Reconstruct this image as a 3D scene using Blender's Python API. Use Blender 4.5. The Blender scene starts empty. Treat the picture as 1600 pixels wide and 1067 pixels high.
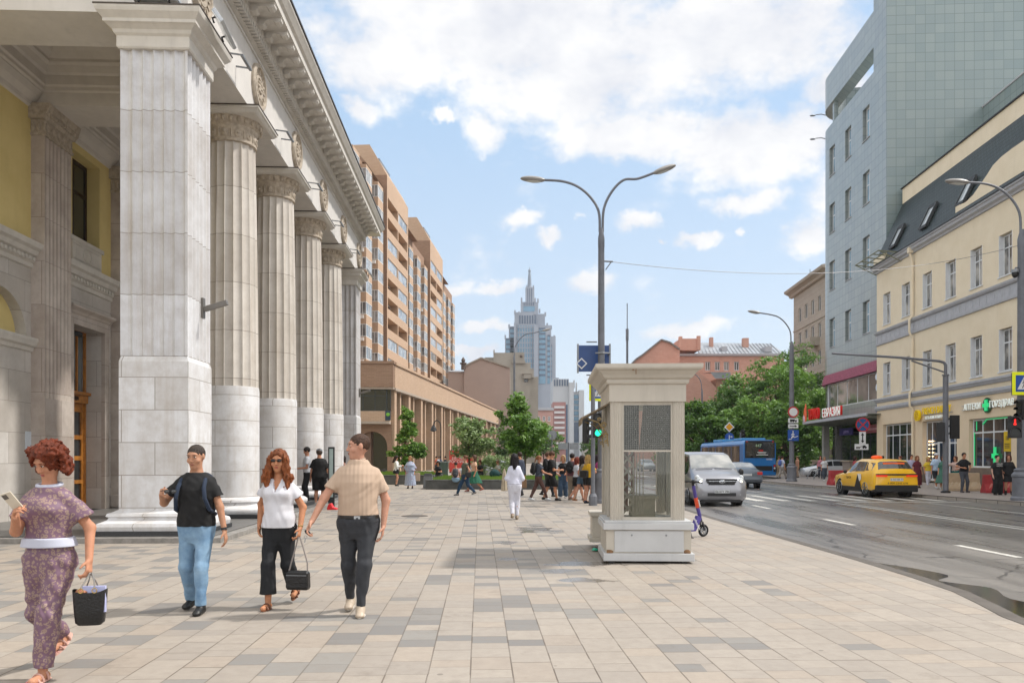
import bpy, bmesh, math, random
import numpy as np
from mathutils import Vector, Matrix, noise as mnoise
R = math.radians
C = bpy.context.scene.collection
SC = bpy.context.scene
# ------------------------------------------------ camera
F = 1233.0; HZ = 715.0; EYE = 1.57
cam = bpy.data.objects.new('camera', bpy.data.cameras.new('camera'))
C.objects.link(cam); SC.camera = cam
cam.location = (0, 0, EYE); cam.rotation_euler = (R(90), 0, 0)
cam.data.sensor_width = 36; cam.data.lens = 36 * F / 1600
cam.data.shift_y = (HZ - 533.5) / 1600
cam.data.clip_end = 6000; cam.data.clip_start = 0.1
def G(px, py, z=0.0):            # pixel of the photo -> point on the plane z
    Y = F * (EYE - z) / (py - HZ)
    return Vector(((px - 800) * Y / F, Y, z))
def P(px, py, Y):                # pixel at distance Y
    return Vector(((px - 800) * Y / F, Y, EYE + (HZ - py) * Y / F))
# ------------------------------------------------ light
SUN_EL, SUN_AZ = 52.0, 80.0       # azimuth clockwise from +Y
world = bpy.data.worlds.new('World'); SC.world = world; world.use_nodes = True
sun = bpy.data.objects.new('sun', bpy.data.lights.new('sun', 'SUN')); C.objects.link(sun)
sun.data.energy = 2.7; sun.data.angle = R(3.0); sun.data.color = (1.0, .955, .89)
sun.rotation_euler = (R(90 - SUN_EL), 0, R(180 - SUN_AZ))
SC.view_settings.view_transform = 'Standard'; SC.view_settings.look = 'None'
SC.view_settings.exposure = 0.74; SC.view_settings.gamma = 1
def node(nt, t, **kw):
    n = nt.nodes.new(t)
    for k, v in kw.items():
        if k.startswith('i_'):
            kk = k[2:]; kk = int(kk) if kk.isdigit() else kk.replace('_', ' ')
            n.inputs[kk].default_value = v
        else: setattr(n, k, v)
    return n
def mth(nt, op, a, b=None, c=None, clamp=False):
    n = nt.nodes.new('ShaderNodeMath'); n.operation = op; n.use_clamp = clamp
    for i, v in enumerate((a, b, c)):
        if v is None: continue
        if hasattr(v, 'is_linked'): nt.links.new(v, n.inputs[i])
        else: n.inputs[i].default_value = v
    return n.outputs[0]
def mixc(nt, fac, a, b, mode='MIX'):
    n = nt.nodes.new('ShaderNodeMix'); n.data_type = 'RGBA'; n.blend_type = mode
    for i, v in ((0, fac), (6, a), (7, b)):
        if hasattr(v, 'is_linked'): nt.links.new(v, n.inputs[i])
        elif i == 0: n.inputs[i].default_value = v
        else: n.inputs[i].default_value = (*v[:3], 1)
    return n.outputs[2]
def world_nodes():
    nt = world.node_tree; nt.nodes.clear(); L = nt.links.new
    out = node(nt, 'ShaderNodeOutputWorld'); bg = node(nt, 'ShaderNodeBackground')
    sky = node(nt, 'ShaderNodeTexSky', sky_type='NISHITA', sun_disc=False)
    sky.sun_elevation = R(SUN_EL); sky.sun_rotation = R(SUN_AZ); sky.air_density = 1.0; sky.dust_density = 1.6; sky.ozone_density = 1.2
    tc = node(nt, 'ShaderNodeTexCoord')
    d = tc.outputs['Generated']
    wz = node(nt, 'ShaderNodeTexNoise', i_Scale=11.0, i_Detail=7.0, i_Roughness=.6); L(d, wz.inputs['Vector'])
    w1 = node(nt, 'ShaderNodeVectorMath', operation='SUBTRACT'); L(wz.outputs['Color'], w1.inputs[0]); w1.inputs[1].default_value = (.5, .5, .5)
    w2 = node(nt, 'ShaderNodeVectorMath', operation='SCALE'); L(w1.outputs[0], w2.inputs[0]); w2.inputs['Scale'].default_value = .085
    w3 = node(nt, 'ShaderNodeVectorMath', operation='ADD'); L(d, w3.inputs[0]); L(w2.outputs[0], w3.inputs[1]); dw = w3.outputs[0]
    nz = node(nt, 'ShaderNodeTexNoise', i_Scale=13.0, i_Detail=10.0, i_Roughness=.62)
    sc = node(nt, 'ShaderNodeMapping'); sc.inputs['Scale'].default_value = (1, 1, 1.7)
    L(d, sc.inputs[0]); L(sc.outputs[0], nz.inputs['Vector'])
    nb = node(nt, 'ShaderNodeTexNoise', i_Scale=2.2, i_Detail=4.0, i_Roughness=.5); L(sc.outputs[0], nb.inputs['Vector'])
    blobs = [(760,30,430,150),(900,130,260,110),(1130,50,330,120),(1185,225,170,80),(985,215,170,55),(600,95,150,80),
             (560,160,40,46),(760,205,60,42),(690,185,26,12),(818,345,46,20),(857,374,36,20),(1000,357,60,22),(1165,309,90,28),(1098,372,38,17),
             (915,441,60,25),(1262,362,62,36),(1085,515,90,22),(780,445,48,19),(755,512,38,17),(905,347,14,9),(1180,112,20,11),
             (1005,592,120,16),(740,560,60,14),(700,440,50,20),(1330,300,90,60),(1310,130,60,50),(1052,375,14,7),(1155,362,12,8)]
    m = None
    for bx, by, rx, ry in blobs:
        v = Vector(((bx - 800) / F, 1, (HZ - by) / F)); ln = v.length; v.normalize()
        q = node(nt, 'ShaderNodeVectorMath', operation='SUBTRACT'); L(dw, q.inputs[0]); q.inputs[1].default_value = v
        s = node(nt, 'ShaderNodeVectorMath', operation='MULTIPLY'); L(q.outputs[0], s.inputs[0])
        a = F * ln / rx; b = F * ln / ry
        s.inputs[1].default_value = (a, a * .5, b)
        e = node(nt, 'ShaderNodeVectorMath', operation='LENGTH'); L(s.outputs[0], e.inputs[0])
        k = mth(nt, 'SUBTRACT', 1.0, e.outputs['Value'])
        k = mth(nt, 'MAXIMUM', k, 0.0)
        k = mth(nt, 'MULTIPLY', k, .85 if rx > 100 else .75)
        m = k if m is None else mth(nt, 'MAXIMUM', m, k)
    sep = node(nt, 'ShaderNodeSeparateXYZ'); L(d, sep.inputs[0])
    back = mth(nt, 'MULTIPLY', mth(nt, 'LESS_THAN', sep.outputs[1], .25), .45)
    up = mth(nt, 'MULTIPLY', mth(nt, 'GREATER_THAN', sep.outputs[2], .62), .38)
    m = mth(nt, 'MAXIMUM', m, mth(nt, 'MAXIMUM', back, up))  # out-of-frame clouds behind and overhead, added for their light
    dens = mth(nt, 'ADD', m, mth(nt, 'MULTIPLY', mth(nt, 'SUBTRACT', nz.outputs[0], .5), 1.15))
    mask = node(nt, 'ShaderNodeMapRange', interpolation_type='SMOOTHSTEP'); L(dens, mask.inputs[0])
    mask.inputs[1].default_value = .06; mask.inputs[2].default_value = .50
    skc = node(nt, 'ShaderNodeVectorMath', operation='SCALE'); L(sky.outputs[0], skc.inputs[0]); skc.inputs['Scale'].default_value = .105
    # pale summer haze, thicker towards the horizon
    el = node(nt, 'ShaderNodeMapRange'); L(sep.outputs[2], el.inputs[0]); el.inputs[1].default_value = .0; el.inputs[2].default_value = .52
    hz = mixc(nt, el.outputs[0], (.50, .55, .60), (.25, .40, .585))
    veil = mixc(nt, .78, skc.outputs[0], hz)
    shade = node(nt, 'ShaderNodeMapRange'); L(mth(nt, 'ADD', mth(nt, 'MULTIPLY', nb.outputs[0], .8), mth(nt, 'MULTIPLY', nz.outputs[0], .5)), shade.inputs[0])
    shade.inputs[1].default_value = .52; shade.inputs[2].default_value = .74
    cc = mixc(nt, shade.outputs[0], (.46, .475, .52), (.64, .635, .63))
    cc2 = mixc(nt, mth(nt, 'LESS_THAN', sep.outputs[1], .25), cc, (.94, .93, .92))  # unseen clouds brightened to lift the camera-facing surfaces
    col = mixc(nt, mask.outputs[0], veil, cc2)
    L(col, bg.inputs[0]); bg.inputs[1].default_value = 1.0
    L(bg.outputs[0], out.inputs[0])
world_nodes()
# ------------------------------------------------ helpers
def lin(c):
    if isinstance(c, str):
        c = c.lstrip('#'); c = [int(c[i:i+2], 16) / 255 for i in (0, 2, 4)]
        return tuple(x / 12.92 if x <= .04045 else ((x + .055) / 1.055) ** 2.4 for x in c)
    return tuple(c)
MT = {}
def mat(name, color=(.5,.5,.5), rough=.6, var=.12, scale=4.0, bump=0.0, bscale=30.0, metal=0.0, color2=None, emit=0, streak=0.0, spec=.5, coat=0):
    if name in MT: return MT[name]
    m = bpy.data.materials.new(name); m.use_nodes = True; MT[name] = m
    nt = m.node_tree; L = nt.links.new; b = nt.nodes['Principled BSDF']
    c = lin(color); c2 = lin(color2) if color2 else tuple(x * (1 - var * 2) for x in c)
    tc = node(nt, 'ShaderNodeTexCoord'); 
    nz = node(nt, 'ShaderNodeTexNoise', i_Scale=scale, i_Detail=6.0, i_Roughness=.65); L(tc.outputs['Object'], nz.inputs['Vector'])
    mr = node(nt, 'ShaderNodeMapRange'); mr.inputs[1].default_value = .35; mr.inputs[2].default_value = .68; L(nz.outputs[0], mr.inputs[0])
    col = mixc(nt, mr.outputs[0], c, c2)
    if streak:
        mp = node(nt, 'ShaderNodeMapping'); mp.inputs['Scale'].default_value = (3.5, 3.5, .35); L(tc.outputs['Object'], mp.inputs[0])
        n2 = node(nt, 'ShaderNodeTexNoise', i_Scale=1.6, i_Detail=5.0, i_Roughness=.7); L(mp.outputs[0], n2.inputs['Vector'])
        m2 = node(nt, 'ShaderNodeMapRange'); m2.inputs[1].default_value = .52; m2.inputs[2].default_value = .75; L(n2.outputs[0], m2.inputs[0])
        col = mixc(nt, mth(nt, 'MULTIPLY', m2.outputs[0], streak), col, tuple(x * .45 for x in c))
    L(col, b.inputs['Base Color'])
    b.inputs['Roughness'].default_value = rough; b.inputs['Metallic'].default_value = metal
    b.inputs['Specular IOR Level'].default_value = spec
    if coat: b.inputs['Coat Weight'].default_value = coat; b.inputs['Coat Roughness'].default_value = .05
    if bump:
        bn = node(nt, 'ShaderNodeTexNoise', i_Scale=bscale, i_Detail=5.0); L(tc.outputs['Object'], bn.inputs['Vector'])
        bp = node(nt, 'ShaderNodeBump'); bp.inputs['Strength'].default_value = bump; bp.inputs['Distance'].default_value = .02
        L(bn.outputs[0], bp.inputs['Height']); L(bp.outputs[0], b.inputs['Normal'])
    if emit:
        b.inputs['Emission Color'].default_value = (*c, 1); b.inputs['Emission Strength'].default_value = emit
    return m
def brickmat(name, c1, c2, mortar, bw, bh, mw=.012, rough=.7, offset=.5, noise_amt=.25, nscale=1.2, bump=.3, nc=None, streak=.0, coat=0, bias=0.0):
    if name in MT: return MT[name]
    m = bpy.data.materials.new(name); m.use_nodes = True; MT[name] = m
    nt = m.node_tree; L = nt.links.new; b = nt.nodes['Principled BSDF']
    tc = node(nt, 'ShaderNodeTexCoord'); sp = node(nt, 'ShaderNodeSeparateXYZ'); L(tc.outputs['Object'], sp.inputs[0])
    cb = node(nt, 'ShaderNodeCombineXYZ'); L(mth(nt, 'ADD', sp.outputs[0], sp.outputs[1]), cb.inputs[0]); L(sp.outputs[2], cb.inputs[1])
    br = node(nt, 'ShaderNodeTexBrick', i_Scale=1.0); br.offset = offset
    L(cb.outputs[0], br.inputs['Vector'])
    br.inputs['Color1'].default_value = (*lin(c1), 1); br.inputs['Color2'].default_value = (*lin(c2), 1); br.inputs['Mortar'].default_value = (*lin(mortar), 1)
    br.inputs['Brick Width'].default_value = bw; br.inputs['Row Height'].default_value = bh
    br.inputs['Mortar Size'].default_value = mw; br.inputs['Mortar Smooth'].default_value = .2; br.inputs['Bias'].default_value = bias
    nz = node(nt, 'ShaderNodeTexNoise', i_Scale=nscale, i_Detail=9.0, i_Roughness=.7); L(tc.outputs['Object'], nz.inputs['Vector'])
    mr = node(nt, 'ShaderNodeMapRange'); mr.inputs[1].default_value = .40; mr.inputs[2].default_value = .72; L(nz.outputs[0], mr.inputs[0])
    k = nc if nc else tuple(x * .5 for x in lin(c1))
    col = mixc(nt, mth(nt, 'MULTIPLY', mr.outputs[0], noise_amt), br.outputs[0], lin(k) if isinstance(k, str) else k)
    if streak:
        mp = node(nt, 'ShaderNodeMapping'); mp.inputs['Scale'].default_value = (2.5, 2.5, .22); L(tc.outputs['Object'], mp.inputs[0])
        n2 = node(nt, 'ShaderNodeTexNoise', i_Scale=1.6, i_Detail=7.0, i_Roughness=.7); L(mp.outputs[0], n2.inputs['Vector'])
        m2 = node(nt, 'ShaderNodeMapRange'); m2.inputs[1].default_value = .50; m2.inputs[2].default_value = .75; L(n2.outputs[0], m2.inputs[0])
        col = mixc(nt, mth(nt, 'MULTIPLY', m2.outputs[0], streak), col, (.33, .26, .19))
    L(col, b.inputs['Base Color']); b.inputs['Roughness'].default_value = rough
    bp = node(nt, 'ShaderNodeBump'); bp.inputs['Strength'].default_value = bump; bp.inputs['Distance'].default_value = .01; bp.invert = True
    L(br.outputs['Fac'], bp.inputs['Height']); L(bp.outputs[0], b.inputs['Normal'])
    if coat: b.inputs['Coat Weight'].default_value = coat; b.inputs['Coat Roughness'].default_value = .12
    return m
def tag(o, label=None, cat=None, group=None, kind=None):
    if label: o['label'] = label
    if cat: o['category'] = cat
    if group: o['group'] = group
    if kind: o['kind'] = kind
    return o
def root(name, label, cat, loc=(0,0,0), rz=0.0, group=None):
    o = bpy.data.objects.new(name, None); C.objects.link(o); o.location = loc; o.rotation_euler = (0, 0, rz)
    o.empty_display_size = .3
    return tag(o, label, cat, group)
def link(name, me, parent=None):
    o = bpy.data.objects.new(name, me); C.objects.link(o)
    if parent is not None: o.parent = parent
    return o
def copy_tree(o, parent=None):
    c = o.copy(); C.objects.link(c); c.parent = parent
    for ch in list(o.children): copy_tree(ch, c)
    return c
def relabel(o, loc, rz=None, label=None):
    o.location = loc
    if rz is not None: o.rotation_euler = (0, 0, rz)
    if label: o['label'] = label
    return o
class MB:
    def __init__(s, off=(0,0,0)): s.v = []; s.f = []; s.m = []; s.off = off; s.mi = 0
    def add(s, vs, fs):
        n = len(s.v); s.v += [tuple(x) for x in vs]; s.f += [tuple(n + i for i in f) for f in fs]; s.m += [s.mi] * len(fs); return s
    def box(s, x0, y0, z0, x1, y1, z1):
        if x0 > x1: x0, x1 = x1, x0
        if y0 > y1: y0, y1 = y1, y0
        if z0 > z1: z0, z1 = z1, z0
        return s.add([(x0,y0,z0),(x1,y0,z0),(x1,y1,z0),(x0,y1,z0),(x0,y0,z1),(x1,y0,z1),(x1,y1,z1),(x0,y1,z1)],
                     [(0,3,2,1),(4,5,6,7),(0,1,5,4),(1,2,6,5),(2,3,7,6),(3,0,4,7)])
    def bar(s, a, b, w, h, up=(0,0,1)):
        a = Vector(a); b = Vector(b); d = (b - a).normalized(); u = Vector(up)
        r = d.cross(u); r = r.normalized() if r.length > 1e-4 else Vector((1,0,0)); u = r.cross(d)
        vs = []
        for p in (a, b):
            for i, j in ((-1,-1),(1,-1),(1,1),(-1,1)): vs.append(p + r * w / 2 * i + u * h / 2 * j)
        return s.add(vs, [(0,1,2,3),(7,6,5,4),(0,4,5,1),(1,5,6,2),(2,6,7,3),(3,7,4,0)])
    def prism(s, poly, z0, z1, top=True):
        n = len(poly); vs = [(x, y, z0) for x, y in poly] + [(x, y, z1) for x, y in poly]
        fs = [(i, (i+1) % n, n + (i+1) % n, n + i) for i in range(n)] + [tuple(range(n-1, -1, -1)), tuple(range(n, 2*n))]
        return s.add(vs, fs)
    def ext(s, poly, axis, a, b):       # polygon extruded along an axis; poly in the two other axes, in order
        n = len(poly)
        def mk(p, t):
            return {'x': (t, p[0], p[1]), 'y': (p[0], t, p[1]), 'z': (p[0], p[1], t)}[axis]
        vs = [mk(p, a) for p in poly] + [mk(p, b) for p in poly]
        fs = [(i, (i+1) % n, n + (i+1) % n, n + i) for i in range(n)] + [tuple(range(n-1, -1, -1)), tuple(range(n, 2*n))]
        return s.add(vs, fs)
    def tube(s, pts, r, n=10, cap=True):
        pts = [Vector(p) for p in pts]; rs = r if isinstance(r, (list, tuple)) else [r] * len(pts)
        vs = []; fs = []; prev = None
        for i, p in enumerate(pts):
            d = (pts[min(i+1, len(pts)-1)] - pts[max(i-1, 0)])
            d = d.normalized() if d.length > 1e-9 else Vector((0,0,1))
            if prev is None:
                a = Vector((0,0,1)) if abs(d.z) < .9 else Vector((1,0,0)); prev = d.cross(a).normalized()
            u = (prev - d * prev.dot(d)).normalized(); prev = u; w = d.cross(u)
            for k in range(n):
                t = 2 * math.pi * k / n; vs.append(p + (u * math.cos(t) + w * math.sin(t)) * rs[i])
        for i in range(len(pts) - 1):
            for k in range(n): fs.append((i*n+k, i*n+(k+1) % n, (i+1)*n+(k+1) % n, (i+1)*n+k))
        if cap: fs += [tuple(range(n-1, -1, -1)), tuple((len(pts)-1)*n + k for k in range(n))]
        return s.add(vs, fs)
    def lathe(s, prof, c=(0,0), n=24, fn=None):
        vs = []; fs = []
        for r, z in prof:
            for k in range(n):
                t = 2 * math.pi * k / n; rr = r * (fn(t) if fn else 1)
                vs.append((c[0] + rr * math.cos(t), c[1] + rr * math.sin(t), z))
        for i in range(len(prof) - 1):
            for k in range(n): fs.append((i*n+k, i*n+(k+1) % n, (i+1)*n+(k+1) % n, (i+1)*n+k))
        fs += [tuple(range(n-1, -1, -1)), tuple((len(prof)-1)*n + k for k in range(n))]
        return s.add(vs, fs)
    def sq(s, prof, c, rect=None):        # square section stack: (half, z)
        vs = []; fs = []
        for h, z in prof:
            hx, hy = (h, h) if rect is None else (h + rect[0], h + rect[1])
            vs += [(c[0]-hx, c[1]-hy, z), (c[0]+hx, c[1]-hy, z), (c[0]+hx, c[1]+hy, z), (c[0]-hx, c[1]+hy, z)]
        for i in range(len(prof) - 1):
            for k in range(4): fs.append((i*4+k, i*4+(k+1) % 4, (i+1)*4+(k+1) % 4, (i+1)*4+k))
        fs += [(3,2,1,0), tuple((len(prof)-1)*4 + k for k in range(4))]
        return s.add(vs, fs)
    def ell(s, c, r, nu=12, nv=8, rot=None):
        vs = []; fs = []; rx, ry, rz = (r, r, r) if not hasattr(r, '__len__') else r
        for i in range(nv + 1):
            ph = math.pi * i / nv
            for k in range(nu):
                t = 2 * math.pi * k / nu
                v = Vector((rx * math.sin(ph) * math.cos(t), ry * math.sin(ph) * math.sin(t), -rz * math.cos(ph)))
                if rot is not None: v = rot @ v
                vs.append(v + Vector(c))
        for i in range(nv):
            for k in range(nu): fs.append((i*nu+k, i*nu+(k+1) % nu, (i+1)*nu+(k+1) % nu, (i+1)*nu+k))
        return s.add(vs, fs)
    def cyl(s, a, b, r, n=16, r2=None): return s.tube([a, b], [r, r if r2 is None else r2], n)
    def wall(s, x0, x1, z0, z1, holes=(), y=0.0, rev=.3, back=False):
        xs = sorted({x0, x1, *[h[0] for h in holes], *[h[1] for h in holes]}); zs = sorted({z0, z1, *[h[2] for h in holes], *[h[3] for h in holes]})
        xs = [x for x in xs if x0 <= x <= x1]; zs = [z for z in zs if z0 <= z <= z1]
        for i in range(len(xs) - 1):
            for j in range(len(zs) - 1):
                cx = (xs[i] + xs[i+1]) / 2; cz = (zs[j] + zs[j+1]) / 2
                if any(h[0] < cx < h[1] and h[2] < cz < h[3] for h in holes): continue
                s.add([(xs[i], y, zs[j]), (xs[i+1], y, zs[j]), (xs[i+1], y, zs[j+1]), (xs[i], y, zs[j+1])], [(0,1,2,3)])
        for a, b, c, d in holes:
            s.add([(a,y,c),(b,y,c),(b,y,d),(a,y,d),(a,y+rev,c),(b,y+rev,c),(b,y+rev,d),(a,y+rev,d)], [(0,4,5,1),(1,5,6,2),(2,6,7,3),(3,7,4,0)])
        return s
    def build(s, name, m, parent=None, smooth=False, bev=0.0, ang=35, fixn=True):
        me = bpy.data.meshes.new(name)
        o = s.off; vs = [(v[0]-o[0], v[1]-o[1], v[2]-o[2]) for v in s.v] if any(o) else s.v
        me.from_pydata(vs, [], s.f)
        for mm in (m if isinstance(m, (list, tuple)) else [m]): me.materials.append(mm)
        if any(s.m): me.polygons.foreach_set('material_index', s.m)
        if fixn:
            bm = bmesh.new(); bm.from_mesh(me); bmesh.ops.recalc_face_normals(bm, faces=bm.faces); bm.to_mesh(me); bm.free()
        if smooth:
            me.polygons.foreach_set('use_smooth', [True] * len(me.polygons))
            try: me.set_sharp_from_angle(angle=R(ang))
            except Exception: pass
        me.update()
        ob = link(name, me, parent)
        if bev:
            b = ob.modifiers.new('bevel', 'BEVEL'); b.width = bev; b.segments = 2; b.limit_method = 'ANGLE'; b.angle_limit = R(40)
        return ob
def struct(name, mb, m, kind='structure', **kw):
    o = mb.build(name, m, **kw); o['kind'] = kind; return o
FONT = None
def txt(name, s, size, loc, m, parent, rot=(90,0,0), ext=.01, align='CENTER', sx=1.0, bold=0.0):
    cu = bpy.data.curves.new(name, 'FONT'); cu.body = s; cu.size = size; cu.extrude = ext; cu.align_x = align; cu.align_y = 'CENTER'; cu.offset = bold
    t = bpy.data.objects.new(name, cu); C.objects.link(t)
    dg = bpy.context.evaluated_depsgraph_get(); me = bpy.data.meshes.new_from_object(t.evaluated_get(dg)); bpy.data.objects.remove(t)
    me.materials.clear(); me.materials.append(m)
    o = link(name, me, parent); o.location = loc; o.rotation_euler = [R(a) for a in rot]; o.scale = (sx, 1, 1)
    return o
# window: frame with mullions + pane as its child; facade plane local (x right, y inward, z up)
def win(parent, x0, x1, z0, z1, y, fm, gm, nx=2, trans=(), fw=.07, fd=.06, name='window'):
    mb = MB()
    mb.box(x0, y, z0, x0+fw, y+fd, z1); mb.box(x1-fw, y, z0, x1, y+fd, z1)
    mb.box(x0+fw, y, z0, x1-fw, y+fd, z0+fw); mb.box(x0+fw, y, z1-fw, x1-fw, y+fd, z1)
    cuts = [x0 + (x1-x0) * i / nx for i in range(1, nx)] if isinstance(nx, int) else [x0 + (x1-x0) * f for f in nx]
    for c in cuts: mb.box(c-fw*.45, y+.003, z0+fw, c+fw*.45, y+fd-.003, z1-fw)
    for t in trans:
        zz = z0 + (z1-z0) * t; mb.box(x0+fw, y+.006, zz-fw*.45, x1-fw, y+fd-.006, zz+fw*.45)
    fr = mb.build(name, fm, parent)
    MB().box(x0+fw*.5, y+fd*.4, z0+fw*.5, x1-fw*.5, y+fd*.75, z1-fw*.5).build('pane', gm, fr)
    return fr
def glassmat(name, c=(.045,.055,.06), rough=.06, var_c=None, scale=.9, vmix=.6):
    if name in MT: return MT[name]
    m = bpy.data.materials.new(name); m.use_nodes = True; MT[name] = m
    nt = m.node_tree; L = nt.links.new; b = nt.nodes['Principled BSDF']
    tc = node(nt, 'ShaderNodeTexCoord'); vc = node(nt, 'ShaderNodeTexNoise', i_Scale=scale, i_Detail=3.0); L(tc.outputs['Object'], vc.inputs['Vector'])
    mr = node(nt, 'ShaderNodeMapRange'); mr.inputs[1].default_value = .42; mr.inputs[2].default_value = .6; L(vc.outputs[0], mr.inputs[0])
    col = mixc(nt, mth(nt, 'MULTIPLY', mr.outputs[0], vmix), c, var_c or tuple(x * 3.2 for x in c)); L(col, b.inputs['Base Color'])
    b.inputs['Roughness'].default_value = rough; b.inputs['Specular IOR Level'].default_value = .8
    b.inputs['Coat Weight'].default_value = .5; b.inputs['Coat Roughness'].default_value = .02
    bn = node(nt, 'ShaderNodeTexNoise', i_Scale=1.3, i_Detail=1.0); L(tc.outputs['Object'], bn.inputs['Vector'])
    bp = node(nt, 'ShaderNodeBump'); bp.inputs['Strength'].default_value = .12; bp.inputs['Distance'].default_value = .05
    L(bn.outputs[0], bp.inputs['Height']); L(bp.outputs[0], b.inputs['Normal'])
    return m
GLS = glassmat('window_glass'); GLD = glassmat('dark_glass', (.015,.018,.02), vmix=.3)
GLB = glassmat('sky_glass', (.10,.16,.20), vmix=.4); GLC = glassmat('curtained_glass', (.06,.06,.055), var_c=(.42,.40,.36), vmix=.9)
WHT = mat('white_paint', '#e4e4e2', .5, .05); BLK = mat('black_plastic', '#1b1b1d', .5, .1); STEEL = mat('grey_steel', '#85888c', .45, .12, metal=.6, streak=.2)
POLE = mat('pole_paint', '#6d7078', .5, .15, scale=3, streak=.35); DGR = mat('dark_granite', '#37393c', .45, .3, scale=40)
RUB = mat('tyre_rubber', '#17181a', .85, .1)
# ------------------------------------------------ ground, road, pavements
def paving_material():
    m = bpy.data.materials.new('paving_slabs'); m.use_nodes = True; nt = m.node_tree; L = nt.links.new; b = nt.nodes['Principled BSDF']
    tc = node(nt, 'ShaderNodeTexCoord'); mp = node(nt, 'ShaderNodeMapping'); mp.inputs['Rotation'].default_value = (0, 0, -math.atan2(50, F)); L(tc.outputs['Object'], mp.inputs[0])
    sp = node(nt, 'ShaderNodeSeparateXYZ'); L(mp.outputs[0], sp.inputs[0])
    W = .3085; H = .27
    u = mth(nt, 'DIVIDE', mth(nt, 'ADD', sp.outputs[0], .07), W); i = mth(nt, 'FLOOR', u); fu = mth(nt, 'SUBTRACT', u, i)
    def wn(a, bb=0.0, c=0.0):
        cb = node(nt, 'ShaderNodeCombineXYZ')
        for q, v in enumerate((a, bb, c)):
            if hasattr(v, 'is_linked'): L(v, cb.inputs[q])
            else: cb.inputs[q].default_value = v
        n = node(nt, 'ShaderNodeTexWhiteNoise', noise_dimensions='3D'); L(cb.outputs[0], n.inputs['Vector']); return n
    off = mth(nt, 'MULTIPLY', wn(i, 3.3, 1.1).outputs[0], 7.0)
    v = mth(nt, 'ADD', mth(nt, 'DIVIDE', sp.outputs[1], H), off)
    v = mth(nt, 'ADD', v, mth(nt, 'MULTIPLY', mth(nt, 'SINE', mth(nt, 'MULTIPLY', v, 1.7)), .22))
    j = mth(nt, 'FLOOR', v); fv = mth(nt, 'SUBTRACT', v, j)
    jp = mth(nt, 'FLOOR', mth(nt, 'DIVIDE', j, 2.0)); odd = mth(nt, 'SUBTRACT', j, mth(nt, 'MULTIPLY', jp, 2.0))
    merged = mth(nt, 'GREATER_THAN', wn(i, jp, 5.0).outputs[0], .64)
    jj = mth(nt, 'ADD', mth(nt, 'MULTIPLY', merged, mth(nt, 'ADD', jp, 500.5)), mth(nt, 'MULTIPLY', mth(nt, 'SUBTRACT', 1.0, merged), j))
    tile = wn(i, jj, 9.0)
    g = mth(nt, 'MULTIPLY', mth(nt, 'GREATER_THAN', tile.outputs[0], .66), mth(nt, 'SUBTRACT', 1.0, merged))
    # fewer grey slabs towards the road
    sepw = node(nt, 'ShaderNodeSeparateXYZ'); L(tc.outputs['Object'], sepw.inputs[0])
    keep = mth(nt, 'LESS_THAN', mth(nt, 'ADD', mth(nt, 'MULTIPLY', wn(i, jj, 2.0).outputs[0], 3.2), sepw.outputs[0]), 3.9)
    g = mth(nt, 'MULTIPLY', g, keep)
    sand = mixc(nt, wn(i, jj, 7.0).outputs[0], lin('#928a81'), lin('#9d9489'))
    sand = mixc(nt, mth(nt, 'MULTIPLY', mth(nt, 'GREATER_THAN', wn(i, jj, 4.0).outputs[0], .8), .35), sand, lin('#9f9080'))
    grey = mixc(nt, wn(i, jj, 8.0).outputs[0], lin('#73716f'), lin('#85827d'))
    col = mixc(nt, g, sand, grey)
    nz = node(nt, 'ShaderNodeTexNoise', i_Scale=9.0, i_Detail=8.0, i_Roughness=.7); L(tc.outputs['Object'], nz.inputs['Vector'])
    m1 = node(nt, 'ShaderNodeMapRange'); m1.inputs[1].default_value = .4; m1.inputs[2].default_value = .75; L(nz.outputs[0], m1.inputs[0])
    col = mixc(nt, mth(nt, 'MULTIPLY', m1.outputs[0], .45), col, lin('#7d736a'))
    nl = node(nt, 'ShaderNodeTexNoise', i_Scale=.45, i_Detail=6.0, i_Roughness=.6); L(tc.outputs['Object'], nl.inputs['Vector'])
    m2 = node(nt, 'ShaderNodeMapRange'); m2.inputs[1].default_value = .5; m2.inputs[2].default_value = .75; L(nl.outputs[0], m2.inputs[0])
    col = mixc(nt, mth(nt, 'MULTIPLY', m2.outputs[0], .30), col, lin('#80766b'))
    # gum spots and stains
    vg = node(nt, 'ShaderNodeTexVoronoi', i_Scale=2.6); L(tc.outputs['Object'], vg.inputs['Vector']); vs_ = node(nt, 'ShaderNodeSeparateXYZ'); L(vg.outputs['Color'], vs_.inputs[0])
    gum = mth(nt, 'MULTIPLY', mth(nt, 'LESS_THAN', vg.outputs['Distance'], mth(nt, 'MULTIPLY', vs_.outputs[1], .07)), mth(nt, 'GREATER_THAN', vs_.outputs[0], .35))
    col = mixc(nt, mth(nt, 'MULTIPLY', gum, .5), col, lin('#4c453e'))
    ns = node(nt, 'ShaderNodeTexNoise', i_Scale=1.7, i_Detail=9.0, i_Roughness=.75); L(tc.outputs['Object'], ns.inputs['Vector']); ms = node(nt, 'ShaderNodeMapRange'); ms.inputs[1].default_value = .56; ms.inputs[2].default_value = .66; L(ns.outputs[0], ms.inputs[0])
    col = mixc(nt, mth(nt, 'MULTIPLY', ms.outputs[0], .28), col, lin('#63594f'))
    # joints
    def edge(f, w, hi=True):
        a = mth(nt, 'LESS_THAN', f, w); bq = mth(nt, 'GREATER_THAN', f, 1 - w); return a, bq
    ua, ub = edge(fu, .018); va, vb = edge(fv, .014)
    va = mth(nt, 'MULTIPLY', va, mth(nt, 'SUBTRACT', 1.0, mth(nt, 'MULTIPLY', merged, odd)))
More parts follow.
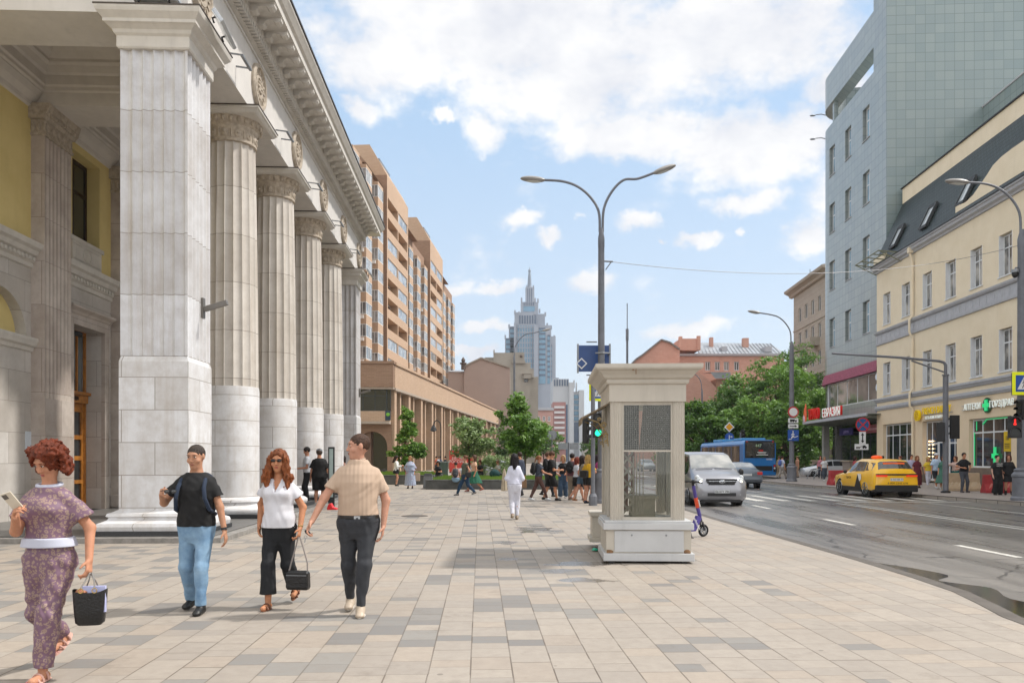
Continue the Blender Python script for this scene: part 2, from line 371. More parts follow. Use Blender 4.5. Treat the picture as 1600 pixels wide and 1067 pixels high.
    vb = mth(nt, 'MULTIPLY', vb, mth(nt, 'SUBTRACT', 1.0, mth(nt, 'MULTIPLY', merged, mth(nt, 'SUBTRACT', 1.0, odd))))
    jn = mth(nt, 'MAXIMUM', mth(nt, 'MAXIMUM', ua, ub), mth(nt, 'MAXIMUM', va, vb))
    jn = mth(nt, 'MULTIPLY', jn, mth(nt, 'MULTIPLY_ADD', wn(i, j, 1.0).outputs[0], .6, .3))
    col = mixc(nt, jn, col, lin('#51463b'))
    # puddle / damp patches near the kiosk
    wet = None
    for (wx, wy, r1, r2) in ((.62, 11.0, .62, .30), (.9, 10.1, .55, .35), (.0, 12.3, .28, .25), (.55, 17.3, .7, 1.4), (-.1, 14.6, .3, .5), (1.0, 11.7, .9, .5)):
        q = node(nt, 'ShaderNodeVectorMath', operation='SUBTRACT'); L(tc.outputs['Object'], q.inputs[0]); q.inputs[1].default_value = (wx, wy, 0)
        s = node(nt, 'ShaderNodeVectorMath', operation='MULTIPLY'); L(q.outputs[0], s.inputs[0]); s.inputs[1].default_value = (1/r1, 1/r2, 0)
        e = node(nt, 'ShaderNodeVectorMath', operation='LENGTH'); L(s.outputs[0], e.inputs[0])
        k = mth(nt, 'MAXIMUM', mth(nt, 'SUBTRACT', 1.15, e.outputs['Value']), 0.0); wet = k if wet is None else mth(nt, 'MAXIMUM', wet, k)
    nw = node(nt, 'ShaderNodeTexNoise', i_Scale=2.6, i_Detail=5.0); L(tc.outputs['Object'], nw.inputs['Vector'])
    wf = node(nt, 'ShaderNodeMapRange', interpolation_type='SMOOTHSTEP'); L(mth(nt, 'ADD', wet, mth(nt, 'MULTIPLY', mth(nt, 'SUBTRACT', nw.outputs[0], .5), 2.2)), wf.inputs[0]); wf.inputs[1].default_value = .42; wf.inputs[2].default_value = .75
    wfm = mth(nt, 'MULTIPLY', wf.outputs[0], mth(nt, 'GREATER_THAN', wet, .02))
    col = mixc(nt, mth(nt, 'MULTIPLY', wfm, .75), col, lin('#645c53'))
    L(col, b.inputs['Base Color'])
    rg = mth(nt, 'SUBTRACT', mth(nt, 'MULTIPLY_ADD', tile.outputs[0], .15, .55), mth(nt, 'MULTIPLY', wfm, .42)); L(rg, b.inputs['Roughness'])
    bp = node(nt, 'ShaderNodeBump'); bp.inputs['Strength'].default_value = .35; bp.inputs['Distance'].default_value = .006
    hh = mth(nt, 'ADD', mth(nt, 'SUBTRACT', mth(nt, 'MULTIPLY', nz.outputs[0], .5), jn), mth(nt, 'MULTIPLY', wn(i, jj, 6.0).outputs[0], .25)); L(hh, bp.inputs['Height']); L(bp.outputs[0], b.inputs['Normal'])
    return m
def asphalt_material():
    m = bpy.data.materials.new('damp_asphalt'); m.use_nodes = True; nt = m.node_tree; L = nt.links.new; b = nt.nodes['Principled BSDF']
    tc = node(nt, 'ShaderNodeTexCoord')
    mp = node(nt, 'ShaderNodeMapping'); mp.inputs['Scale'].default_value = (1.1, .10, 1); L(tc.outputs['Object'], mp.inputs[0])
    n1 = node(nt, 'ShaderNodeTexNoise', i_Scale=1.3, i_Detail=6.0, i_Roughness=.6); L(mp.outputs[0], n1.inputs['Vector'])
    m1 = node(nt, 'ShaderNodeMapRange'); m1.inputs[1].default_value = .38; m1.inputs[2].default_value = .62; L(n1.outputs[0], m1.inputs[0])
    n2 = node(nt, 'ShaderNodeTexNoise', i_Scale=55.0, i_Detail=3.0); L(tc.outputs['Object'], n2.inputs['Vector'])
    m3 = node(nt, 'ShaderNodeMapRange'); m3.inputs[1].default_value = .35; m3.inputs[2].default_value = .7; L(n2.outputs[0], m3.inputs[0])
    col = mixc(nt, m1.outputs[0], lin('#5d5b5b'), lin('#7d7873'))
    col = mixc(nt, mth(nt, 'MULTIPLY', m3.outputs[0], .45), col, lin('#39383a')); L(col, b.inputs['Base Color'])
    
    vw = node(nt, 'ShaderNodeTexNoise', i_Scale=1.1, i_Detail=4.0); L(tc.outputs['Object'], vw.inputs['Vector']); va = node(nt, 'ShaderNodeVectorMath', operation='MULTIPLY_ADD'); L(vw.outputs['Color'], va.inputs[0]); va.inputs[1].default_value = (1.2, 1.2, 0); L(tc.outputs['Object'], va.inputs[2])
    vo = node(nt, 'ShaderNodeTexVoronoi', feature='DISTANCE_TO_EDGE', i_Scale=.30); L(va.outputs[0], vo.inputs['Vector'])
    cr = mth(nt, 'MULTIPLY', mth(nt, 'LESS_THAN', vo.outputs['Distance'], .006), mth(nt, 'GREATER_THAN', vw.outputs[0], .47))
    col = mixc(nt, mth(nt, 'MULTIPLY', cr, .75), col, lin('#242324'))
    sx_ = node(nt, 'ShaderNodeSeparateXYZ'); L(tc.outputs['Object'], sx_.inputs[0]); tk = mth(nt, 'SINE', mth(nt, 'MULTIPLY', sx_.outputs[0], 3.55)); col = mixc(nt, mth(nt, 'MULTIPLY', mth(nt, 'MAXIMUM', tk, 0.0), .22), col, lin('#4a4849')); L(col, b.inputs['Base Color'])
    L(mth(nt, 'MULTIPLY_ADD', m1.outputs[0], .24, .22), b.inputs['Roughness'])
    bp = node(nt, 'ShaderNodeBump'); bp.inputs['Strength'].default_value = .5; bp.inputs['Distance'].default_value = .006; L(n2.outputs[0], bp.inputs['Height']); L(bp.outputs[0], b.inputs['Normal'])
    return m
PAVE = paving_material(); ASPH = asphalt_material()
KERB = brickmat('kerb_granite', '#9b938a', '#a59d94', '#4e4842', 1.0, 9.0, .02, .65, 0.0, .45, 3.0, .3)
RZ = -.13
struct('road', MB().add([(-900,-60,RZ),(900,-60,RZ),(900,1600,RZ),(-900,1600,RZ)], [(0,1,2,3)]), ASPH)
kl = [(4.35,-8),(4.4,3),(4.6,6.2),(4.81,7.42),(4.84,7.8),(5.0,8.45),(5.17,9.26),(5.24,10.35),(5.27,12.0),(5.25,13.95),(5.2,16.5),(5.13,20.4),(5.2,26),(5.35,33),(5.6,40),(5.2,46),(4.2,52),(3,62),(2,75),(2,90),(8,160),(30,500)]
kr = [(19.6,-8),(18.9,15),(18.2,28.1),(17.6,33.4),(17.4,43.3),(17.1,47.2),(17.15,53.8),(18,57),(20.7,60),(21.5,66),(22.5,80),(26,120),(50,500)]
def slab(pts, side, zt, extra=0.0):
    mb = MB(); out = [(side * 400, y) for x, y in pts]
    n = len(pts)
    for i in range(n-1):
        a, b = pts[i], pts[i+1]; c, d = out[i], out[i+1]
        mb.add([(a[0],a[1],zt),(b[0],b[1],zt),(d[0],d[1],zt),(c[0],c[1],zt)], [(0,1,2,3)])
    return mb
def kerb(pts, side, w=.18):
    mb = MB(); n = len(pts); inn = []
    for i, p in enumerate(pts):
        a = Vector(pts[max(i-1,0)]); b = Vector(pts[min(i+1,n-1)]); t = (b-a).normalized(); nn = Vector((t.y,-t.x)) * (-1 if side > 0 else 1)
        inn.append((p[0]+nn.x*w, p[1]+nn.y*w))
    for i in range(n-1):
        a, b, c, d = pts[i], pts[i+1], inn[i+1], inn[i]
        mb.add([(a[0],a[1],.004),(b[0],b[1],.004),(c[0],c[1],.004),(d[0],d[1],.004)], [(0,1,2,3)])
        mb.add([(d[0],d[1],RZ-.02),(c[0],c[1],RZ-.02),(c[0],c[1],.004),(d[0],d[1],.004)], [(0,1,2,3)])
    return mb
struct('pavement', slab(kl, -1, 0.0), PAVE)
PAVR = brickmat('far_paving', '#958d86', '#a59c92', '#6d655d', .6, .3, .012, noise_amt=.3)
struct('pavement', slab(kr, 1, 0.0), mat('far_paving_stone', '#9a9089', .6, .12, scale=1.5, bump=.15))
struct('kerb', kerb(kl, -1), KERB); struct('kerb', kerb(kr, 1), KERB)
PNT = mat('road_paint', '#cfccc4', .6, .25, scale=14)
def marking(quads):
    mb = MB()
    for x0, y0, x1, y1 in quads: mb.add([(x0,y0,RZ+.004),(x1,y0,RZ+.004),(x1,y1,RZ+.004),(x0,y1,RZ+.004)], [(0,1,2,3)])
    return mb
q = [(8.62-.003*y, y, 8.77-.003*y, y+1.9) for y in np.arange(-5.9, 75, 6.45)]
q += [(12.05, -8, 12.2, 29.5), (12.4, -8, 12.5, 29.5), (12.05, 36.5, 12.2, 140), (15.5, -8, 15.63, 29.5), (15.4, 37, 15.53, 60)]
q += [(12.05, 140.0, 12.2, 400.0)]
q += [(x, 31.0, x+.42, 35.6) for x in np.arange(9.6, 17.3, 1.02)]
q += [(5.6, 36.3, 11.9, 36.6), (12.6, 30.1, 17.6, 30.4)]
struct('road_marking', marking(q), PNT)
# gutter puddle
pw = mat('puddle_water', '#2b2824', .10, .2, spec=.4)
pm = MB(); pts = [(5.44,14.2),(5.66,15.6),(5.8,14.0),(5.72,13.2),(6.15,12.2),(6.3,11.4),(5.9,10.9),(6.25,10.3),(6.0,9.5),(6.2,8.8),(5.8,8.2),(5.9,7.4),(5.45,6.6),(5.0,6.6),(5.02,8.1),(5.3,9.0),(5.42,10.4),(5.44,12)]

def smooth_loop(p, k=4):
    o = []
    for i in range(len(p)):
        a,b,c_,d_ = [Vector(p[(i+j-1) % len(p)]) for j in range(4)]
        o += [tuple(.5*((2*b)+(-a+c_)*(t/k)+(2*a-5*b+4*c_-d_)*(t/k)**2+(-a+3*b-3*c_+d_)*(t/k)**3)) for t in range(k)]
    return o
pts = smooth_loop(pts); pm.add([(x,y,RZ+.005) for x,y in pts], [tuple(range(len(pts)))]); struct('water', pm, pw)
# manhole cover on the pavement
c = G(648, 806); mh = root('manhole_cover', 'round iron manhole cover set flush in the paving left of the woman in white', 'manhole cover', (c.x, c.y, 0))
m_ = MB().lathe([(.36,.0),(.36,.006),(.33,.008),(.32,.004),(.1,.006)], n=28); m_.build('cover', mat('cast_iron', '#5d564f', .6, .3, scale=40, bump=.6, bscale=60), mh)
# ------------------------------------------------ metro station portico
TH = math.atan2(50, F)
MARB = brickmat('marble_shaft', '#d0d1d4', '#bdbcbd', '#918c88', 3.1, 1.17, .009, .5, .37, .55, 1.6, .2, nc='#98908a', streak=.42)
MARC = brickmat('marble_column', '#c9c3bb', '#b9b2a9', '#8a8178', 3.1, 1.17, .009, .5, .37, .55, 1.6, .2, nc='#9a8f85', streak=.4)
MARW = brickmat('marble_block', '#d6d7da', '#c5c4c4', '#948f8b', 1.25, .62, .009, .5, .5, .6, 2.2, .2, nc='#a1988f', streak=.38)
MARI = brickmat('marble_wall', '#c6c2bd', '#b5afa8', '#8c857e', 1.3, .72, .007, .5, .5, .5, 1.0, .2, nc='#837a70', streak=.2)
PIL = brickmat('marble_pilaster', '#bdb3aa', '#aca097', '#80766d', 1.3, 1.05, .007, .55, .5, .55, 1.6, .2, nc='#76695e', streak=.3)
STUC = mat('cream_stucco', '#c8c3bb', .7, .08, scale=2, streak=.25); STUW = mat('white_stucco', '#cdc9c4', .7, .06, scale=1.5, streak=.2)
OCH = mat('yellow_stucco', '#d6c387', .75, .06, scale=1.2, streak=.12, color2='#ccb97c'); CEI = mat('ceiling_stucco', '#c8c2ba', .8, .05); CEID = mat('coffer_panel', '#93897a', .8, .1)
WOOD = mat('varnished_oak', '#b0742e', .35, .25, scale=7, color2='#855222'); WDK = mat('dark_window_wood', '#2d1a13', .4, .2)
OFF = (15.27, 5.68, 0)
lx, ly = .13 - 5.68*math.cos(TH) - 15.27*math.sin(TH), 15.27*math.cos(TH) - 5.68*math.sin(TH)
st = root('metro_station_portico', 'white marble metro station portico with fluted columns, roundels and a bracketed cornice', 'station building', (lx, ly, 0), R(90)+TH)
def SB(): return MB(off=OFF)
FZ = .12
# floor and steps
SB().box(14.75, 4.9, -.02, 39.2, 22, .10).build('step', mat('step_granite', '#8f8b86', .5, .2, scale=8), st, bev=.01)
SB().box(14.95, 5.1, .10, 39.0, 21.9, FZ).build('floor', brickmat('porch_floor', '#5d5b59', '#6b6966', '#3f3d3b', .9, .45, .01, .4), st)
CU = [15.92 + 4.1*k for k in range(6)]; CL = 6.33; HW = .65
def flute_sq(h, nf=6, dep=.06):
    pts = []
    cs = [(-h,-h),(h,-h),(h,h),(-h,h)]
    for a in range(4):
        p, q_ = Vector(cs[a]), Vector(cs[(a+1) % 4]); d = (q_-p); nrm = Vector((-d.y, d.x)).normalized()
        pts.append(tuple(p)); m0 = .03
        for f in range(nf):
            for s_ in range(1, 6):
                t = m0 + (1-2*m0) * (f + s_/5.0 * .92 + .04) / nf
                pts.append(tuple(p + d*t + nrm * dep * math.sin(math.pi * s_/5.0) ** .7)) if 0 < s_ < 5 else pts.append(tuple(p + d*t))
    return pts
def pillar(u):
    p = SB(); c = (u, CL)
    p.prism([(c[0]+x, c[1]+y) for x, y in flute_sq(HW-.02)], 3.5, 9.33); sh = p.build('pillar_shaft', MARB, st)
    SB().sq([(HW+.0,.58),(HW+.0,3.40),(HW-.03,3.5)], c).build('pillar_drum', MARW, st)
    b = SB(); b.sq([(.93,.20),(.95,.28),(.93,.34),(.86,.37),(.80,.40),(.78,.44),(.82,.47),(.80,.52),(.72,.55),(.655,.585)], c); b.build('pillar_base', MARW, st)
    SB().sq([(.97,FZ-.01),(.97,.20)], c).build('pillar_plinth', DGR, st)
    k = SB(); k.sq([(.66,9.33),(.68,9.36),(.68,9.56),(.72,9.60),(.74,9.66),(.82,9.72),(.86,9.74),(.86,9.80),(.95,9.90),(.97,9.96),(.97,10.0)], c)
    k.build('pillar_capital', STUC, st)
    SB().sq([(.985,10.0),(.985,10.022)], c).build('flashing', mat('flashing', '#4a4038', .5), st)
def column(u):
    c = (u, CL); n = 18 * 8
    def fl(t):
        x = (t * 18 / (2*math.pi)) % 1.0
        return 1 - .07 * math.sin(math.pi * x) ** .6
    s = SB(); s.lathe([(.635,3.32),(.625,5.0),(.60,7.2),(.56,9.30)], c, n, fl); s.build('column_shaft', MARC, st, smooth=True, ang=25)
    SB().lathe([(.655,.60),(.655,3.24),(.64,3.32)], c, 48).build('column_drum', MARW, st, smooth=True)
    b = SB(); b.lathe([(.94,.22),(.97,.28),(.96,.35),(.88,.40),(.80,.42),(.78,.47),(.84,.50),(.83,.55),(.74,.58),(.66,.61)], c, 48); b.build('column_base', MARW, st, smooth=True, ang=50)
    SB().sq([(.99,FZ-.01),(.99,.22)], c).build('column_plinth', DGR, st)
    k = SB(); k.lathe([(.56,9.28),(.60,9.30),(.60,9.34),(.57,9.36),(.585,9.62),(.62,9.66),(.62,9.69),(.66,9.72),(.74,9.86)], c, 48)
    for a in range(12):
        t = a * math.pi / 6; q0 = Vector((c[0]+math.cos(t)*.575, c[1]+math.sin(t)*.575, 9.49)); rot = Matrix.Rotation(t, 3, 'Z')
        k.ell(q0, (.035,.085,.10), 8, 6, rot)
        k.ell(q0 + Vector((math.cos(t)*.03, math.sin(t)*.03, 0)), (.035,.03,.035), 6, 5, rot)
        t2 = t + math.pi/12; q1 = Vector((c[0]+math.cos(t2)*.58, c[1]+math.sin(t2)*.58, 9.49)); k.ell(q1, (.025,.02,.12), 6, 5, Matrix.Rotation(t2, 3, 'Z'))
    for a in range(24):
        t = a * math.pi / 12; k.ell((c[0]+math.cos(t)*.70, c[1]+math.sin(t)*.70, 9.79), (.05,.055,.075), 8, 6, Matrix.Rotation(t, 3, 'Z'))
    k.build('capital', mat('carved_stone', '#b8ab9a', .7, .2, scale=9, streak=.2), st, smooth=True, ang=50)
    a = SB(); a.sq([(.80,9.86),(.84,9.89),(.86,9.93),(.90,9.95),(.90,10.0)], c); a.build('abacus', STUC, st)
    SB().sq([(.915,10.0),(.915,10.022)], c).build('flashing', MT['flashing'], st)
pillar(CU[0]); pillar(CU[5])
for k in (1,2,3,4): column(CU[k])
# entablature: beams, frieze, cornice
YF = 5.70; YB = 7.0; U0 = 15.3; U1 = 37.05
e = SB(); e.box(U0, YF, 10.03, U1, YB, 11.62); e.box(U0, YB, 10.03, 16.6, 13.0, 11.62); e.box(35.75, YB, 10.03, U1, 10.9, 11.62)
e.box(U0-.04, YF-.04, 11.5, U1+.04, YB, 11.55)
e.build('frieze', STUW, st)
for u in CU[1:5]:
    b = SB(); b.box(u-.6, YB, 10.03, u+.6, 10.95, 10.9); b.box(u-.66, YB, 10.5, u+.66, 10.6, 10.56); b.build('ceiling_beam', CEI, st)
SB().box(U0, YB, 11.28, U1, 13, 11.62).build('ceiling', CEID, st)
def ring(poly, u0, u1, l0, l1, name, m):   # cornice running round a coffer; poly = (inset, z)
    mb = SB()
    for i in range(len(poly)-1):
        (a, za), (b, zb) = poly[i], poly[i+1]
        ra = [(u0+a,l0+a,za),(u1-a,l0+a,za),(u1-a,l1-a,za),(u0+a,l1-a,za)]; rb = [(u0+b,l0+b,zb),(u1-b,l0+b,zb),(u1-b,l1-b,zb),(u0+b,l1-b,zb)]
        mb.add(ra + rb, [(j,(j+1)%4,4+(j+1)%4,4+j) for j in range(4)])
    return mb.build(name, m, st)
cpf = [(0,10.35),(.06,10.38),(.06,10.46),(.10,10.50),(.10,10.72),(.16,10.76),(.22,10.90),(.30,10.95),(.30,11.02),(.42,11.14),(.52,11.2),(.52,11.28)]
us = [16.6] + CU[1:5] + [35.75]
for i in range(5):
    a = us[i] + (.6 if i else 0); b = us[i+1] - (.6 if i < 4 else 0)
    ring(cpf, a, b, YB, 10.62, 'coffer_cornice', CEI)
# cornice with profile along u (right side) and across the front, mitred
prof = [(YF,11.62),(5.60,11.66),(5.60,11.74),(5.52,11.80),(5.52,11.86),(5.45,11.90),(5.45,12.08),(4.86,12.12),(4.86,12.30),(4.80,12.34),(4.74,12.44),(4.70,12.50),(4.70,12.58)]
mb = SB()
def cor_ring(l, z):
    d = YF - l; return [(U0-d, 13.0, z), (U0-d, l, z), (U1+d, l, z), (U1+d, 10.9, z)]
for i in range(len(prof)-1):
    ra, rb = cor_ring(*prof[i]), cor_ring(*prof[i+1])
    mb.add(ra + rb, [(j, j+1, 5+j, 4+j) for j in range(3)])
mb.build('cornice', STUC, st)
top = SB(); d = 1.0; top.add([(U0-d,13,12.58),(U0-d,YF-d,12.58),(U1+d,YF-d,12.58),(U1+d,10.9,12.58),(U1+d-.3,10.9,12.8),(U1-.2,YF+.3,13.0),(U0+.2,YF+.3,13.0),(U0+.2,13,13.0)], [(1,2,5,6),(0,1,6,7),(2,3,4,5)])
top.build('roof', mat('roof_lead', '#4c463f', .5, .2), st)
g = SB(); g.box(U0-1.03, YF-1.03, 12.57, U1+1.03, YF-.99, 12.63); g.box(U0-1.03, YF-.99, 12.57, U0-.99, 13, 12.63); g.build('gutter_edge', mat('gutter_metal', '#2c2725', .5), st)
dm = SB()
for i in range(150):
    u = U0 + .05 + i * .146
    dm.box(u, 5.46, 11.68, u+.085, 5.61, 11.80)
dm.build('dentil_moulding', STUC, st)
lf = SB()
for i in range(145):
    u = U0 + .05 + i*.15; lf.ell((u, 5.475, 11.85), (.06,.03,.05), 6, 4)
lf.build('leaf_moulding', STUC, st, smooth=True)
mo = MB(); sc_ = [(0,0),(0,-.03),(.12,-.10),(.26,-.16),(.40,-.13),(.52,-.06),(.58,0)]
# bracket: profile in (y outward, z), extruded along x
prof_b = [(.0,.0),(-.56,.0),(-.56,-.06),(-.50,-.11),(-.42,-.11),(-.36,-.06),(-.26,-.05),(-.16,-.09),(-.10,-.16),(-.03,-.19),(0,-.19)]
mo.ext([(y, z) for y, z in prof_b], 'x', -.10, .10); mo.cyl((-.115,-.10,-.11),(.115,-.10,-.11),.075,10); mo.cyl((-.112,-.48,-.06),(.112,-.48,-.06),.05,10); mo.box(-.13,-.57,0,.13,0,.022)
first = None
for i in range(36):
    u = 15.55 + i*.61
    o = mo.build('bracket', STUC, st) if first is None else link('bracket', first.data, st)
    first = first or o; o.location = (u - OFF[0], 5.45 - OFF[1], 12.09)
# attic above
at = SB(); at.box(17.0, 6.5, 12.7, 35.0, 7.2, 15.6); at.box(16.9, 6.42, 15.3, 35.1, 7.2, 15.5)
for i in range(60): at.box(17.1+i*.3, 6.44, 13.2, 17.24+i*.3, 6.5, 15.2)
for i in range(7): at.box(17.0+i*2.95, 6.36, 12.7, 17.35+i*2.95, 6.5, 15.7)
at.build('attic', mat('attic_stone', '#8c8178', .8, .2, streak=.3), st)
# roundels on the frieze
def roundel(u, z=10.83):
    p = MB(); p.lathe([(.56,0),(.56,.06),(.52,.10),(.46,.10),(.44,.05),(.30,.04),(.28,.07),(.22,.07),(.20,.03),(.12,.05),(.05,.09)], n=32)
    for a in range(16):
        t = a*math.pi/8; p.bar((math.cos(t)*.31, math.sin(t)*.31,.055),(math.cos(t)*.43, math.sin(t)*.43,.055),.05,.03)
    for a in range(6):
        t = a*math.pi/3; p.ell((math.cos(t)*.12, math.sin(t)*.12,.06), (.05,.05,.04), 8, 6)
    o = p.build('roundel', MT['carved_stone'], st, smooth=True, ang=40); o.rotation_euler = (R(90), 0, 0); o.location = (u-OFF[0], YF-OFF[1], z)
for u in CU: roundel(u)
# small bar lamps on the frieze between the roundels
for u in [c + 2.05 for c in CU[:5]]:
    l = SB(); l.box(u-.35, 5.35, 10.42, u+.35, 5.41, 10.46); l.bar((u-.3,5.7,10.5),(u-.3,5.38,10.46),.03,.03); l.bar((u+.3,5.7,10.5),(u+.3,5.38,10.46),.03,.03)
    l.build('strip_lamp', STEEL, st)
# back wall with pilasters, windows, doors
YW = 10.9
holes = []; wins = []; drs = []
for i in range(1, 5):
    c = (CU[i] + CU[i+1]) / 2
    holes += [(c-.75, c+.75, 7.45, 9.75), (c-.85, c+.85, FZ, 5.1)]; wins.append(c); drs.append(c)
lo = SB()
class W2(MB): pass
def wallseg(u0, u1, z0, z1, hl, m, name, y=YW, rev=.45):
    w = MB(off=OFF); w.wall(u0, u1, z0, z1, hl, y, rev); return w.build(name, m, st, fixn=False)
uz = 20.02 + .6
wallseg(uz, 40, FZ, 6.15, [h for h in holes if h[3] < 6], MARI, 'lower_wall')
wallseg(uz, 40, 6.15, 11.3, [h for h in holes if h[3] > 6], OCH, 'upper_wall')
wallseg(8, uz, 6.15, 11.3, [], OCH, 'upper_wall')
# wall with blind arch between u=16.5 and uz
ac, ar, sz = 18.15, 1.06, 4.38
w = MB(off=OFF); n = 24
arc = [(ac + ar*math.cos(math.pi*(1-i/n)), sz + ar*math.sin(math.pi*(1-i/n))) for i in range(n+1)]
for i in range(n):
    a, b = arc[i], arc[i+1]
    w.add([(a[0],YW,a[1]),(b[0],YW,b[1]),(b[0],YW,6.15),(a[0],YW,6.15)], [(0,1,2,3)])
    w.add([(a[0],YW,a[1]),(b[0],YW,b[1]),(b[0],YW+.25,b[1]),(a[0],YW+.25,a[1])], [(0,3,2,1)])
for (a, b) in ((8, ac-ar), (ac+ar, uz)): w.add([(a,YW,sz),(b,YW,sz),(b,YW,6.15),(a,YW,6.15)], [(0,1,2,3)])
w.add([(8,YW,FZ),(uz,YW,FZ),(uz,YW,sz),(8,YW,sz)], [(0,1,2,3)]); w.add([(ac-ar,YW,sz),(ac+ar,YW,sz),(ac+ar,YW+.25,sz),(ac-ar,YW+.25,sz)],[(0,1,2,3)])
w.build('lower_wall', MARI, st, fixn=False)
SB().box(ac-1.2, YW+.25, 4.2, ac+1.2, YW+.3, 5.6).build('lunette', OCH, st)
im = SB(); im.ext([(YW,4.10),(YW-.05,4.12),(YW-.07,4.2),(YW-.14,4.24),(YW-.18,4.36),(YW-.18,4.42),(YW,4.42)], 'x', 8, 19.4); im.build('impost_moulding', STUC, st)
mp_ = [(YW,6.10),(YW-.05,6.12),(YW-.05,6.22),(YW-.09,6.25),(YW-.09,6.36),(YW-.16,6.40),(YW-.20,6.50),(YW-.28,6.55),(YW-.30,6.68),(YW,6.74)]
for i in range(6):
    a = 8 if i == 0 else CU[i]+.62; b = (CU[1] if i == 0 else (CU[i+1] if i < 5 else 40)) - .62
    mm_ = SB(); mm_.ext(mp_, 'x', a, b)
    for k in range(int((b-a)/.16)): mm_.box(a+.05+k*.16, YW-.145, 6.27, a+.13+k*.16, YW-.08, 6.35)
    mm_.build('string_course', STUC, st)
    # wall cornice under the ceiling is part of the coffers; add a bead
    SB().ext([(YW,9.95),(YW-.06,9.98),(YW-.08,10.08),(YW-.2,10.2),(YW-.27,10.34),(YW-.27,10.4),(YW,10.4)], 'x', a, b).build('wall_cornice', CEI, st)
for u in CU[1:]:
    p = SB(); pts = []
    for f in range(7):
        for s_ in range(5):
            t = (f + (s_/4)*.9 + .05)/7; pts.append((u-.60+1.2*t, YW-.32 + .035*math.sin(math.pi*s_/4)))
    pts = [(u-.62,YW-.32)] + pts + [(u+.62,YW-.32),(u+.62,YW),(u-.62,YW)]
    p.prism(pts, 3.0, 9.3); p.build('pilaster', PIL, st)
    SB().box(u-.63, YW-.335, .5, u+.63, YW, 3.0).build('pilaster_foot', PIL, st)
    SB().box(u-.70, YW-.42, FZ, u+.70, YW, .5).build('pilaster_base', PIL, st, bev=.04)
    k = SB(); k.box(u-.66,YW-.36,9.3,u+.66,YW,9.36); k.box(u-.63,YW-.34,9.36,u+.63,YW,9.68); k.ext([(YW,9.68),(YW-.36,9.68),(YW-.40,9.74),(YW-.46,9.86),(YW-.5,9.98),(YW-.5,10.04),(YW,10.04)],'x',u-.74,u+.74)
    for a in range(5): k.ell((u-.5+a*.25, YW-.35, 9.52), (.085,.035,.11), 8, 6)
    for a in range(3): k.ell((u-.64, YW-.06-a*.12, 9.52), (.03,.05,.1), 8, 6)
    for a in range(12): k.ell((u-.66+a*.12, YW-.44, 9.8), (.045,.05,.07), 6, 5)
    k.build('pilaster_capital', MT['carved_stone'], st, smooth=True, ang=30)
for i, c in enumerate(wins):
    f = win(st, c-.75-OFF[0], c+.75-OFF[0], 7.45, 9.75, YW+.35-OFF[1], WDK, GLD, nx=2, trans=(.62,), fw=.10)
    s = SB(); s.box(c-.92, YW-.05, 7.34, c+.92, YW+.35, 7.45); s.build('window_sill', STUC, st)
    s = SB(); s.box(c-.8, YW-.03, 6.8, c+.8, YW, 7.34); s.box(c-.7, YW-.05, 6.87, c+.7, YW-.03, 6.9); s.box(c-.7, YW-.05, 7.25, c+.7, YW-.03, 7.28); s.tube([(c+.22*math.cos(t*.2618), YW-.04, 7.07+.17*math.sin(t*.2618)) for t in range(25)], .02, 6); s.build('apron_panel', STUC, st)
    # stone door surround and oak doors
    a = SB(); a.box(c-1.12, YW-.10, FZ, c-.85, YW, 5.38); a.box(c+.85, YW-.10, FZ, c+1.12, YW, 5.38); a.box(c-.85, YW-.10, 5.1, c+.85, YW, 5.38); a.ext([(YW,5.38),(YW-.12,5.38),(YW-.16,5.45),(YW-.26,5.52),(YW-.26,5.58),(YW,5.60)],'x',c-1.2,c+1.2); a.build('door_surround', PIL, st)
    a = SB(); y = YW+.42
    a.box(c-.85,y,FZ,c-.76,y+.12,5.1); a.box(c+.76,y,FZ,c+.85,y+.12,5.1); a.box(c-.76,y,5.0,c+.76,y+.12,5.1); a.box(c-.80,y-.08,3.10,c+.80,y+.12,3.32); a.box(c-.85,y-.14,3.32,c+.85,y+.12,3.40)
    for t in (-.38, 0, .38): a.box(c+t-.03,y+.01,3.4,c+t+.03,y+.11,5.0)
    fr = a.build('door_frame', WOOD, st)
    g_ = SB(); g_.box(c-.76,y+.05,3.4,c+.76,y+.07,5.0); g_.build('transom_glass', GLS, fr)
    for sd in (-1, 1):
        x0, x1 = (c-.76, c-.005) if sd < 0 else (c+.005, c+.76)
        rows = [(.20,.85),(.95,1.5),(1.62,2.08),(2.2,2.85)]
        w_ = MB(off=OFF); w_.wall(x0, x1, FZ, 3.1, [(x0+.12, x1-.12, zz[0], zz[1]) for zz in rows], y+.03, .05); dl = w_.build('door_leaf', WOOD, st, fixn=False)
        SB().box(x0+.1, y+.07, FZ+.02, x1-.1, y+.09, 3.05).build('door_glass', GLD, dl)
        SB().box(x0+.02 if sd > 0 else x1-.10, y-.01, 1.2, x0+.10 if sd > 0 else x1-.02, y+.03, 1.6).build('push_plate', mat('brass', '#b08a3c', .3, .1, metal=.8), dl)
txt('lettering', 'ВХОДА', .14, (drs[0]-OFF[0], YW+.33-OFF[1], 3.21), WDK, st, ext=.01)
dl = SB(); c = drs[0]; dl.box(c-.5, YW+.44, 1.55, c-.2, YW+.445, 1.95)
dl.build('door_notice', mat('notice_paper', '#cfd6dd', .7, .05), st)
sgn = SB(); sgn.box(19.15, YW-.012, 1.75, 19.45, YW-.004, 2.2); sgn.build('paper_notice', MT['notice_paper'], st)
# station body behind
bd = SB(); bd.box(8, YW+.6, 0, 60, 26, 11.3); bd.box(40.0, YW-.2, 0, 60, YW+.6, 11.2); bd.build('station_body', OCH, st)
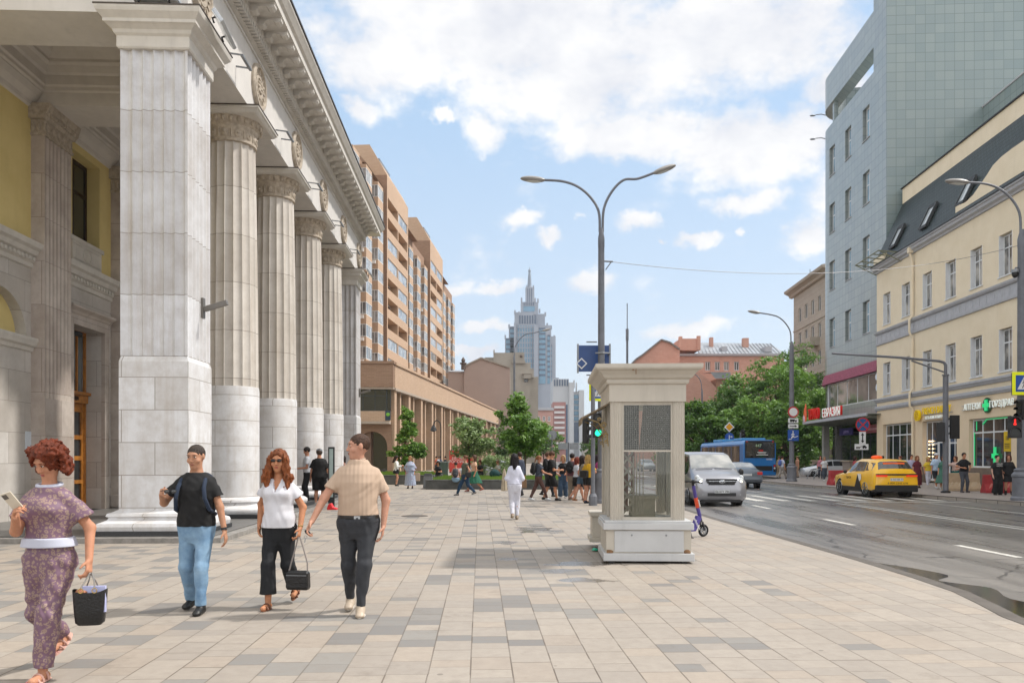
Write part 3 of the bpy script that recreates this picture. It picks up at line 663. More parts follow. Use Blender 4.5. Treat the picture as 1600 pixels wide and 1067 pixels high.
# floodlights: fixed to the pillar capitals
def flood(u, l, z, rot, label):
    r_ = root('floodlight', label, 'floodlight', st.matrix_basis @ Vector((u-OFF[0], l-OFF[1], z)), R(90)+TH+rot, 'floodlights on the portico')
    m_ = MB(); m_.box(-.42,-.16,.10,.42,.16,.17); m_.build('housing', mat('lamp_housing', '#b8bcc0', .4, .1, metal=.4), r_, bev=.01)
    m_ = MB(); m_.box(-.40,-.15,.085,.40,.15,.10); m_.build('lens', mat('lamp_lens', '#e6ecef', .2, .05), r_)
    m_ = MB(); m_.tube([(-.28,0,0),(-.28,.1,.03),(-.28,.08,.1)], .02, 6); m_.tube([(.28,0,0),(.28,.1,.03),(.28,.08,.1)], .02, 6); m_.build('bracket', BLK, r_)
    return r_
bpy.context.view_layer.update()
flood(15.05, 6.2, 10.03, R(90), 'wide silver floodlight lying on the front edge of the nearest pillar capital')
f2 = flood(15.7, 5.25, 9.9, R(-20), 'slanted silver floodlight on the street side of the nearest pillar capital'); f2.rotation_euler = (R(55), R(8), R(90)+TH)
f3 = flood(36.3, 5.25, 9.9, 0, 'small silver floodlight on the farthest pillar capital'); f3.rotation_euler = (R(55), 0, R(90)+TH)
def spot(u, l, z, label):
    r_ = root('wall_lamp', label, 'lamp', st.matrix_basis @ Vector((u-OFF[0], l-OFF[1], z)), R(90)+TH, 'box lamps on the pillar shafts')
    m_ = MB(); m_.box(-.06,-.05,-.2,.06,0,.2); m_.build('mount', mat('lamp_metal', '#6f6a64', .4, .1, metal=.3), r_)
    m_ = MB(); m_.bar((0,-.05,-.02),(0,-.50,.12),.11,.09); m_.build('lamp_head', MT['lamp_metal'], r_)
spot(16.0, 5.68, 4.55, 'grey box lamp on the side of the nearest square pillar'); spot(36.5, 5.68, 4.55, 'grey box lamp on the side of the farthest square pillar')
# attic/camera under the door lintel
r_ = root('security_camera', 'dark bullet camera fixed above the oak station door', 'camera', st.matrix_basis @ Vector((drs[0]-OFF[0]-.25, YW-OFF[1]+.2, 4.95)), R(90)+TH)
MB().cyl((-.2,0,0),(.15,-.1,-.03),.07,12).build('camera_body', BLK, r_); MB().cyl((-.05,.0,.05),(-.05,0,.16),.03,8).build('mount', BLK, r_)
# ------------------------------------------------ buildings on the right of the street
RB = math.atan2(75, F)                       # direction of the right-hand frontages
def rframe(px, d):                           # world point and rotation: local x towards the camera, y into the building
    return ((px-800)*d/F, d, 0), -R(90) - RB
YEL = mat('cream_render', '#dccfb7', .8, .05, scale=1.0, streak=.12, color2='#d5c7ad'); YEL2 = mat('peach_render', '#d8c6ab', .8, .05, scale=1.0, streak=.12, color2='#d2bfa2')
GTR = mat('grey_trim', '#aeb0b6', .7, .08, streak=.25); WFR = mat('white_frame', '#d4d7da', .45, .04); PLN = mat('brown_plinth', '#776759', .6, .2, scale=3)
loc, rz = rframe(1370, 58)
yb = root('yellow_building', 'cream yellow three storey building with dark mansard roof, skylights and shops on the ground floor', 'building', loc, rz)
XE = 46
WX = [1.8, 4.9, 8.0, 11.0, 13.9, 16.8] + [19.8 + 3*i for i in range(8)]
h2 = [(x-.62, x+.62, 11.1, 13.3) for x in WX]; h1 = [(x-.62, x+.62, 6.1, 8.35) for x in WX]
gr = [(1.1, 5.7, 1.3, 3.95), (7.3, 11.7, .12, 3.9), (13.1, 17.3, 1.0, 3.75), (20, 24, 1.0, 3.8), (27, 31, 1, 3.8)]
MB().wall(0, XE, 5.3, 15.3, h1+h2, 0, .3).build('upper_wall', YEL, yb, fixn=False)
MB().wall(0, XE, 1.0, 5.3, [g for g in gr], 0, .35).build('shop_wall', YEL2, yb, fixn=False)
m = MB(); 
for a, b in ((0,7.3),(11.7,XE)): m.box(a, -.06, 0, b, .0, 1.0)
m.build('plinth', PLN, yb)
m = MB(); m.box(7.3,-.0,0,7.5,.4,1.0); m.build('plinth', PLN, yb)
m = MB(); m.wall(0, 14, 0, 15.3, [], 0, 0); o = m.build('end_wall', YEL, yb, fixn=False); o.rotation_euler = (0,0,R(90)); o.location = (0.0,0.0,0)
MB().box(.01, .5, 0, XE, 14, 15.28).build('body', YEL, yb)
m = MB()
m.ext([(0,5.55),(-.10,5.58),(-.16,5.68),(-.22,5.74),(-.22,5.86),(0,5.9)], 'x', -.05, XE); m.ext([(0,4.98),(-.08,5.0),(-.12,5.08),(-.16,5.12),(-.16,5.26),(0,5.32)], 'x', -.05, XE)
m.ext([(0,9.72),(-.1,9.74),(-.12,9.86),(0,9.86)], 'x', -.05, XE); m.ext([(0,10.5),(-.12,10.52),(-.2,10.62),(-.22,10.72),(0,10.74)], 'x', -.05, XE)
for i in range(62): x = .15 + i*.74; m.box(x, -.05, 9.95, x+.10, -.002, 10.45); m.box(x+.1, -.035, 10.37, x+.74, -.002, 10.45); m.box(x+.1, -.035, 9.95, x+.74, -.002, 10.03)
m.box(-.05, -.03, 9.86, XE, -.001, 10.5); m.build('string_course', GTR, yb)
m = MB(); m.ext([(0,15.0),(-.1,15.02),(-.14,15.12),(-.30,15.2),(-.34,15.34),(-.42,15.38),(-.42,15.46),(.3,15.5)], 'x', -.1, XE); m.build('cornice', GTR, yb)
m = MB(); m.box(-.1,-.46,15.46,XE,-.36,15.52); m.build('gutter', BLK, yb)
for hx in h1+h2:
    w_ = win(yb, hx[0]+.05, hx[1]-.05, hx[2]+.03, hx[3]-.03, .2, WFR, GLC, nx=[.45], trans=(.68,), fw=.075)
    m = MB(); m.box(hx[0]-.06, -.07, hx[2]-.06, hx[1]+.06, .2, hx[2]); m.build('window_sill', WFR, yb)
    # white painted reveal lining
    m = MB(); m.box(hx[0]-.001, -.015, hx[2], hx[0]+.03, .3, hx[3]); m.build('reveal', WFR, yb); m = MB(); m.box(hx[1]-.03, -.015, hx[2], hx[1]+.001, .3, hx[3]); m.build('reveal', WFR, yb)
# mansard
MS = mat('dark_roof_tiles', '#22302e', .45, .25, scale=8)
def mansard_mat():
    m = brickmat('mansard_tiles', '#1f2b2a', '#2b3836', '#0e1413', .32, .30, .03, .5, .5, .2, bump=.8); return m
MS = mansard_mat()
m = MB(); m.add([(-.05,-.3,15.5),(XE,-.3,15.5),(XE,1.9,20.2),(-.05,1.9,20.2),(-.05,4,20.2),(-.05,4,15.5)], [(0,1,2,3),(0,3,4,5)]); m.build('mansard_roof', MS, yb, fixn=False)
m = MB(); m.box(-.15, 1.9, 20.2, XE, 2.4, 21.3); m.box(-.15, 2.4, 15.5, .25, 14, 21.3); m.build('parapet', YEL, yb); MB().box(-.25, 1.8, 21.3, XE, 2.5, 21.38).build('parapet_capping', BLK, yb)
for sx in (2.8, 7.5, 12.2):
    f = 1.7 if sx < 11 else 2.3
    m = MB(); z0 = 16.3; dz = 1.4; dy = dz * 2.2/4.7
    y0 = -.3 + (z0-15.5)*2.2/4.7 - .10
    def pt(x, k, o=0): return (x, y0 + dy*k - o, z0 + dz*k + o*.3)
    w2 = .5
    for a, b, ww in (((sx-w2),(sx-w2),0),((sx+w2),(sx+w2),0)): m.bar(pt(a,0,.04), pt(b,1,.04), .12, .16)
    m.bar(pt(sx-w2,0,.04), pt(sx+w2,0,.04), .12, .16); m.bar(pt(sx-w2,1,.04), pt(sx+w2,1,.04), .16, .2)
    fr = m.build('skylight', mat('skylight_frame', '#3a3d3f', .5), yb)
    MB().add([pt(sx-w2,0,.03), pt(sx+w2,0,.03), pt(sx+w2,1,.03), pt(sx-w2,1,.03)], [(0,1,2,3)]).build('pane', mat('skylight_pane', '#b4bdc2', .1, .15), fr)
# curved gable on the facade
gz = [(11.8,15.5),(11.8,16.35),(12.4,16.2),(13.0,16.15),(13.8,16.3),(14.5,16.6),(15.2,16.9),(15.8,17.2),(16.6,17.35),(17.6,17.4),(19.2,17.4),(22,17.4),(22.6,17.2),(23.2,17.0),(24.5,16.3),(25.6,16.2),(25.6,15.5)]
m = MB(); m.ext([(0,0)] , 'y', 0, 0) if False else None
vs = [(x,-.12,z) for x, z in gz] + [(x,.25,z) for x, z in gz]; n = len(gz)
m.add(vs, [tuple(range(n)), tuple(range(2*n-1, n-1, -1))] + [(i,(i+1)%n,n+(i+1)%n,n+i) for i in range(n)]); m.build('gable', YEL, yb)
m = MB(); m.tube([(x,.06,z+.04) for x, z in gz[1:-1]], .11, 8); m.build('gable_capping', mat('brown_capping', '#57483e', .5), yb)
MB().box(.05,-.25,15.5,1.9,.3,16.1).build('dormer_cheek', YEL, yb)
# downpipe
m = MB(); m.tube([(6.2,-.3,15.3),(6.2,-.28,14.9),(6.2,-.14,14.4),(6.2,-.14,10.9),(6.2,-.34,10.6),(6.2,-.34,9.8),(6.2,-.14,9.4),(6.2,-.14,6.1),(6.2,-.32,5.8),(6.2,-.32,5.0),(6.2,-.14,4.7),(6.2,-.14,.2)], .075, 8); m.box(6.05,-.42,15.0,6.35,-.15,15.35)
m.build('downpipe', YEL, yb)
# shop fronts
GLG = glassmat('shop_glass', (.018,.022,.026), var_c=(.075,.07,.066), scale=.7)
w_ = win(yb, 1.15, 5.65, 1.32, 3.93, .22, WFR, GLG, nx=4, trans=(.70,), fw=.09, name='shop_window')
w_ = win(yb, 7.35, 8.9, .14, 3.88, .25, WFR, GLG, nx=2, trans=(.62,), fw=.09, name='shop_window')
w_ = win(yb, 10.3, 11.65, .14, 3.88, .25, WFR, GLG, nx=2, trans=(.62,), fw=.09, name='shop_window')
w_ = win(yb, 8.93, 10.27, .14, 2.6, .25, WFR, GLG, nx=2, fw=.12, name='shop_door'); w_ = win(yb, 8.93, 10.27, 2.62, 3.88, .25, WFR, GLD, nx=2, fw=.09, name='shop_window')
w_ = win(yb, 13.15, 17.25, 1.02, 3.73, .2, WFR, GLG, nx=[.25,.52,.78], trans=(.72,), fw=.09, name='shop_window')
for g in gr[3:]: win(yb, g[0]+.05, g[1]-.05, g[2]+.02, g[3]-.02, .22, WFR, GLG, nx=4, trans=(.7,), fw=.09, name='shop_window')
GRN = mat('green_light', (.03,.62,.22), .4, .02, emit=.28)
m = MB(); m.box(13.26,.19,1.12,13.33,.2,3.0); m.box(13.5,.19,3.1,13.57,.2,3.62); m.box(14.6,.185,3.66,17.2,.2,3.71); m.bar((14.2,.19,3.42),(14.6,.19,3.68),.04,.05); m.build('neon_edge', GRN, yb)
MB().box(13.36,.3,1.1,14.2,.34,3.0).build('green_panel', mat('green_panel', '#0f6a45', .5, .1, emit=.25), yb)
MB().box(14.3,.3,1.1,15.2,.34,2.9).build('window_poster', mat('pale_poster', '#8fa39b', .5, .2), yb)
m = MB(); m.box(15.25,.1,1.55,15.85,.14,1.8) ; m.box(15.43,.1,1.25,15.67,.14,2.15); m.build('window_cross', GRN, yb)
MB().box(16.35,.15,1.9,17.0,.17,2.95).build('yellow_poster', mat('yellow_poster', '#cfae12', .6, .05), yb)
txt('poster_text', '18', .34, (16.67,.14,2.6), BLK, yb, ext=.004); m = MB()
for k in range(3): m.box(16.45,.142,2.28-.1*k,16.9,.149,2.32-.1*k)
m.build('poster_text', BLK, yb)
m = MB()
for k in range(9): m.ell((7.75,.22,.7+k*.24),.035,6,4); 
for k in range(4): m.ell((7.75+.17*k,.22,2.62),.035,6,4)
for k in range(8): m.ell((8.26,.22,.7+k*.24),.035,6,4)
m.build('window_bulbs', mat('bulb_light', (1.0,.72,.4), .4, .02, emit=3.0), yb)
m = MB(); m.ell((10.6,-.55,2.9),(.5,.03,.03),6,4)
# shop signs: things of their own on the facade
def rpt(x, y, z): return Matrix.LocRotScale(Vector(loc), Matrix.Rotation(rz, 3, 'Z'), None) @ Vector((x, y, z))
YLT = mat('yellow_letters', '#d9b800', .4, .05, emit=.12); WLT = mat('white_letters', '#e8efea', .4, .05, emit=.15)
s1 = root('shop_sign', 'yellow french bakery sign with round sun logo and small white line below', 'sign', rpt(9.0,-.08,4.3), rz)
txt('lettering', 'FRENCH BAKERY', .62, (.45,-.06,.2), YLT, s1, ext=.02, sx=.78)
txt('small_lettering', 'ЕСТЬ КОФЕ И ВЫПЕЧКА', .26, (.3,-.04,-.22), WLT, s1, ext=.01, sx=.85)
m = MB(); m.cyl((-2.0,-.02,0),(-2.0,-.16,0),.36,28); m.build('logo_disc', YLT, s1)
m = MB()
for a in range(12): t = a*math.pi/6; m.bar((-2.0+.17*math.cos(t),-.165,.17*math.sin(t)),(-2.0+.3*math.cos(t),-.165,.3*math.sin(t)),.03,.02)
m.tube([(-2.0+.11*math.cos(t*.4),-.165,.11*math.sin(t*.4)) for t in range(17)],.02,6); m.build('logo_rays', mat('ochre_mark', '#a8780c', .5), s1)
m = MB(); m.box(-1.5,-.02,-.02,2.3,.05,.02); m.box(-1.3,-.02,-.3,1.8,.05,-.27); m.build('rail', GTR, s1)
s2 = root('pharmacy_sign', 'white pharmacy letters with glowing green cross between two words', 'sign', rpt(15.15,-.08,4.42), rz)
txt('lettering', 'АПТЕКИ', .50, (-1.45,-.06,0), WLT, s2, ext=.02, sx=.9); txt('lettering', 'ГОРЗДРАВ', .50, (1.5,-.06,0), WLT, s2, ext=.02, sx=.86)
m = MB(); m.box(-.30,-.10,-.10,.30,-.02,.10); m.box(-.10,-.10,-.30,.10,-.02,.30); m.build('cross', GRN, s2)
m = MB(); m.cyl((0,.02,0),(0,-.02,0),.42,20); m.build('cross_backing', mat('dark_green', '#11583a', .5), s2)
m = MB(); m.box(-2.7,-.02,.1,2.8,.05,.13); m.box(-2.7,-.02,-.14,2.8,.05,-.11); m.build('rail', GTR, s2)
s3 = root('light_frame', 'flat steel lattice frame jutting out under the roof edge between the two buildings', 'frame', rpt(2.4,-.4,15.2), rz)
m = MB()
for y in (0,-.6,-1.2): m.bar((-2.2,y,.35-y*.1),(2.0,y,.35-y*.1),.06,.06)
for x in (-2.2,-1.1,0,1,2): m.bar((x,.35,.3),(x,-1.25,.47),.06,.06)
m.bar((-2.2,-1.2,.47),(-2.2,.3,-.3),.05,.05); m.bar((2,-1.2,.47),(2,.3,-.3),.05,.05); m.build('lattice', mat('olive_steel', '#7c7d62', .5, .2), s3)
m = MB(); m.box(10.55,-.5,1.2,11.4,-.2,4.1)
# ------------------------------------------------ tiled office building
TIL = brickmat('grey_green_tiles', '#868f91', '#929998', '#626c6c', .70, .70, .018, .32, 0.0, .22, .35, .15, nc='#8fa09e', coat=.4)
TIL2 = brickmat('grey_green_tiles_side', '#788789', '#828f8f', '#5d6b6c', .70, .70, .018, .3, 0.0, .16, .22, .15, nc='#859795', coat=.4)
loc2, rz2 = rframe(1385, 58.5)
tb = root('tiled_office_building', 'tall office block in grey green square tiles with rounded corner and open roof ring', 'building', loc2, rz2)
LX = -13.0; RC = 3.2
DW = [(-2.9-.1, 0), ]
dxs = [-3.9, -7.8, -11.7]; zrows = [26.7, 21.6, 16.5, 11.4]
hl = [(x-.7, x+.7, z, z+2.55) for x in dxs for z in zrows]
MB().wall(LX, 0, 9.0, 31.3, hl, 0, .35).build('front_wall', TIL, tb, fixn=False)
MB().wall(LX, -1.1, 4.9, 9.0, [(LX+.0, -1.4, 6.0, 9.0)], 0, .3).build('front_wall', TIL, tb, fixn=False)
MB().wall(-1.1, 0, 4.9, 9.0, [], 0, .3).build('front_wall', TIL, tb, fixn=False)
for h in hl: win(tb, h[0]+.3, h[1]-.02, h[2]+.04, h[3]-.04, .2, WFR, GLB, nx=[.5], trans=(.6,), fw=.08); 
for h in hl: MB().box(h[0]-.05,-.06,h[2]-.06,h[1]+.05,.1,h[2]).build('window_sill', GTR, tb)
def curved(z0, z1, n=14, rr=RC, r0=0, a1=1.75, thick=None):
    mb = MB(); pts = [(LX + r0 - rr*math.sin(a1*i/n), rr - rr*math.cos(a1*i/n)) for i in range(n+1)]
    for i in range(n):
        a, b = pts[i], pts[i+1]; mb.add([(a[0],a[1],z0),(b[0],b[1],z0),(b[0],b[1],z1),(a[0],a[1],z1)], [(3,2,1,0)])
    return mb, pts
mb, cp = curved(9.0, 31.3); e = cp[-1]; mb.add([(e[0],e[1],9),(e[0]+1,20,9),(e[0]+1,20,31.3),(e[0],e[1],31.3)], [(3,2,1,0)]); mb.build('corner_wall', TIL, tb, smooth=True, fixn=False)
mb, _ = curved(4.9, 6.0); mb.build('corner_wall', TIL, tb, smooth=True, fixn=False)
GLT = glassmat('strip_glass', (.09,.09,.085), var_c=(.32,.30,.27), scale=.35)
PNK = mat('pink_awning', '#a2546b', .7, .25, scale=6, streak=.3)
mb = MB(); mb.ext([(0,9.0),(-.12,9.0),(-.30,8.15),(0,8.15)], 'x', LX, -1.25); mb.build('awning', PNK, tb)
mb = MB(); pa = [(LX-(RC+.12)*math.sin(1.5*i/12), RC-(RC+.12)*math.cos(1.5*i/12)) for i in range(13)]; pb = [(LX-(RC+.3)*math.sin(1.5*i/12), RC-(RC+.3)*math.cos(1.5*i/12)) for i in range(13)]
for i in range(12): mb.add([(*pa[i],9.0),(*pa[i+1],9.0),(*pb[i+1],8.15),(*pb[i],8.15)], [(0,1,2,3)])
mb.build('awning', PNK, tb, fixn=False)
win(tb, LX, -1.4, 6.0, 8.15, .12, WFR, GLT, nx=5, fw=.09, name='strip_window')
mb, _ = curved(6.0, 8.15, rr=RC-.15, r0=0); mb.build('corner_glass', GLT, tb, fixn=False)
mb = MB()
for i in range(0, 13, 4): t = 1.5*i/12; mb.box(LX-(RC-.1)*math.sin(t)-.04, RC-(RC-.1)*math.cos(t)-.04, 6.0, LX-(RC-.1)*math.sin(t)+.04, RC-(RC-.1)*math.cos(t)+.04, 8.15)
mb.build('mullion', WFR, tb)
# tall block + camera-facing wall (behind the yellow building)
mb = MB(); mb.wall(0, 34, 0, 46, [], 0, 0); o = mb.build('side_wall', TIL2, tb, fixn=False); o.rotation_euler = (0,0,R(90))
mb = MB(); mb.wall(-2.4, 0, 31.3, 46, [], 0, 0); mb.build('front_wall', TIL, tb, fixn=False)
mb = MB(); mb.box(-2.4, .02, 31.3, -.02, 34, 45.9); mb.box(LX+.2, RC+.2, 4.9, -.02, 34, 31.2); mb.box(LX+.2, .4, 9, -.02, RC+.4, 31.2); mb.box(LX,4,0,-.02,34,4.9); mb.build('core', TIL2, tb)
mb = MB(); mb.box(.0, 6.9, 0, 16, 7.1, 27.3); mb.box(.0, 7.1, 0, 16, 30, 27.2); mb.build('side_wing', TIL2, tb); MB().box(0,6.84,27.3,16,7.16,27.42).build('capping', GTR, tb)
# roof ring with open slot
rg = MB(); n = 16; outer = [(-2.4, 0), (LX, 0)] + [(LX - RC*math.sin(1.75*i/n), RC - RC*math.cos(1.75*i/n)) for i in range(1, n+1)] + [(LX-RC+.1, 9)]
inner = [(-2.4, 1.0), (LX, 1.0)] + [(LX - (RC-1)*math.sin(1.75*i/n), RC - (RC-1)*math.cos(1.75*i/n)) for i in range(1, n+1)] + [(LX-RC+1.1, 9)]
for i in range(len(outer)-1):
    a, b, c_, d_ = outer[i], outer[i+1], inner[i+1], inner[i]
    za, zb_ = 33.2, 36.0
    rg.add([(*a,za),(*b,za),(*b,zb_),(*a,zb_),(*d_,za),(*c_,za),(*c_,zb_),(*d_,zb_)], [(3,2,1,0),(0,1,5,4),(7,6,2,3),(4,5,6,7)])
rg.build('roof_ring', TIL, tb, smooth=True, ang=25, fixn=False)
MB().box(LX+1, .15, 31.3, LX+1.4, .5, 33.2).build('post', TIL, tb); m = MB(); m.box(LX-2.6, 2.8, 31.3, LX-2.3, 3.1, 33.2); m.build('post', TIL, tb)
for z in (33.4, 31.2):
    m = MB(); m.tube([(LX-2.0,.9,z-.1),(LX-2.2,.2,z+.2),(LX-2.3,-.3,z+.2)],.04,6); m.ell((LX-2.35,-.55,z+.15),(.14,.28,.07),8,6)
    m.build('facade_lamp', STEEL, tb)
# ground floor: canopy, glazing, column, plinth
m = MB(); m.box(LX-.6,-2.0,4.62,1.4,-1.9,4.85); m.box(LX-.6,-1.9,4.62,LX-.5,3,4.85); m.build('canopy_edge', GTR, tb)
m = MB()
for i in range(22): x = LX-.4+i*.66; m.bar((x,-1.9,4.66),(x+.1,.6,4.45),.09,.22)
m.box(LX-.5,-1.9,4.76,1.3,.6,4.79); m.build('canopy_ribs', mat('canopy_steel', '#8b9087', .5, .2), tb)
m = MB(); m.box(-1.0,-.1,0,-.6,.3,4.6); m.build('pier', mat('pale_pier', '#9b9a97', .6, .1), tb); m = MB(); m.box(LX-.5,-.3,0,LX,.2,4.6); m.build('pier', mat('pale_pier', '#9b9a97', .6, .1), tb)
win(tb, LX, -4.4, 1.3, 4.4, .5, mat('dark_frame', '#35393a', .5), GLG, nx=4, trans=(.78,), fw=.07, name='shop_window')
win(tb, -4.3, -1.0, .1, 4.4, .5, MT['dark_frame'], GLD, nx=3, trans=(.75,), fw=.07, name='shop_door')
m = MB(); m.box(LX-1.4,-.9,0,-4.9,.5,1.25); m.build('terrace_wall', brickmat('terrace_stone', '#8d8076', '#97897d', '#6e645c', .8,.4,.01), tb); MB().box(LX-1.5,-1.0,1.25,-4.8,.5,1.36).build('terrace_coping', mat('sand_coping', '#ac9c85', .6,.1), tb)
m = MB(); m.box(-4.6,.3,0,0,.48,.1); m.build('threshold', DGR, tb)
def tpt(x, y, z): return Matrix.LocRotScale(Vector(loc2), Matrix.Rotation(rz2, 3, 'Z'), None) @ Vector((x, y, z))
RED = mat('red_letters', '#c21f1c', .4, .05, emit=.12)
s4 = root('restaurant_sign', 'red and white sign letters with a flame emblem on the canopy of the tiled building', 'sign', tpt(-7.4,-1.95,4.87), rz2)
txt('red_lettering', 'ТРИО', 1.25, (-3.1,-.02,.46), RED, s4, ext=.1, sx=.82, bold=.015); 
txt('white_lettering', 'ЕВРАЗИЯ', 1.0, (1.35,-.06,.40), WLT, s4, ext=.02, sx=.95); txt('letter_backing', 'ЕВРАЗИЯ', 1.0, (1.42,.06,.40), RED, s4, ext=.06, sx=.95, bold=.012)
m = MB(); m.ell((-5.6,0,.55),(.34,.12,.75),14,10); m.ell((-5.45,0,1.1),(.14,.08,.5),10,8); m.build('flame_emblem', mat('flame_orange', '#cf5a34', .4, .1, emit=.1), s4, smooth=True)
m = MB(); m.ell((-5.65,-.06,.25),(.26,.12,.36),12,8); m.build('flame_heart', mat('flame_pink', '#d9b5c4', .4, .1), s4, smooth=True)
s5 = root('hanging_shop_sign', 'purple shop sign hanging under the canopy of the tiled building', 'sign', tpt(-8.2,.1,3.75), rz2)
MB().box(-1.7,-.08,-.26,1.3,0,.34).build('panel', mat('purple_panel', '#3d2f78', .4, .1), s5); txt('lettering', 'galerea', .42, (-.1,-.09,.05), mat('lilac_letters','#a79ad0',.5,.05), s5, ext=.006)
s6 = root('shop_banner', 'faded pink banner over the glass doors beside the purple sign', 'sign', tpt(-3.1,.1,3.8), rz2)
MB().box(-1.9,-.06,-.3,1.7,0,.35).build('panel', mat('faded_pink', '#9d5560', .5, .2), s6)
MB().box(-1.5,-.065,-.08,1.4,-.06,.08).build('stripe', mat('pale_pink', '#c89aa0', .5, .1), s6)
s7 = root('street_name_sign', 'blue street name plate low on the tiled building by the yellow corner', 'sign', tpt(-.35,-.03,5.3), rz2)
MB().box(-1.35,-.05,-.3,.25,0,.3).build('plate', mat('sign_blue', '#25407e', .4, .1), s7); txt('lettering', 'НОВОСЛОБОДСКАЯ', .2, (-.55,-.055,.05), WLT, s7, ext=.003, sx=.8)
s8 = root('clinic_sign', 'two blue shop signs stacked beside the strip windows', 'sign', tpt(-.5,-.05,7.4), rz2)
BLU = mat('bright_blue', '#1656b8', .4, .1, emit=.1)
m = MB(); m.box(-.75,-.12,.05,.3,0,.65); m.build('upper_panel', mat('teal_blue','#12679f',.4,.1), s8, bev=.05); m = MB(); m.box(-.6,-.12,-.85,.4,0,-.1); m.build('lower_panel', BLU, s8, bev=.05)
m = MB(); m.cyl((-.85,-.02,.3),(-.85,-.14,.3),.24,16); m.cyl((-.72,-.02,-.5),(-.72,-.14,-.5),.3,16); m.build('logo_disc', mat('pale_disc','#cdd9ea',.4,.05), s8)
# older beige block behind the tiled building
loc3, rz3 = rframe(1283, 102)
bb = root('beige_block', 'old beige stone apartment block with heavy cornice behind the rounded corner', 'building', loc3, rz3)
BST = brickmat('beige_stone', '#a69c90', '#ada397', '#91877b', 1.2, .6, .02, .8, .5, .2, .5, .2)
hs = [(x-.6,x+.6,z,z+1.9) for x in (-9,-6.2,-3.4,-.6,2.2) for z in (3.2,6.7,10.2,13.7,17.2,20.7)]
MB().wall(-12, 4, 0, 25.2, hs, 0, .25).build('wall', BST, bb, fixn=False)
m = MB(); m.box(-12,.3,0,4,16,25.1); m.build('body', BST, bb); m = MB(); m.box(-12.0,-.0,0,-11.95,16,25.2); m.build('end_wall', BST, bb)
for h in hs: win(bb, h[0], h[1], h[2], h[3], .15, WFR, GLG, nx=2, fw=.09)
m = MB(); m.ext([(0,24.6),(-.4,24.7),(-.5,25.0),(-1.1,25.3),(-1.2,25.6),(0,25.8)],'x',-12.8,4); m.box(-12.8,0,25.3,-12,16,25.7); m.box(-12,-.12,12.6,4,0,12.9); m.box(-12,-.1,19.6,4,0,19.8); m.build('cornice', BST, bb)
m = MB(); m.box(-8.0,-1.2,16.2,-6.0,0,17.3); m.box(-8.0,-1.2,9.2,-6.0,0,10.3); m.box(-2.6,-1.2,16.2,-.6,0,17.3); m.build('balcony', BST, bb)
m = MB(); m.tube([(-11,2,25.5),(-11,2,28.5)],.05,6); m.bar((-11.6,2,28),(-10.4,2,28),.05,.05); m.bar((-11.4,2,27.5),(-10.6,2,27.5),.05,.05); m.build('antenna', STEEL, bb)
# ------------------------------------------------ salmon building behind the trees
d0 = 135
def X(px, d=d0): return (px-800)*d/F
def Z(py, d=d0): return EYE + (HZ-py)*d/F
SAL = brickmat('salmon_brick', '#be9282', '#c39a8a', '#ad8273', .5, .16, .01, .85, .5, .25, .4, .15)
ob = root('salmon_building', 'salmon brick building with grey metal roof rising above the trees', 'building', (X(1062), d0, 0))
x0 = X(1062); L0 = lambda px: X(px) - x0
hh = [(L0(a), L0(a+8), Z(579), Z(565)) for a in (1102,1117,1131,1147)] + [(L0(a), L0(a+8), Z(620), Z(603)) for a in (1118.5,1131,1147,1165,1180)]
MB().wall(L0(1062), L0(1225), 0, Z(556), hh, 0, .3).build('wall', SAL, ob, fixn=False)
MB().box(L0(1062), .3, 0, L0(1225), 14, Z(557)).build('body', SAL, ob)
for h in hh: win(ob, h[0]+.03, h[1]-.03, h[2]+.03, h[3]-.03, .15, WFR, GLT, nx=2, fw=.09)
m = MB(); m.ext([(0,Z(557)),(-.5,Z(556)),(-.6,Z(553)),(0,Z(552))],'x',L0(1062),L0(1226)); m.build('cornice', GTR, ob)
MRF = mat('metal_roof', '#9fa3a8', .45, .15, scale=.6, metal=.2)
m = MB(); m.add([(L0(1090),-.5,Z(553)),(L0(1226),-.5,Z(553)),(L0(1215)+1,7,Z(537,142)),(L0(1090)+1,7,Z(535,142)),(L0(1226),14,Z(553))], [(0,1,2,3),(1,4,2)])
for i in range(22): a = L0(1092+i*6); m.bar((a,-.45,Z(552.5)),(a*.98+1,6.9,Z(536.5,142)),.06,.12)
m.build('roof', MRF, ob)
for a, b, c in ((1119,1124,527),(1172,1181,528)): MB().box(L0(a),4,Z(548),L0(b),5,Z(c,139)).build('chimney', SAL, ob)
m = MB(); m.box(L0(1196),0,Z(550),L0(1206),3,Z(541)); m.box(L0(1131),1,Z(549),L0(1139),3,Z(540)); m.build('dormer', GTR, ob)
m = MB(); m.box(L0(1060),-1.5,Z(549),L0(1090),4,Z(531)); m.box(L0(1058),-1.7,Z(549),L0(1063),-1,Z(528)); m.box(L0(1086),-1.7,Z(549),L0(1091),-1,Z(527)); m.build('stair_tower', SAL, ob)
gp = [(987,640),(987,569),(994,562),(1003,556),(1033,532),(1046,536),(1062,547),(1062,640)]
m = MB(); pl = [(X(a,128)-x0, Z(b,128)) for a, b in gp]; n = len(pl)
ob2 = root('salmon_gabled_house', 'windowless salmon gable wall left of the metal roof', 'building', (X(1025,128), 128, 0)); xo = X(1025,128)
gpl = [(X(a,128)-xo, max(Z(b,128),0)) for a, b in gp]; gpl[0] = (gpl[0][0], 0); gpl[-1] = (gpl[-1][0], 0)
m = MB(); m.add([(a,0,b) for a,b in gpl]+[(a,16,b) for a,b in gpl], [tuple(range(n)), tuple(range(2*n-1,n-1,-1))]+[(i,(i+1)%n,n+(i+1)%n,n+i) for i in range(n)]); m.build('gable_wall', SAL, ob2)
m = MB()
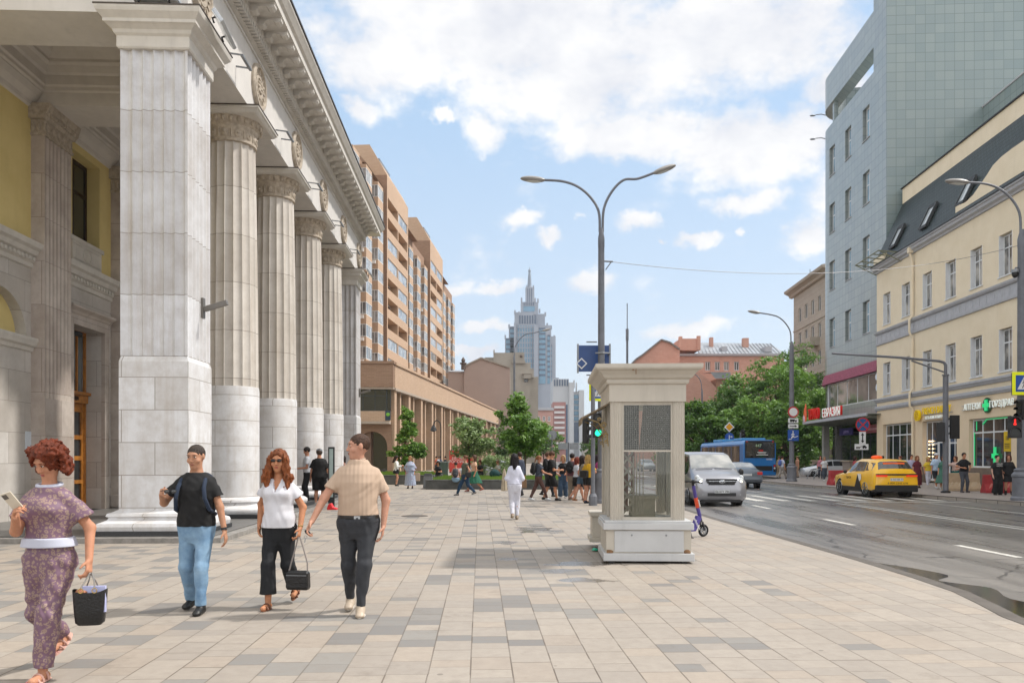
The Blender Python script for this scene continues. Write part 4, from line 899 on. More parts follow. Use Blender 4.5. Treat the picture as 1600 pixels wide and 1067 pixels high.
for i in range(1,6): a, b = gpl[i], gpl[i+1]; m.bar((a[0],-.15,a[1]+.1),(b[0],-.15,b[1]+.1),.3,.25)
m.build('verge', mat('grey_verge','#7b7673',.6), ob2); m = MB(); m.box(gpl[1][0]-.8,.2,Z(590,128),gpl[1][0]-.003,15,Z(568,128)); m.build('side_cornice', GTR, ob2)
gq = [(1040,660),(1040,571),(1062,571),(1082,573),(1110,596),(1119,606),(1119,660)]; d1 = 118; xo = X(1080,d1)
ob3 = root('salmon_outbuilding', 'lower salmon gable with small grey roof and brick pier in front of the windowed wall', 'building', (xo, d1, 0))
gl = [(X(a,d1)-xo, max(Z(b,d1),0)) for a, b in gq]; gl[0] = (gl[0][0],0); gl[-1] = (gl[-1][0],0); n = len(gl)
m = MB(); m.add([(a,0,b) for a,b in gl]+[(a,12,b) for a,b in gl], [tuple(range(n)), tuple(range(2*n-1,n-1,-1))]+[(i,(i+1)%n,n+(i+1)%n,n+i) for i in range(n)]); m.build('gable_wall', SAL, ob3)
m = MB(); m.add([(X(1108,d1)-xo,-.6,Z(582,d1)),(X(1140,d1)-xo,-.6,Z(582,d1)),(X(1140,d1)-xo,5,Z(578,d1)),(X(1108,d1)-xo,5,Z(578,d1)),(X(1116,d1)-xo,-.6,Z(592,d1)),(X(1140,d1)-xo,-.6,Z(592,d1))],[(0,1,2,3),(0,4,5,1)]); m.build('porch_roof', MRF, ob3)
win(ob3, X(1120.5,d1)-xo, X(1127,d1)-xo, Z(630,d1), Z(612,d1), -.05, WFR, GLG, nx=2, fw=.08)
MB().box(X(1119,d1)-xo,.02,0,X(1145,d1)-xo,8,Z(592,d1)).build('side_bay', brickmat('red_brick_small','#96563f','#a36a52','#b9a795',.25,.08,.012), ob3)
# ------------------------------------------------ left: brick arcade + apartment block
BRK = brickmat('tan_brick', '#886b55', '#947761', '#7a6656', .5, .15, .012, .85, .5, .35, .25, .15, nc='#856c5a')
BRK2 = brickmat('tan_brick_panel', '#b2967c', '#ba9f86', '#98816d', .5, .15, .012, .85, .5, .3, .3, .15, nc='#9a816d')
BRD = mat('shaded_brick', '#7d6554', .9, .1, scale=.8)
pa_ = Vector(((612-800)*80.7/F, 80.7)); pb_ = Vector(((717.5-800)*120/F, 120)); dv = (pb_-pa_).normalized()
ar = root('brick_arcade', 'long two storey tan brick arcade with tall piers and a glazed corner', 'building', (pa_.x, pa_.y, 0), math.atan2(dv.y, dv.x))
LA = 118
m = MB(); m.box(0,-.35,8.7,LA,12,11.25); m.box(0,-.5,11.05,LA,.3,11.3); m.build('fascia', BRK2, ar)
m = MB(); m.box(0,-.42,8.45,LA,.5,8.7); m.build('lintel', mat('concrete_band','#a8998a',.7,.1,streak=.3), ar)
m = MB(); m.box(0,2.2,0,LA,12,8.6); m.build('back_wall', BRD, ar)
for i in range(39):
    x = .2+i*3.05; big = i % 2 == 0; w = .85 if big else .5
    MB().box(x, -.25 if big else -.05, 0, x+w, .5, 8.45).build('pier', BRK2, ar)
    if i < 38: MB().box(x+w, .9, 3.9, x+3.05, 1.1, 5.6).build('spandrel', BRK2, ar)
    if i < 30: win(ar, x+w+.1, x+3.0, 5.7, 8.4, 1.3, MT['dark_frame'], GLD, nx=2, fw=.08, name='arcade_window'); 
    if i < 30: win(ar, x+w+.1, x+3.0, .3, 3.8, 1.5, MT['dark_frame'], GLD, nx=2, fw=.08, name='shop_window')
# glazed corner, facing the camera
cr = root('brick_corner_pavilion', 'brick corner block with dark glass band above an arched passage', 'building', (pa_.x, pa_.y, 0), R(1.5))
aw = 7.6
W = MB(); ra = 1.55; cx = -2.0; sp_ = 2.7
n = 16; arc = [(cx+ra*math.cos(math.pi*(1-i/n)), sp_+ra*math.sin(math.pi*(1-i/n))) for i in range(n+1)]
for i in range(n):
    a, b = arc[i], arc[i+1]
    W.add([(a[0],0,a[1]),(b[0],0,b[1]),(b[0],0,5.0),(a[0],0,5.0)],[(0,1,2,3)]); W.add([(a[0],0,a[1]),(b[0],0,b[1]),(b[0],1.2,b[1]),(a[0],1.2,a[1])],[(0,3,2,1)])
for a, b in ((-aw,cx-ra),(cx+ra,0)): W.add([(a,0,0),(b,0,0),(b,0,5.0),(a,0,5.0)],[(0,1,2,3)])
for a in (cx-ra, cx+ra): W.add([(a,0,0),(a,1.2,0),(a,1.2,sp_),(a,0,sp_)],[(0,1,2,3)])
W.build('arch_wall', BRK, cr, fixn=False)
m = MB(); m.box(-aw,1.2,0,0,1.3,5); m.build('arch_glass', GLD, cr)
m = MB(); m.box(-aw,-1.1,8.7,.3,0,11.25); m.box(-aw,-1.25,11.05,.4,0,11.32); m.box(-aw,.0,8.7,.25,3,11.2); m.build('fascia', BRK, cr)
m = MB(); m.box(-aw,-1.0,8.5,.3,1,8.7); m.box(-aw,-1.1,5.0,-.1,1,5.25); m.build('band', MT['concrete_band'], cr)
win(cr, -aw, -.4, 6.3, 8.5, -.7, MT['dark_frame'], GLD, nx=6, trans=(.7,), fw=.07, name='corner_window'); win(cr, -.4, .0, 6.3, 8.5, -.65, MT['dark_frame'], GLD, nx=1, fw=.05, name='corner_window')
m = MB(); m.box(-aw,-.75,5.25,-.1,.8,6.3); m.build('apron', BRK2, cr); MB().box(-aw,-.85,5.3,-3.7,-.76,6.25).build('blank_board', mat('navy_board','#1d2530',.4,.1), cr)
m = MB(); m.box(-.55,-.85,5.35,.0,-.76,6.3); m.build('shop_board', mat('dark_board','#1c3344',.4,.1), cr); m = MB(); m.ell((-.27,-.87,5.95),(.2,.03,.18),8,6); m.build('green_logo', mat('lime','#6fae2e',.5,.1), cr)
m = MB(); m.box(-aw,-.6,0,-aw+.5,0,5); m.build('dark_pier', mat('dark_pier','#3e2d24',.6,.1), cr)
lp_ = root('wall_lantern', 'white globe lantern beside the brick arch', 'lantern', Vector((pa_.x-4.1, pa_.y-.3, 3.3)))
MB().lathe([(.1,-.3),(.22,-.2),(.26,.2),(.12,.35),(.03,.42)], n=10).build('lantern_glass', mat('milky_glass','#c4c8c8',.3,.05), lp_); MB().bar((0,0,-.3),(0,.35,-.4),.05,.05).build('arm', BLK, lp_)
# apartment towers
th = math.atan2(F, 87)
def apt_root(d, label):
    return root('brick_apartment_tower', label, 'apartment block', ((87*d-34700)/F, d, 0), th, 'brick apartment towers above the arcade')
WAPT = mat('apt_frame','#cfd2d2',.5,.08)
GAP = glassmat('apt_glass', (.10,.11,.12), var_c=(.40,.41,.42), scale=.6, vmix=.8)
FL = [10.8 + 3.0*i for i in range(12)]
tmpl = {}
def apt_slab(r, x0, x1, yf, ztop, rnd):
    hs = []
    for z in FL[:int((ztop-12)/3)]:
        for k in range(2):
            w = (x1-x0-1.2)/2; a = x0+.5+k*(w+.25); hs.append((a, a+w-.2, z+1.15, z+2.8))
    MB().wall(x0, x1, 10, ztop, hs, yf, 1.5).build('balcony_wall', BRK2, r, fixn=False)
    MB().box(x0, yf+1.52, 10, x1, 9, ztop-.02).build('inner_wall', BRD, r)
    m = MB(); m.box(x0-.02, yf, 10, x0+.0, 9, ztop); m.build('end_wall', BRK, r)
    for h in hs:
        q_ = rnd.random()
        if q_ < .45: win(r, h[0], h[1], h[2], h[3], yf+.1, WAPT, GAP, nx=4, fw=.09, name='balcony_glazing')
        elif q_ < .8: win(r, h[0]+.5, h[1]-.8, h[2]-.1, h[3]-.25, yf+1.05, WAPT, GLD, nx=2, fw=.09, name='balcony_door')
def apt_bays(r, x0, x1, ztop, rnd):
    m = MB(); m.box(x0, 0, 10, x1, 9, ztop); m.build('wall', BRK, r)
    nb = max(1, int((x1-x0)/6.6)); st_ = (x1-x0)/nb
    for k in range(nb):
        xc = x0+st_*(k+.5); w = 1.6
        n_ = int((ztop-11.5)/3)
        for i in range(n_): MB().box(xc-w, -1.0, FL[i]-.2 if i else 10, xc+w, 0, FL[i]+1.1).build('bay', BRK2, r)
        MB().box(xc-w,-1.0,FL[n_-1]+2.75,xc+w,0,FL[n_-1]+3.3).build('bay', BRK2, r)
        for i in range(n_):
            w_ = MB(); zz = FL[i]+1.1; zt = FL[i]+2.8
            for xa in (xc-w, xc-.35, xc+.35, xc+w-.09): w_.box(xa,-1.0,zz,xa+.09,-.93,zt)
            for ya in (-.5,-.08): w_.box(xc-w,ya,zz,xc-w+.08,ya+.08,zt); w_.box(xc+w-.08,ya,zz,xc+w,ya+.08,zt)
            for z_ in (zz, zt-.09): w_.box(xc-w,-1.003,z_,xc+w,-.92,z_+.09); w_.box(xc-w-.003,-1.0,z_,xc-w+.08,0,z_+.09)
            fr = w_.build('bay_window', WAPT, r); MB().box(xc-w+.04,-.96,zz+.02,xc+w-.04,0,zt-.02).build('pane', GAP, fr)
            if rnd.random() < .3: MB().box(xc-w-.25,-.7,FL[i]+.5,xc-w-.003,-.05,FL[i]+.95).build('air_conditioner', WHT, r)
rnd = random.Random(4)
for d, lb, zt in ((118,'nearest brick apartment tower with sloping roofline, directly above the arcade corner',44.8),(155,'second brick apartment tower along the street, behind the nearest one',45.2)):
    r = apt_root(d, lb)
    apt_slab(r, 0, 15.6, -1.15, zt-1, rnd); apt_bays(r, 15.6, 36.9, zt-4.2, rnd)
    # stepped, sloping crown
    m = MB(); m.ext([(-1.15,zt-1),(1.5,zt+3.6),(5,zt+3.6),(9,zt-1)],'x',-.02,1.3); m.ext([(-1.1,zt-1),(.2,zt+1.4),(5,zt+1.4),(9,zt-1)],'x',1.3,8.2); m.ext([(-1.1,zt-1),(-.3,zt+.6),(5,zt+.6),(9,zt-1)],'x',8.2,15.6); m.build('attic_storey', BRK2, r)
    m = MB(); m.box(1.3,.3,zt+1.4,8.2,6,zt+2.0); m.box(8.3,.1,zt+.6,15.6,6,zt+1.2); m.build('roof_edge', mat('grey_roof_edge','#777a7f',.6,.1), r)
    m = MB(); m.ext([(-1.0,zt-4.2),(2.0,zt-1.0),(6,zt-1.0),(9,zt-4.2)],'x',15.6,25); m.build('attic_storey', BRK, r)
r = apt_root(106, 'plain bay of brick apartments half hidden behind the station cornice'); apt_bays(r, -8, 11.9, 42, rnd); MB().ext([(-.5,42),(2,45),(6,45),(9,42)],'x',2,11.9).build('attic_storey', BRK, r)
# ------------------------------------------------ far buildings
def fbox(d, label, name='old_house', cat='house', pxo=None):
    return root(name, label, cat, (X(pxo, d), d, 0))
PKB = mat('pink_render', '#a9978e', .85, .06, scale=.2, streak=.1); BGE = mat('grey_beige_stone', '#9f998f', .85, .1, scale=.3, streak=.15)
d = 165; r = fbox(d, 'pinkish rendered gable with small turret behind the arcade', pxo=752); xo = X(752,d)
m = MB(); pl = [(725,0),(725,573),(752,560),(757,562),(797,575),(797,0)]; pl = [(X(a,d)-xo, Z(b,d) if b else 0) for a,b in pl]; n = len(pl)
m.add([(a,0,b) for a,b in pl]+[(a,14,b) for a,b in pl],[tuple(range(n)),tuple(range(2*n-1,n-1,-1))]+[(i,(i+1)%n,n+(i+1)%n,n+i) for i in range(n)]); m.build('gable_wall', PKB, r)
m = MB()
for i in range(1,4): a,b = pl[i],pl[i+1]; m.bar((a[0],-.2,a[1]+.1),(b[0],-.2,b[1]+.1),.3,.3)
m.build('verge', BGE, r)
m = MB(); m.box(X(700,d)-xo,.6,0,X(725,d)-xo,14,Z(580,d)); m.build('side_wing', PKB, r); MB().add([(X(700,d)-xo,.3,Z(580,d)),(X(726,d)-xo,.3,Z(582,d)),(X(726,d)-xo,8,Z(572,d)),(X(700,d)-xo,8,Z(572,d))],[(0,1,2,3)]).build('roof', MRF, r)
m = MB(); cx = X(724,d)-xo; m.lathe([(.45,Z(578,d)),(.45,Z(570,d)),(.7,Z(569,d)),(.7,Z(567,d)),(.3,Z(566.5,d)),(.45,Z(563,d)),(.3,Z(561,d)),(.04,Z(558,d))],(cx,-.3),10); m.build('turret', mat('dark_turret','#5d504a',.7), r)
d = 215; r = fbox(d, 'grey beige building with sculpted blind attic in front of the tower', pxo=805); xo = X(805,d)
m = MB(); m.box(X(757,d)-xo,2,0,X(772,d)-xo,20,Z(557,d)); m.box(X(771,d)-xo,0,0,X(806,d)-xo,20,Z(551,d)); m.box(X(771,d)-xo,-.6,Z(553,d),X(773,d)-xo,1,Z(547,d)); m.box(X(804,d)-xo,-.8,Z(566,d),X(819,d)-xo,18,Z(551,d)); m.box(X(800,d)-xo,-.9,Z(568,d),X(821,d)-xo,18,Z(564,d)); m.box(X(803,d)-xo,-.3,0,X(829,d)-xo,18,Z(567,d)); m.box(X(829,d)-xo,1,0,X(841,d)-xo,18,Z(588,d)); m.box(X(829,d)-xo,0,Z(590,d),X(834,d)-xo,2,Z(576,d))
m.build('wall', BGE, r); m = MB(); m.box(X(818,d)-xo,-1.8,Z(592,d),X(829,d)-xo,-.3,Z(585,d)); m.box(X(816,d)-xo,-2,Z(585,d),X(831,d)-xo,-.3,Z(584,d)); m.build('bay', BGE, r); win(r, X(819,d)-xo, X(825,d)-xo, Z(597,d), Z(592.5,d), -.4, MT['dark_frame'], GLD, nx=2)
m = MB(); m.ell((X(814.5,d)-xo,-1,Z(557,d)),(.35,.3,.35),8,6); m.build('roundel', mat('dark_turret','#5d504a',.7), r)
# tower with spire, 680 m away
d = 680; TW = mat('tower_stone','#959ba6',.7,.06,scale=.03); TG = mat('tower_glass','#6d94ad',.25,.15,scale=.05); TG2 = mat('tower_dark_glass','#4a5a70',.3,.1,scale=.1)
r = root('stepped_tower', 'pale stepped skyscraper with pinnacles and a needle spire far down the street', 'tower', (X(828,d), d, 0)); xo = X(828,d)
def tx(px): return X(px,d)-xo
def tz(py): return Z(py,d)
m = MB()
def tbx(a,b,t,bo=None,y0=0,y1=40): m.box(tx(a), y0, tz(bo) if bo else 0, tx(b), y1, tz(t))
tbx(821.5,835.5,444,470,12,20); tbx(822.5,824,441,444,12,14); tbx(833,835,441,444,12,14)
tbx(814,841.5,469,490,8,28); tbx(804,837,488,None,0,34); tbx(836,852,488.5,None,6,34); tbx(841,861,509,None,-3,32); tbx(803,806,505,None,-4,0); tbx(834,841,509,None,-6,0); tbx(795,805,508,None,6,30)
tbx(789,797,526,None,9,32); tbx(858,868,526,None,-2,34); tbx(866,873,590,None,0,20)
m.build('shaft', TW, r)
m = MB()
for a, t in ((804.5,485),(811,487),(815,465.5),(840.5,467),(836,466),(852,488),(843,483),(795.5,507),(789.5,523.5),(855,505),(861,509),(866,524),(836,486)): m.box(tx(a)-.7,-1,tz(t+6),tx(a)+.7,1.2,tz(t))
m.build('pinnacle', TW, r)
m = MB(); m.lathe([(2.6,tz(446)),(1.8,tz(440)),(1.3,tz(425)),(.9,tz(420)),(1.3,tz(416)),(.4,tz(414)),(.15,tz(411))],(tx(828),15),10); m.build('spire', mat('spire_metal','#7d8794',.5), r)
for k in range(3): a = 824.5+k*3; MB().box(tx(a),11.8,tz(470),tx(a+1.2),12,tz(446)).build('recess', TG2, r)
for k in range(6): a = 818.5+k*3; MB().box(tx(a),7.7,tz(475),tx(a+1.3),8,tz(469.5)).build('recess', TG2, r)
m = MB(); m.box(tx(818),7.6,tz(484),tx(836),8,tz(476)); m.build('glass_band', TG, r)
for k in range(7): a = 811+k*4; MB().box(tx(a),-.3,tz(506),tx(a+2.4),0,tz(493)).build('tall_window', TG2, r)
for k in range(7):
    a = 809+k*4
    MB().box(tx(a),-.4,tz(596),tx(a+2.2),0,tz(509)).build('window_strip', TG, r)
for k in range(11): MB().box(tx(808),-.5,tz(512.5+k*8),tx(837),-.35,tz(511.5+k*8-1)).build('floor_band', TW, r)
for (a,b,t,y) in ((842,852,514,-3),(855,859,525,-3),(790.5,803,528,5.5),(797,803,511,5.5),(859,862,540,-2)):
    f = MB().box(tx(a),y-.6,tz(600),tx(b),y,tz(t)).build('glass_wall', TG, r)
    n_ = int((600-t)/8)
    m = MB()
    for k in range(n_): m.box(tx(a),y-.8,tz(t+2+k*8),tx(b),y-.55,tz(t+1+k*8-2))
    m.build('floor_band', TG2, f)
# lower blocks of the complex
d = 480; r = root('white_office_block', 'pale office slab with dark vertical fins right of the tower base', 'office block', (X(887,d), d, 0)); xo = X(887,d)
m = MB(); m.box(tx(864),0,0,tx(889),30,tz(592)); m.box(tx(889),-3,0,tx(896),20,tz(598)); m.box(tx(896),0,0,tx(905),20,tz(612)); m.box(tx(904),-3,0,tx(912),20,tz(610)); m.box(tx(896),-1,tz(606),tx(898),3,tz(594)); m.box(tx(900),-1,tz(612),tx(901.5),3,tz(598)); m.build('wall', mat('pale_cladding','#adb0b4',.6,.06,scale=.05), r)
for k in range(6): MB().box(tx(865.5+k*4),-.4,tz(603),tx(867.7+k*4),0,tz(593)).build('dark_fin', TG2, r)
for k in range(9): MB().box(tx(896.6),-.5,tz(623+k*8.5),tx(904),0,tz(617+k*8.5)).build('window_band', TG, r)
m = MB(); m.box(tx(896),-.8,tz(690),tx(904),0,tz(660)); m.build('dark_glazing', TG2, r)
d = 320; r = root('brick_and_glass_block', 'narrow reddish block with white balconies left of the office slab', 'apartment block', (X(875,d), d, 0)); xo = X(875,d)
m = MB(); m.box(tx(864),0,0,tx(884),14,tz(628)); m.build('wall', mat('dull_red','#9b7470',.8,.08), r)
for k in range(9): MB().box(tx(866),-.8,tz(638+k*8),tx(882),0,tz(634.5+k*8)).build('balcony', mat('balcony_white','#c3c1c2',.6,.05), r)
m = MB(); m.box(tx(884),0,0,tx(887),14,tz(632)); m.build('side_wall', TG2, r)
d = 260; r = root('old_street_house', 'pale older house with white windows at the far end of the arcade', 'house', (X(826,d), d, 0)); xo = X(826,d)
hs = [(tx(a),tx(a+4),tz(b+8),tz(b)) for a in (800,808,816,824,832,840,848,856) for b in (650,664,678)]
MB().wall(tx(797), tx(864), 0, tz(640), hs, 0, .3).build('wall', mat('rose_render','#b9938a',.8,.06,scale=.2), r, fixn=False)
MB().box(tx(797),.35,0,tx(864),15,tz(640)).build('body', MT['rose_render'], r)
for h in hs: win(r, h[0], h[1], h[2], h[3], .1, WHT, GLG, nx=2, fw=.12)
m = MB(); m.box(tx(796),-.6,tz(641),tx(865),16,tz(637)); m.build('cornice', GTR, r)
r = root('distant_row', 'low grey row of houses closing the view right of the office slab', 'houses', (X(935,420), 420, 0)); xo = X(935,420); d = 420
m = MB(); m.box(tx(912),0,0,tx(938),14,tz(690)); m.box(tx(938),2,0,tx(985),14,tz(678)); m.box(tx(985),0,0,tx(1010),14,tz(684)); m.build('wall', BGE, r)
# ------------------------------------------------ trees
LEAF = {}
def leafmat(name, c1, c2):
    if name in MT: return MT[name]
    m = bpy.data.materials.new(name); m.use_nodes = True; MT[name] = m; nt = m.node_tree; L = nt.links.new; b = nt.nodes['Principled BSDF']
    gi = node(nt, 'ShaderNodeNewGeometry'); 
    tc = node(nt, 'ShaderNodeTexCoord'); nz = node(nt, 'ShaderNodeTexNoise', i_Scale=.8, i_Detail=2.0); L(tc.outputs['Object'], nz.inputs['Vector'])
    f = mth(nt, 'ADD', mth(nt, 'MULTIPLY', gi.outputs['Random Per Island'], .6), mth(nt, 'MULTIPLY', mth(nt, 'SUBTRACT', nz.outputs[0], .3), .9), clamp=True)
    col = mixc(nt, f, lin(c1), lin(c2)); L(col, b.inputs['Base Color']); b.inputs['Roughness'].default_value = .55
    tr = node(nt, 'ShaderNodeBsdfTranslucent'); L(mixc(nt, .5, col, (.25,.42,.06)), tr.inputs[0]); mx = node(nt, 'ShaderNodeMixShader'); mx.inputs[0].default_value = .28
    L(b.outputs[0], mx.inputs[1]); L(tr.outputs[0], mx.inputs[2]); L(mx.outputs[0], nt.nodes['Material Output'].inputs[0])
    return m
LF1 = leafmat('leaf_green', '#3d6424', '#7a9d48'); LF2 = leafmat('leaf_deep_green', '#345626', '#628540'); LF3 = leafmat('leaf_light_green', '#46702a', '#86a552'); LF4 = leafmat('leaf_pale', '#55703f', '#a9b98a')
BARK = mat('bark', '#5a4a3c', .9, .3, scale=6, bump=.5)
def crown_mesh(name, seed, blobs, nleaf, size, m, hang=.3):
    rs = np.random.RandomState(seed); cs = np.array([b[:3] for b in blobs]); rr = np.array([b[3] for b in blobs])
    p = rr**2; p = p/p.sum(); ci = rs.choice(len(blobs), nleaf, p=p)
    # sub-clumps on each blob
    K = 16; sub = rs.normal(size=(len(blobs), K, 3)); sub /= np.linalg.norm(sub, axis=2, keepdims=True); sub *= rs.uniform(.55, 1.05, (len(blobs), K, 1))
    sub[:, :, 2] *= .85
    si = rs.randint(0, K, nleaf); c = cs[ci] + sub[ci, si]*rr[ci][:, None]
    off = rs.normal(size=(nleaf, 3)) * .20 * rr[ci][:, None]; off[:, 2] *= .6
    pos = c + off
    nrm = rs.normal(size=(nleaf, 3)); nrm[:, 2] = np.abs(nrm[:, 2]) + .5; nrm /= np.linalg.norm(nrm, axis=1, keepdims=True)
    a = np.cross(nrm, rs.normal(size=(nleaf, 3))); a /= np.linalg.norm(a, axis=1, keepdims=True); b = np.cross(nrm, a)
    s = size * rs.uniform(.6, 1.4, (nleaf, 1)); a *= s; b *= s*.62
    V = np.stack([pos-a, pos+b*.9-a*.1, pos+a, pos-b*.9-a*.1], 1).reshape(-1, 3)
    me = bpy.data.meshes.new(name); me.vertices.add(nleaf*4); me.vertices.foreach_set('co', V.ravel()); me.loops.add(nleaf*4); me.loops.foreach_set('vertex_index', np.arange(nleaf*4))
    me.polygons.add(nleaf); me.polygons.foreach_set('loop_start', np.arange(0, nleaf*4, 4)); me.update(calc_edges=True); me.validate(); me.materials.append(m); return me
def tree(name, label, loc, h, rad, trunk_h, seed, m, nleaf=5000, leaf=.16, group=None, tr=.16, shape='round', rz=0):
    r = root(name, label, 'tree', loc, rz, group); rn = random.Random(seed); bl = []; lim = []
    cz = (trunk_h + h)/2; ch = (h - trunk_h)/2
    nb = 26 if shape != 'cone' else 22
    for i in range(nb):
        t = rn.random(); 
        if shape == 'cone':
            zz = trunk_h + (h-trunk_h)*t**1.1; rmax = rad*(1.05-t)*(.9 if t > .15 else .7)
        else:
            zz = trunk_h + (h-trunk_h)*(.08+.88*t); rmax = rad*math.sqrt(max(.05, 1-((zz-cz)/ch)**2))
        an = rn.random()*6.283; q_ = rmax*math.sqrt(rn.random())*.85
        br = rad*rn.uniform(.22,.36) if shape != 'cone' else rad*rn.uniform(.2,.34)*(1.2-t*.7)
        bl.append((math.cos(an)*q_, math.sin(an)*q_, zz, br)); lim.append((math.cos(an)*q_, math.sin(an)*q_, zz))
    me = crown_mesh('crown', seed, bl, nleaf, leaf, m); link('crown', me, r)
    t_ = MB(); bend = rn.uniform(-.1,.1)
    t_.tube([(0,0,-.1),(bend*.3,0,trunk_h*.5),(bend,.05,trunk_h),(bend*1.2,.05,h*.62),(bend,0,h*.88)], [tr*1.25,tr,tr*.85,tr*.45,tr*.12], 9)
    for l in lim[::2]:
        z0 = trunk_h + (l[2]-trunk_h)*.35; t_.tube([(bend*.9,.05,z0),(l[0]*.5,l[1]*.5,(z0+l[2])/2),(l[0],l[1],l[2])],[tr*.42,tr*.26,tr*.07],5)
    t_.build('trunk', BARK, r, smooth=True)
    return r
c = G(634, 746); c.z = 0
tree('maple_tree', 'young conical maple with full green foliage in front of the brick arcade', P(634,740,52) * 1 - Vector((0,0,P(634,740,52).z)), 4.9, 1.65, 1.1, 3, LF3, 9000, .10, tr=.07, shape='cone')
tree('young_tree', 'low round tree with pale blossoms in front of the red billboard', (X(733,50), 50, .5), 3.4, 1.75, 1.2, 5, LF4, 9000, .09, tr=.08)
tree('young_tree', 'slender staked maple behind the woman in white', (X(820,46), 46, .5), 4.6, 2.05, 1.35, 8, LF1, 9500, .10, tr=.06, shape='round')
# big trees on the right (x px, distance, height, radius)
tg = 'big trees lining the far side of the street'
tl = [(1080,92,6.0,3.8,1,LF4,'grey green tree at the left end of the row, beside the thin far lamp post'),(1118,98,8.0,4.4,2,LF1,'mid green tree behind the bus front'),(1165,90,10.6,4.8,3,LF2,'tall tree rising behind the blue bus'),
      (1212,88,13.8,5.2,4,LF1,'tallest tree of the row, left of the tall lamp post'),(1252,96,16.2,5.4,5,LF2,'dark tree right behind the round no entry sign'),(1185,80,7.0,3.6,6,LF3,'light green lower tree directly above the bus roof'),(1140,82,6.4,3.5,7,LF3,'light green bushy tree over the middle of the bus'),
      (1262,84,8.4,4.0,8,LF3,'light green tree next to the rounded glass corner'),(1230,78,6.5,3.3,9,LF2,'low dark tree behind the parked white car'),(1100,80,6.8,3.4,10,LF2,'low dark tree behind the yellow diamond sign'),(1068,86,6.5,3.6,11,LF1,'low green tree half hidden by the white stall')]
for px, dd, hh_, rr_, sd, mm2, lb in tl:
    tree('tall_tree', lb, (X(px,dd), dd, 0), hh_, rr_, hh_*.10, sd+20, mm2, 12000, .17, tg, tr=.28)
# distant street trees
for k,(px,dd,hh_) in enumerate(((850,170,7),(868,210,8),(925,180,6),(940,150,6),(1000,160,9),(1035,140,9),(790,150,7))):
    tree('street_tree', 'small far street tree, number %s from the left along the vanishing road' % ('one','two','three','four','five','six','seven')[k] if False else ['far tree before the round sign back','far tree under the reddish block','far tree left of the lamp post base','far tree right of the lamp post','far tree behind the white stall','far tree at the foot of the salmon gable','far tree at the end of the arcade'][k], (X(px,dd), dd, 0), hh_, 2.8, 1.6, 50+k, LF1 if k%2 else LF2, 2500, .25, 'small trees far down the street')
# planters with lawn
CONC = mat('dark_concrete','#5f605e',.8,.25,scale=1.5,streak=.3,bump=.2)
GRS = mat('lawn_base','#4f6a26',.9,.2,scale=10)
def planter(label, x0, x1, y0, y1, h):
    r = root('raised_planter', label, 'planter', ((x0+x1)/2, y0, 0)); w = (x1-x0)/2
    m = MB(); m.box(-w,0,0,w,.3,h); m.box(-w,.3,0,-w+.3,y1-y0,h); m.box(w-.3,.3,0,w,y1-y0,h); m.box(-w,-.03,h,w,.33,h+.06); m.build('wall', CONC, r, bev=.01)
    m = MB(); m.box(-w+.3,.3,0,w-.3,y1-y0,h+.02); m.build('soil', GRS, r)
    return r
pc = G(713,764); planter('low dark concrete planter with lawn behind the crowd', -4.3, 3.9, 39.2, 47, .42); planter('low dark concrete planter with lawn behind the two women by the maple', -9.0, -4.6, 46.2, 55, .5)
rs = np.random.RandomState(3); N = 16000; V = np.zeros((N,3,3)); xy = np.stack([np.where(rs.rand(N)<.6, rs.uniform(-4.0,3.6,N), rs.uniform(-8.7,-4.9,N)), np.zeros(N)],1); yy = np.where(xy[:,0]>-4.5, 39.5+rs.rand(N)**1.5*7.3, 46.5+rs.rand(N)**1.5*8.2); zz = np.where(xy[:,0]>-4.5,.43,.51)
for k,(a,b,c_) in enumerate(((-.02,0,0),(.02,0,0),(0,0,.13))): V[:,k,0] = xy[:,0]+a+(rs.rand(N)-.5)*.08*(k==2); V[:,k,1] = yy+b; V[:,k,2] = zz+c_*(.5+rs.rand(N))
me = bpy.data.meshes.new('grass'); me.vertices.add(N*3); me.vertices.foreach_set('co', V.ravel()); me.loops.add(N*3); me.loops.foreach_set('vertex_index', np.arange(N*3)); me.polygons.add(N); me.polygons.foreach_set('loop_start', np.arange(0,N*3,3)); me.update(calc_edges=True); me.materials.append(leafmat('grass_blade','#5c7d2b','#8aa544')); go = link('grass', me); tag(go, 'short green grass in the raised planters', 'grass', kind='stuff')
# flowering shrubs behind the lawn
for px, dd, lb in ((757,56,'pale flowering shrub left of the white woman'),(778,57,'pale flowering shrub just behind the white woman'),(795,58,'pale flowering shrub right behind the parked car')):
    r = root('shrub', lb, 'shrub', (X(px,dd), dd, 0), 0, 'shrubs behind the lawn'); rn = random.Random(px); bl = [(rn.uniform(-.6,.6),rn.uniform(-.3,.3),rn.uniform(.5,1.5),.38) for _ in range(7)]
    link('foliage', crown_mesh('foliage', px, bl, 1800, .07, LF4), r); MB().tube([(0,0,0),(.1,0,1.2)],[.05,.02],6).build('stem', BARK, r)
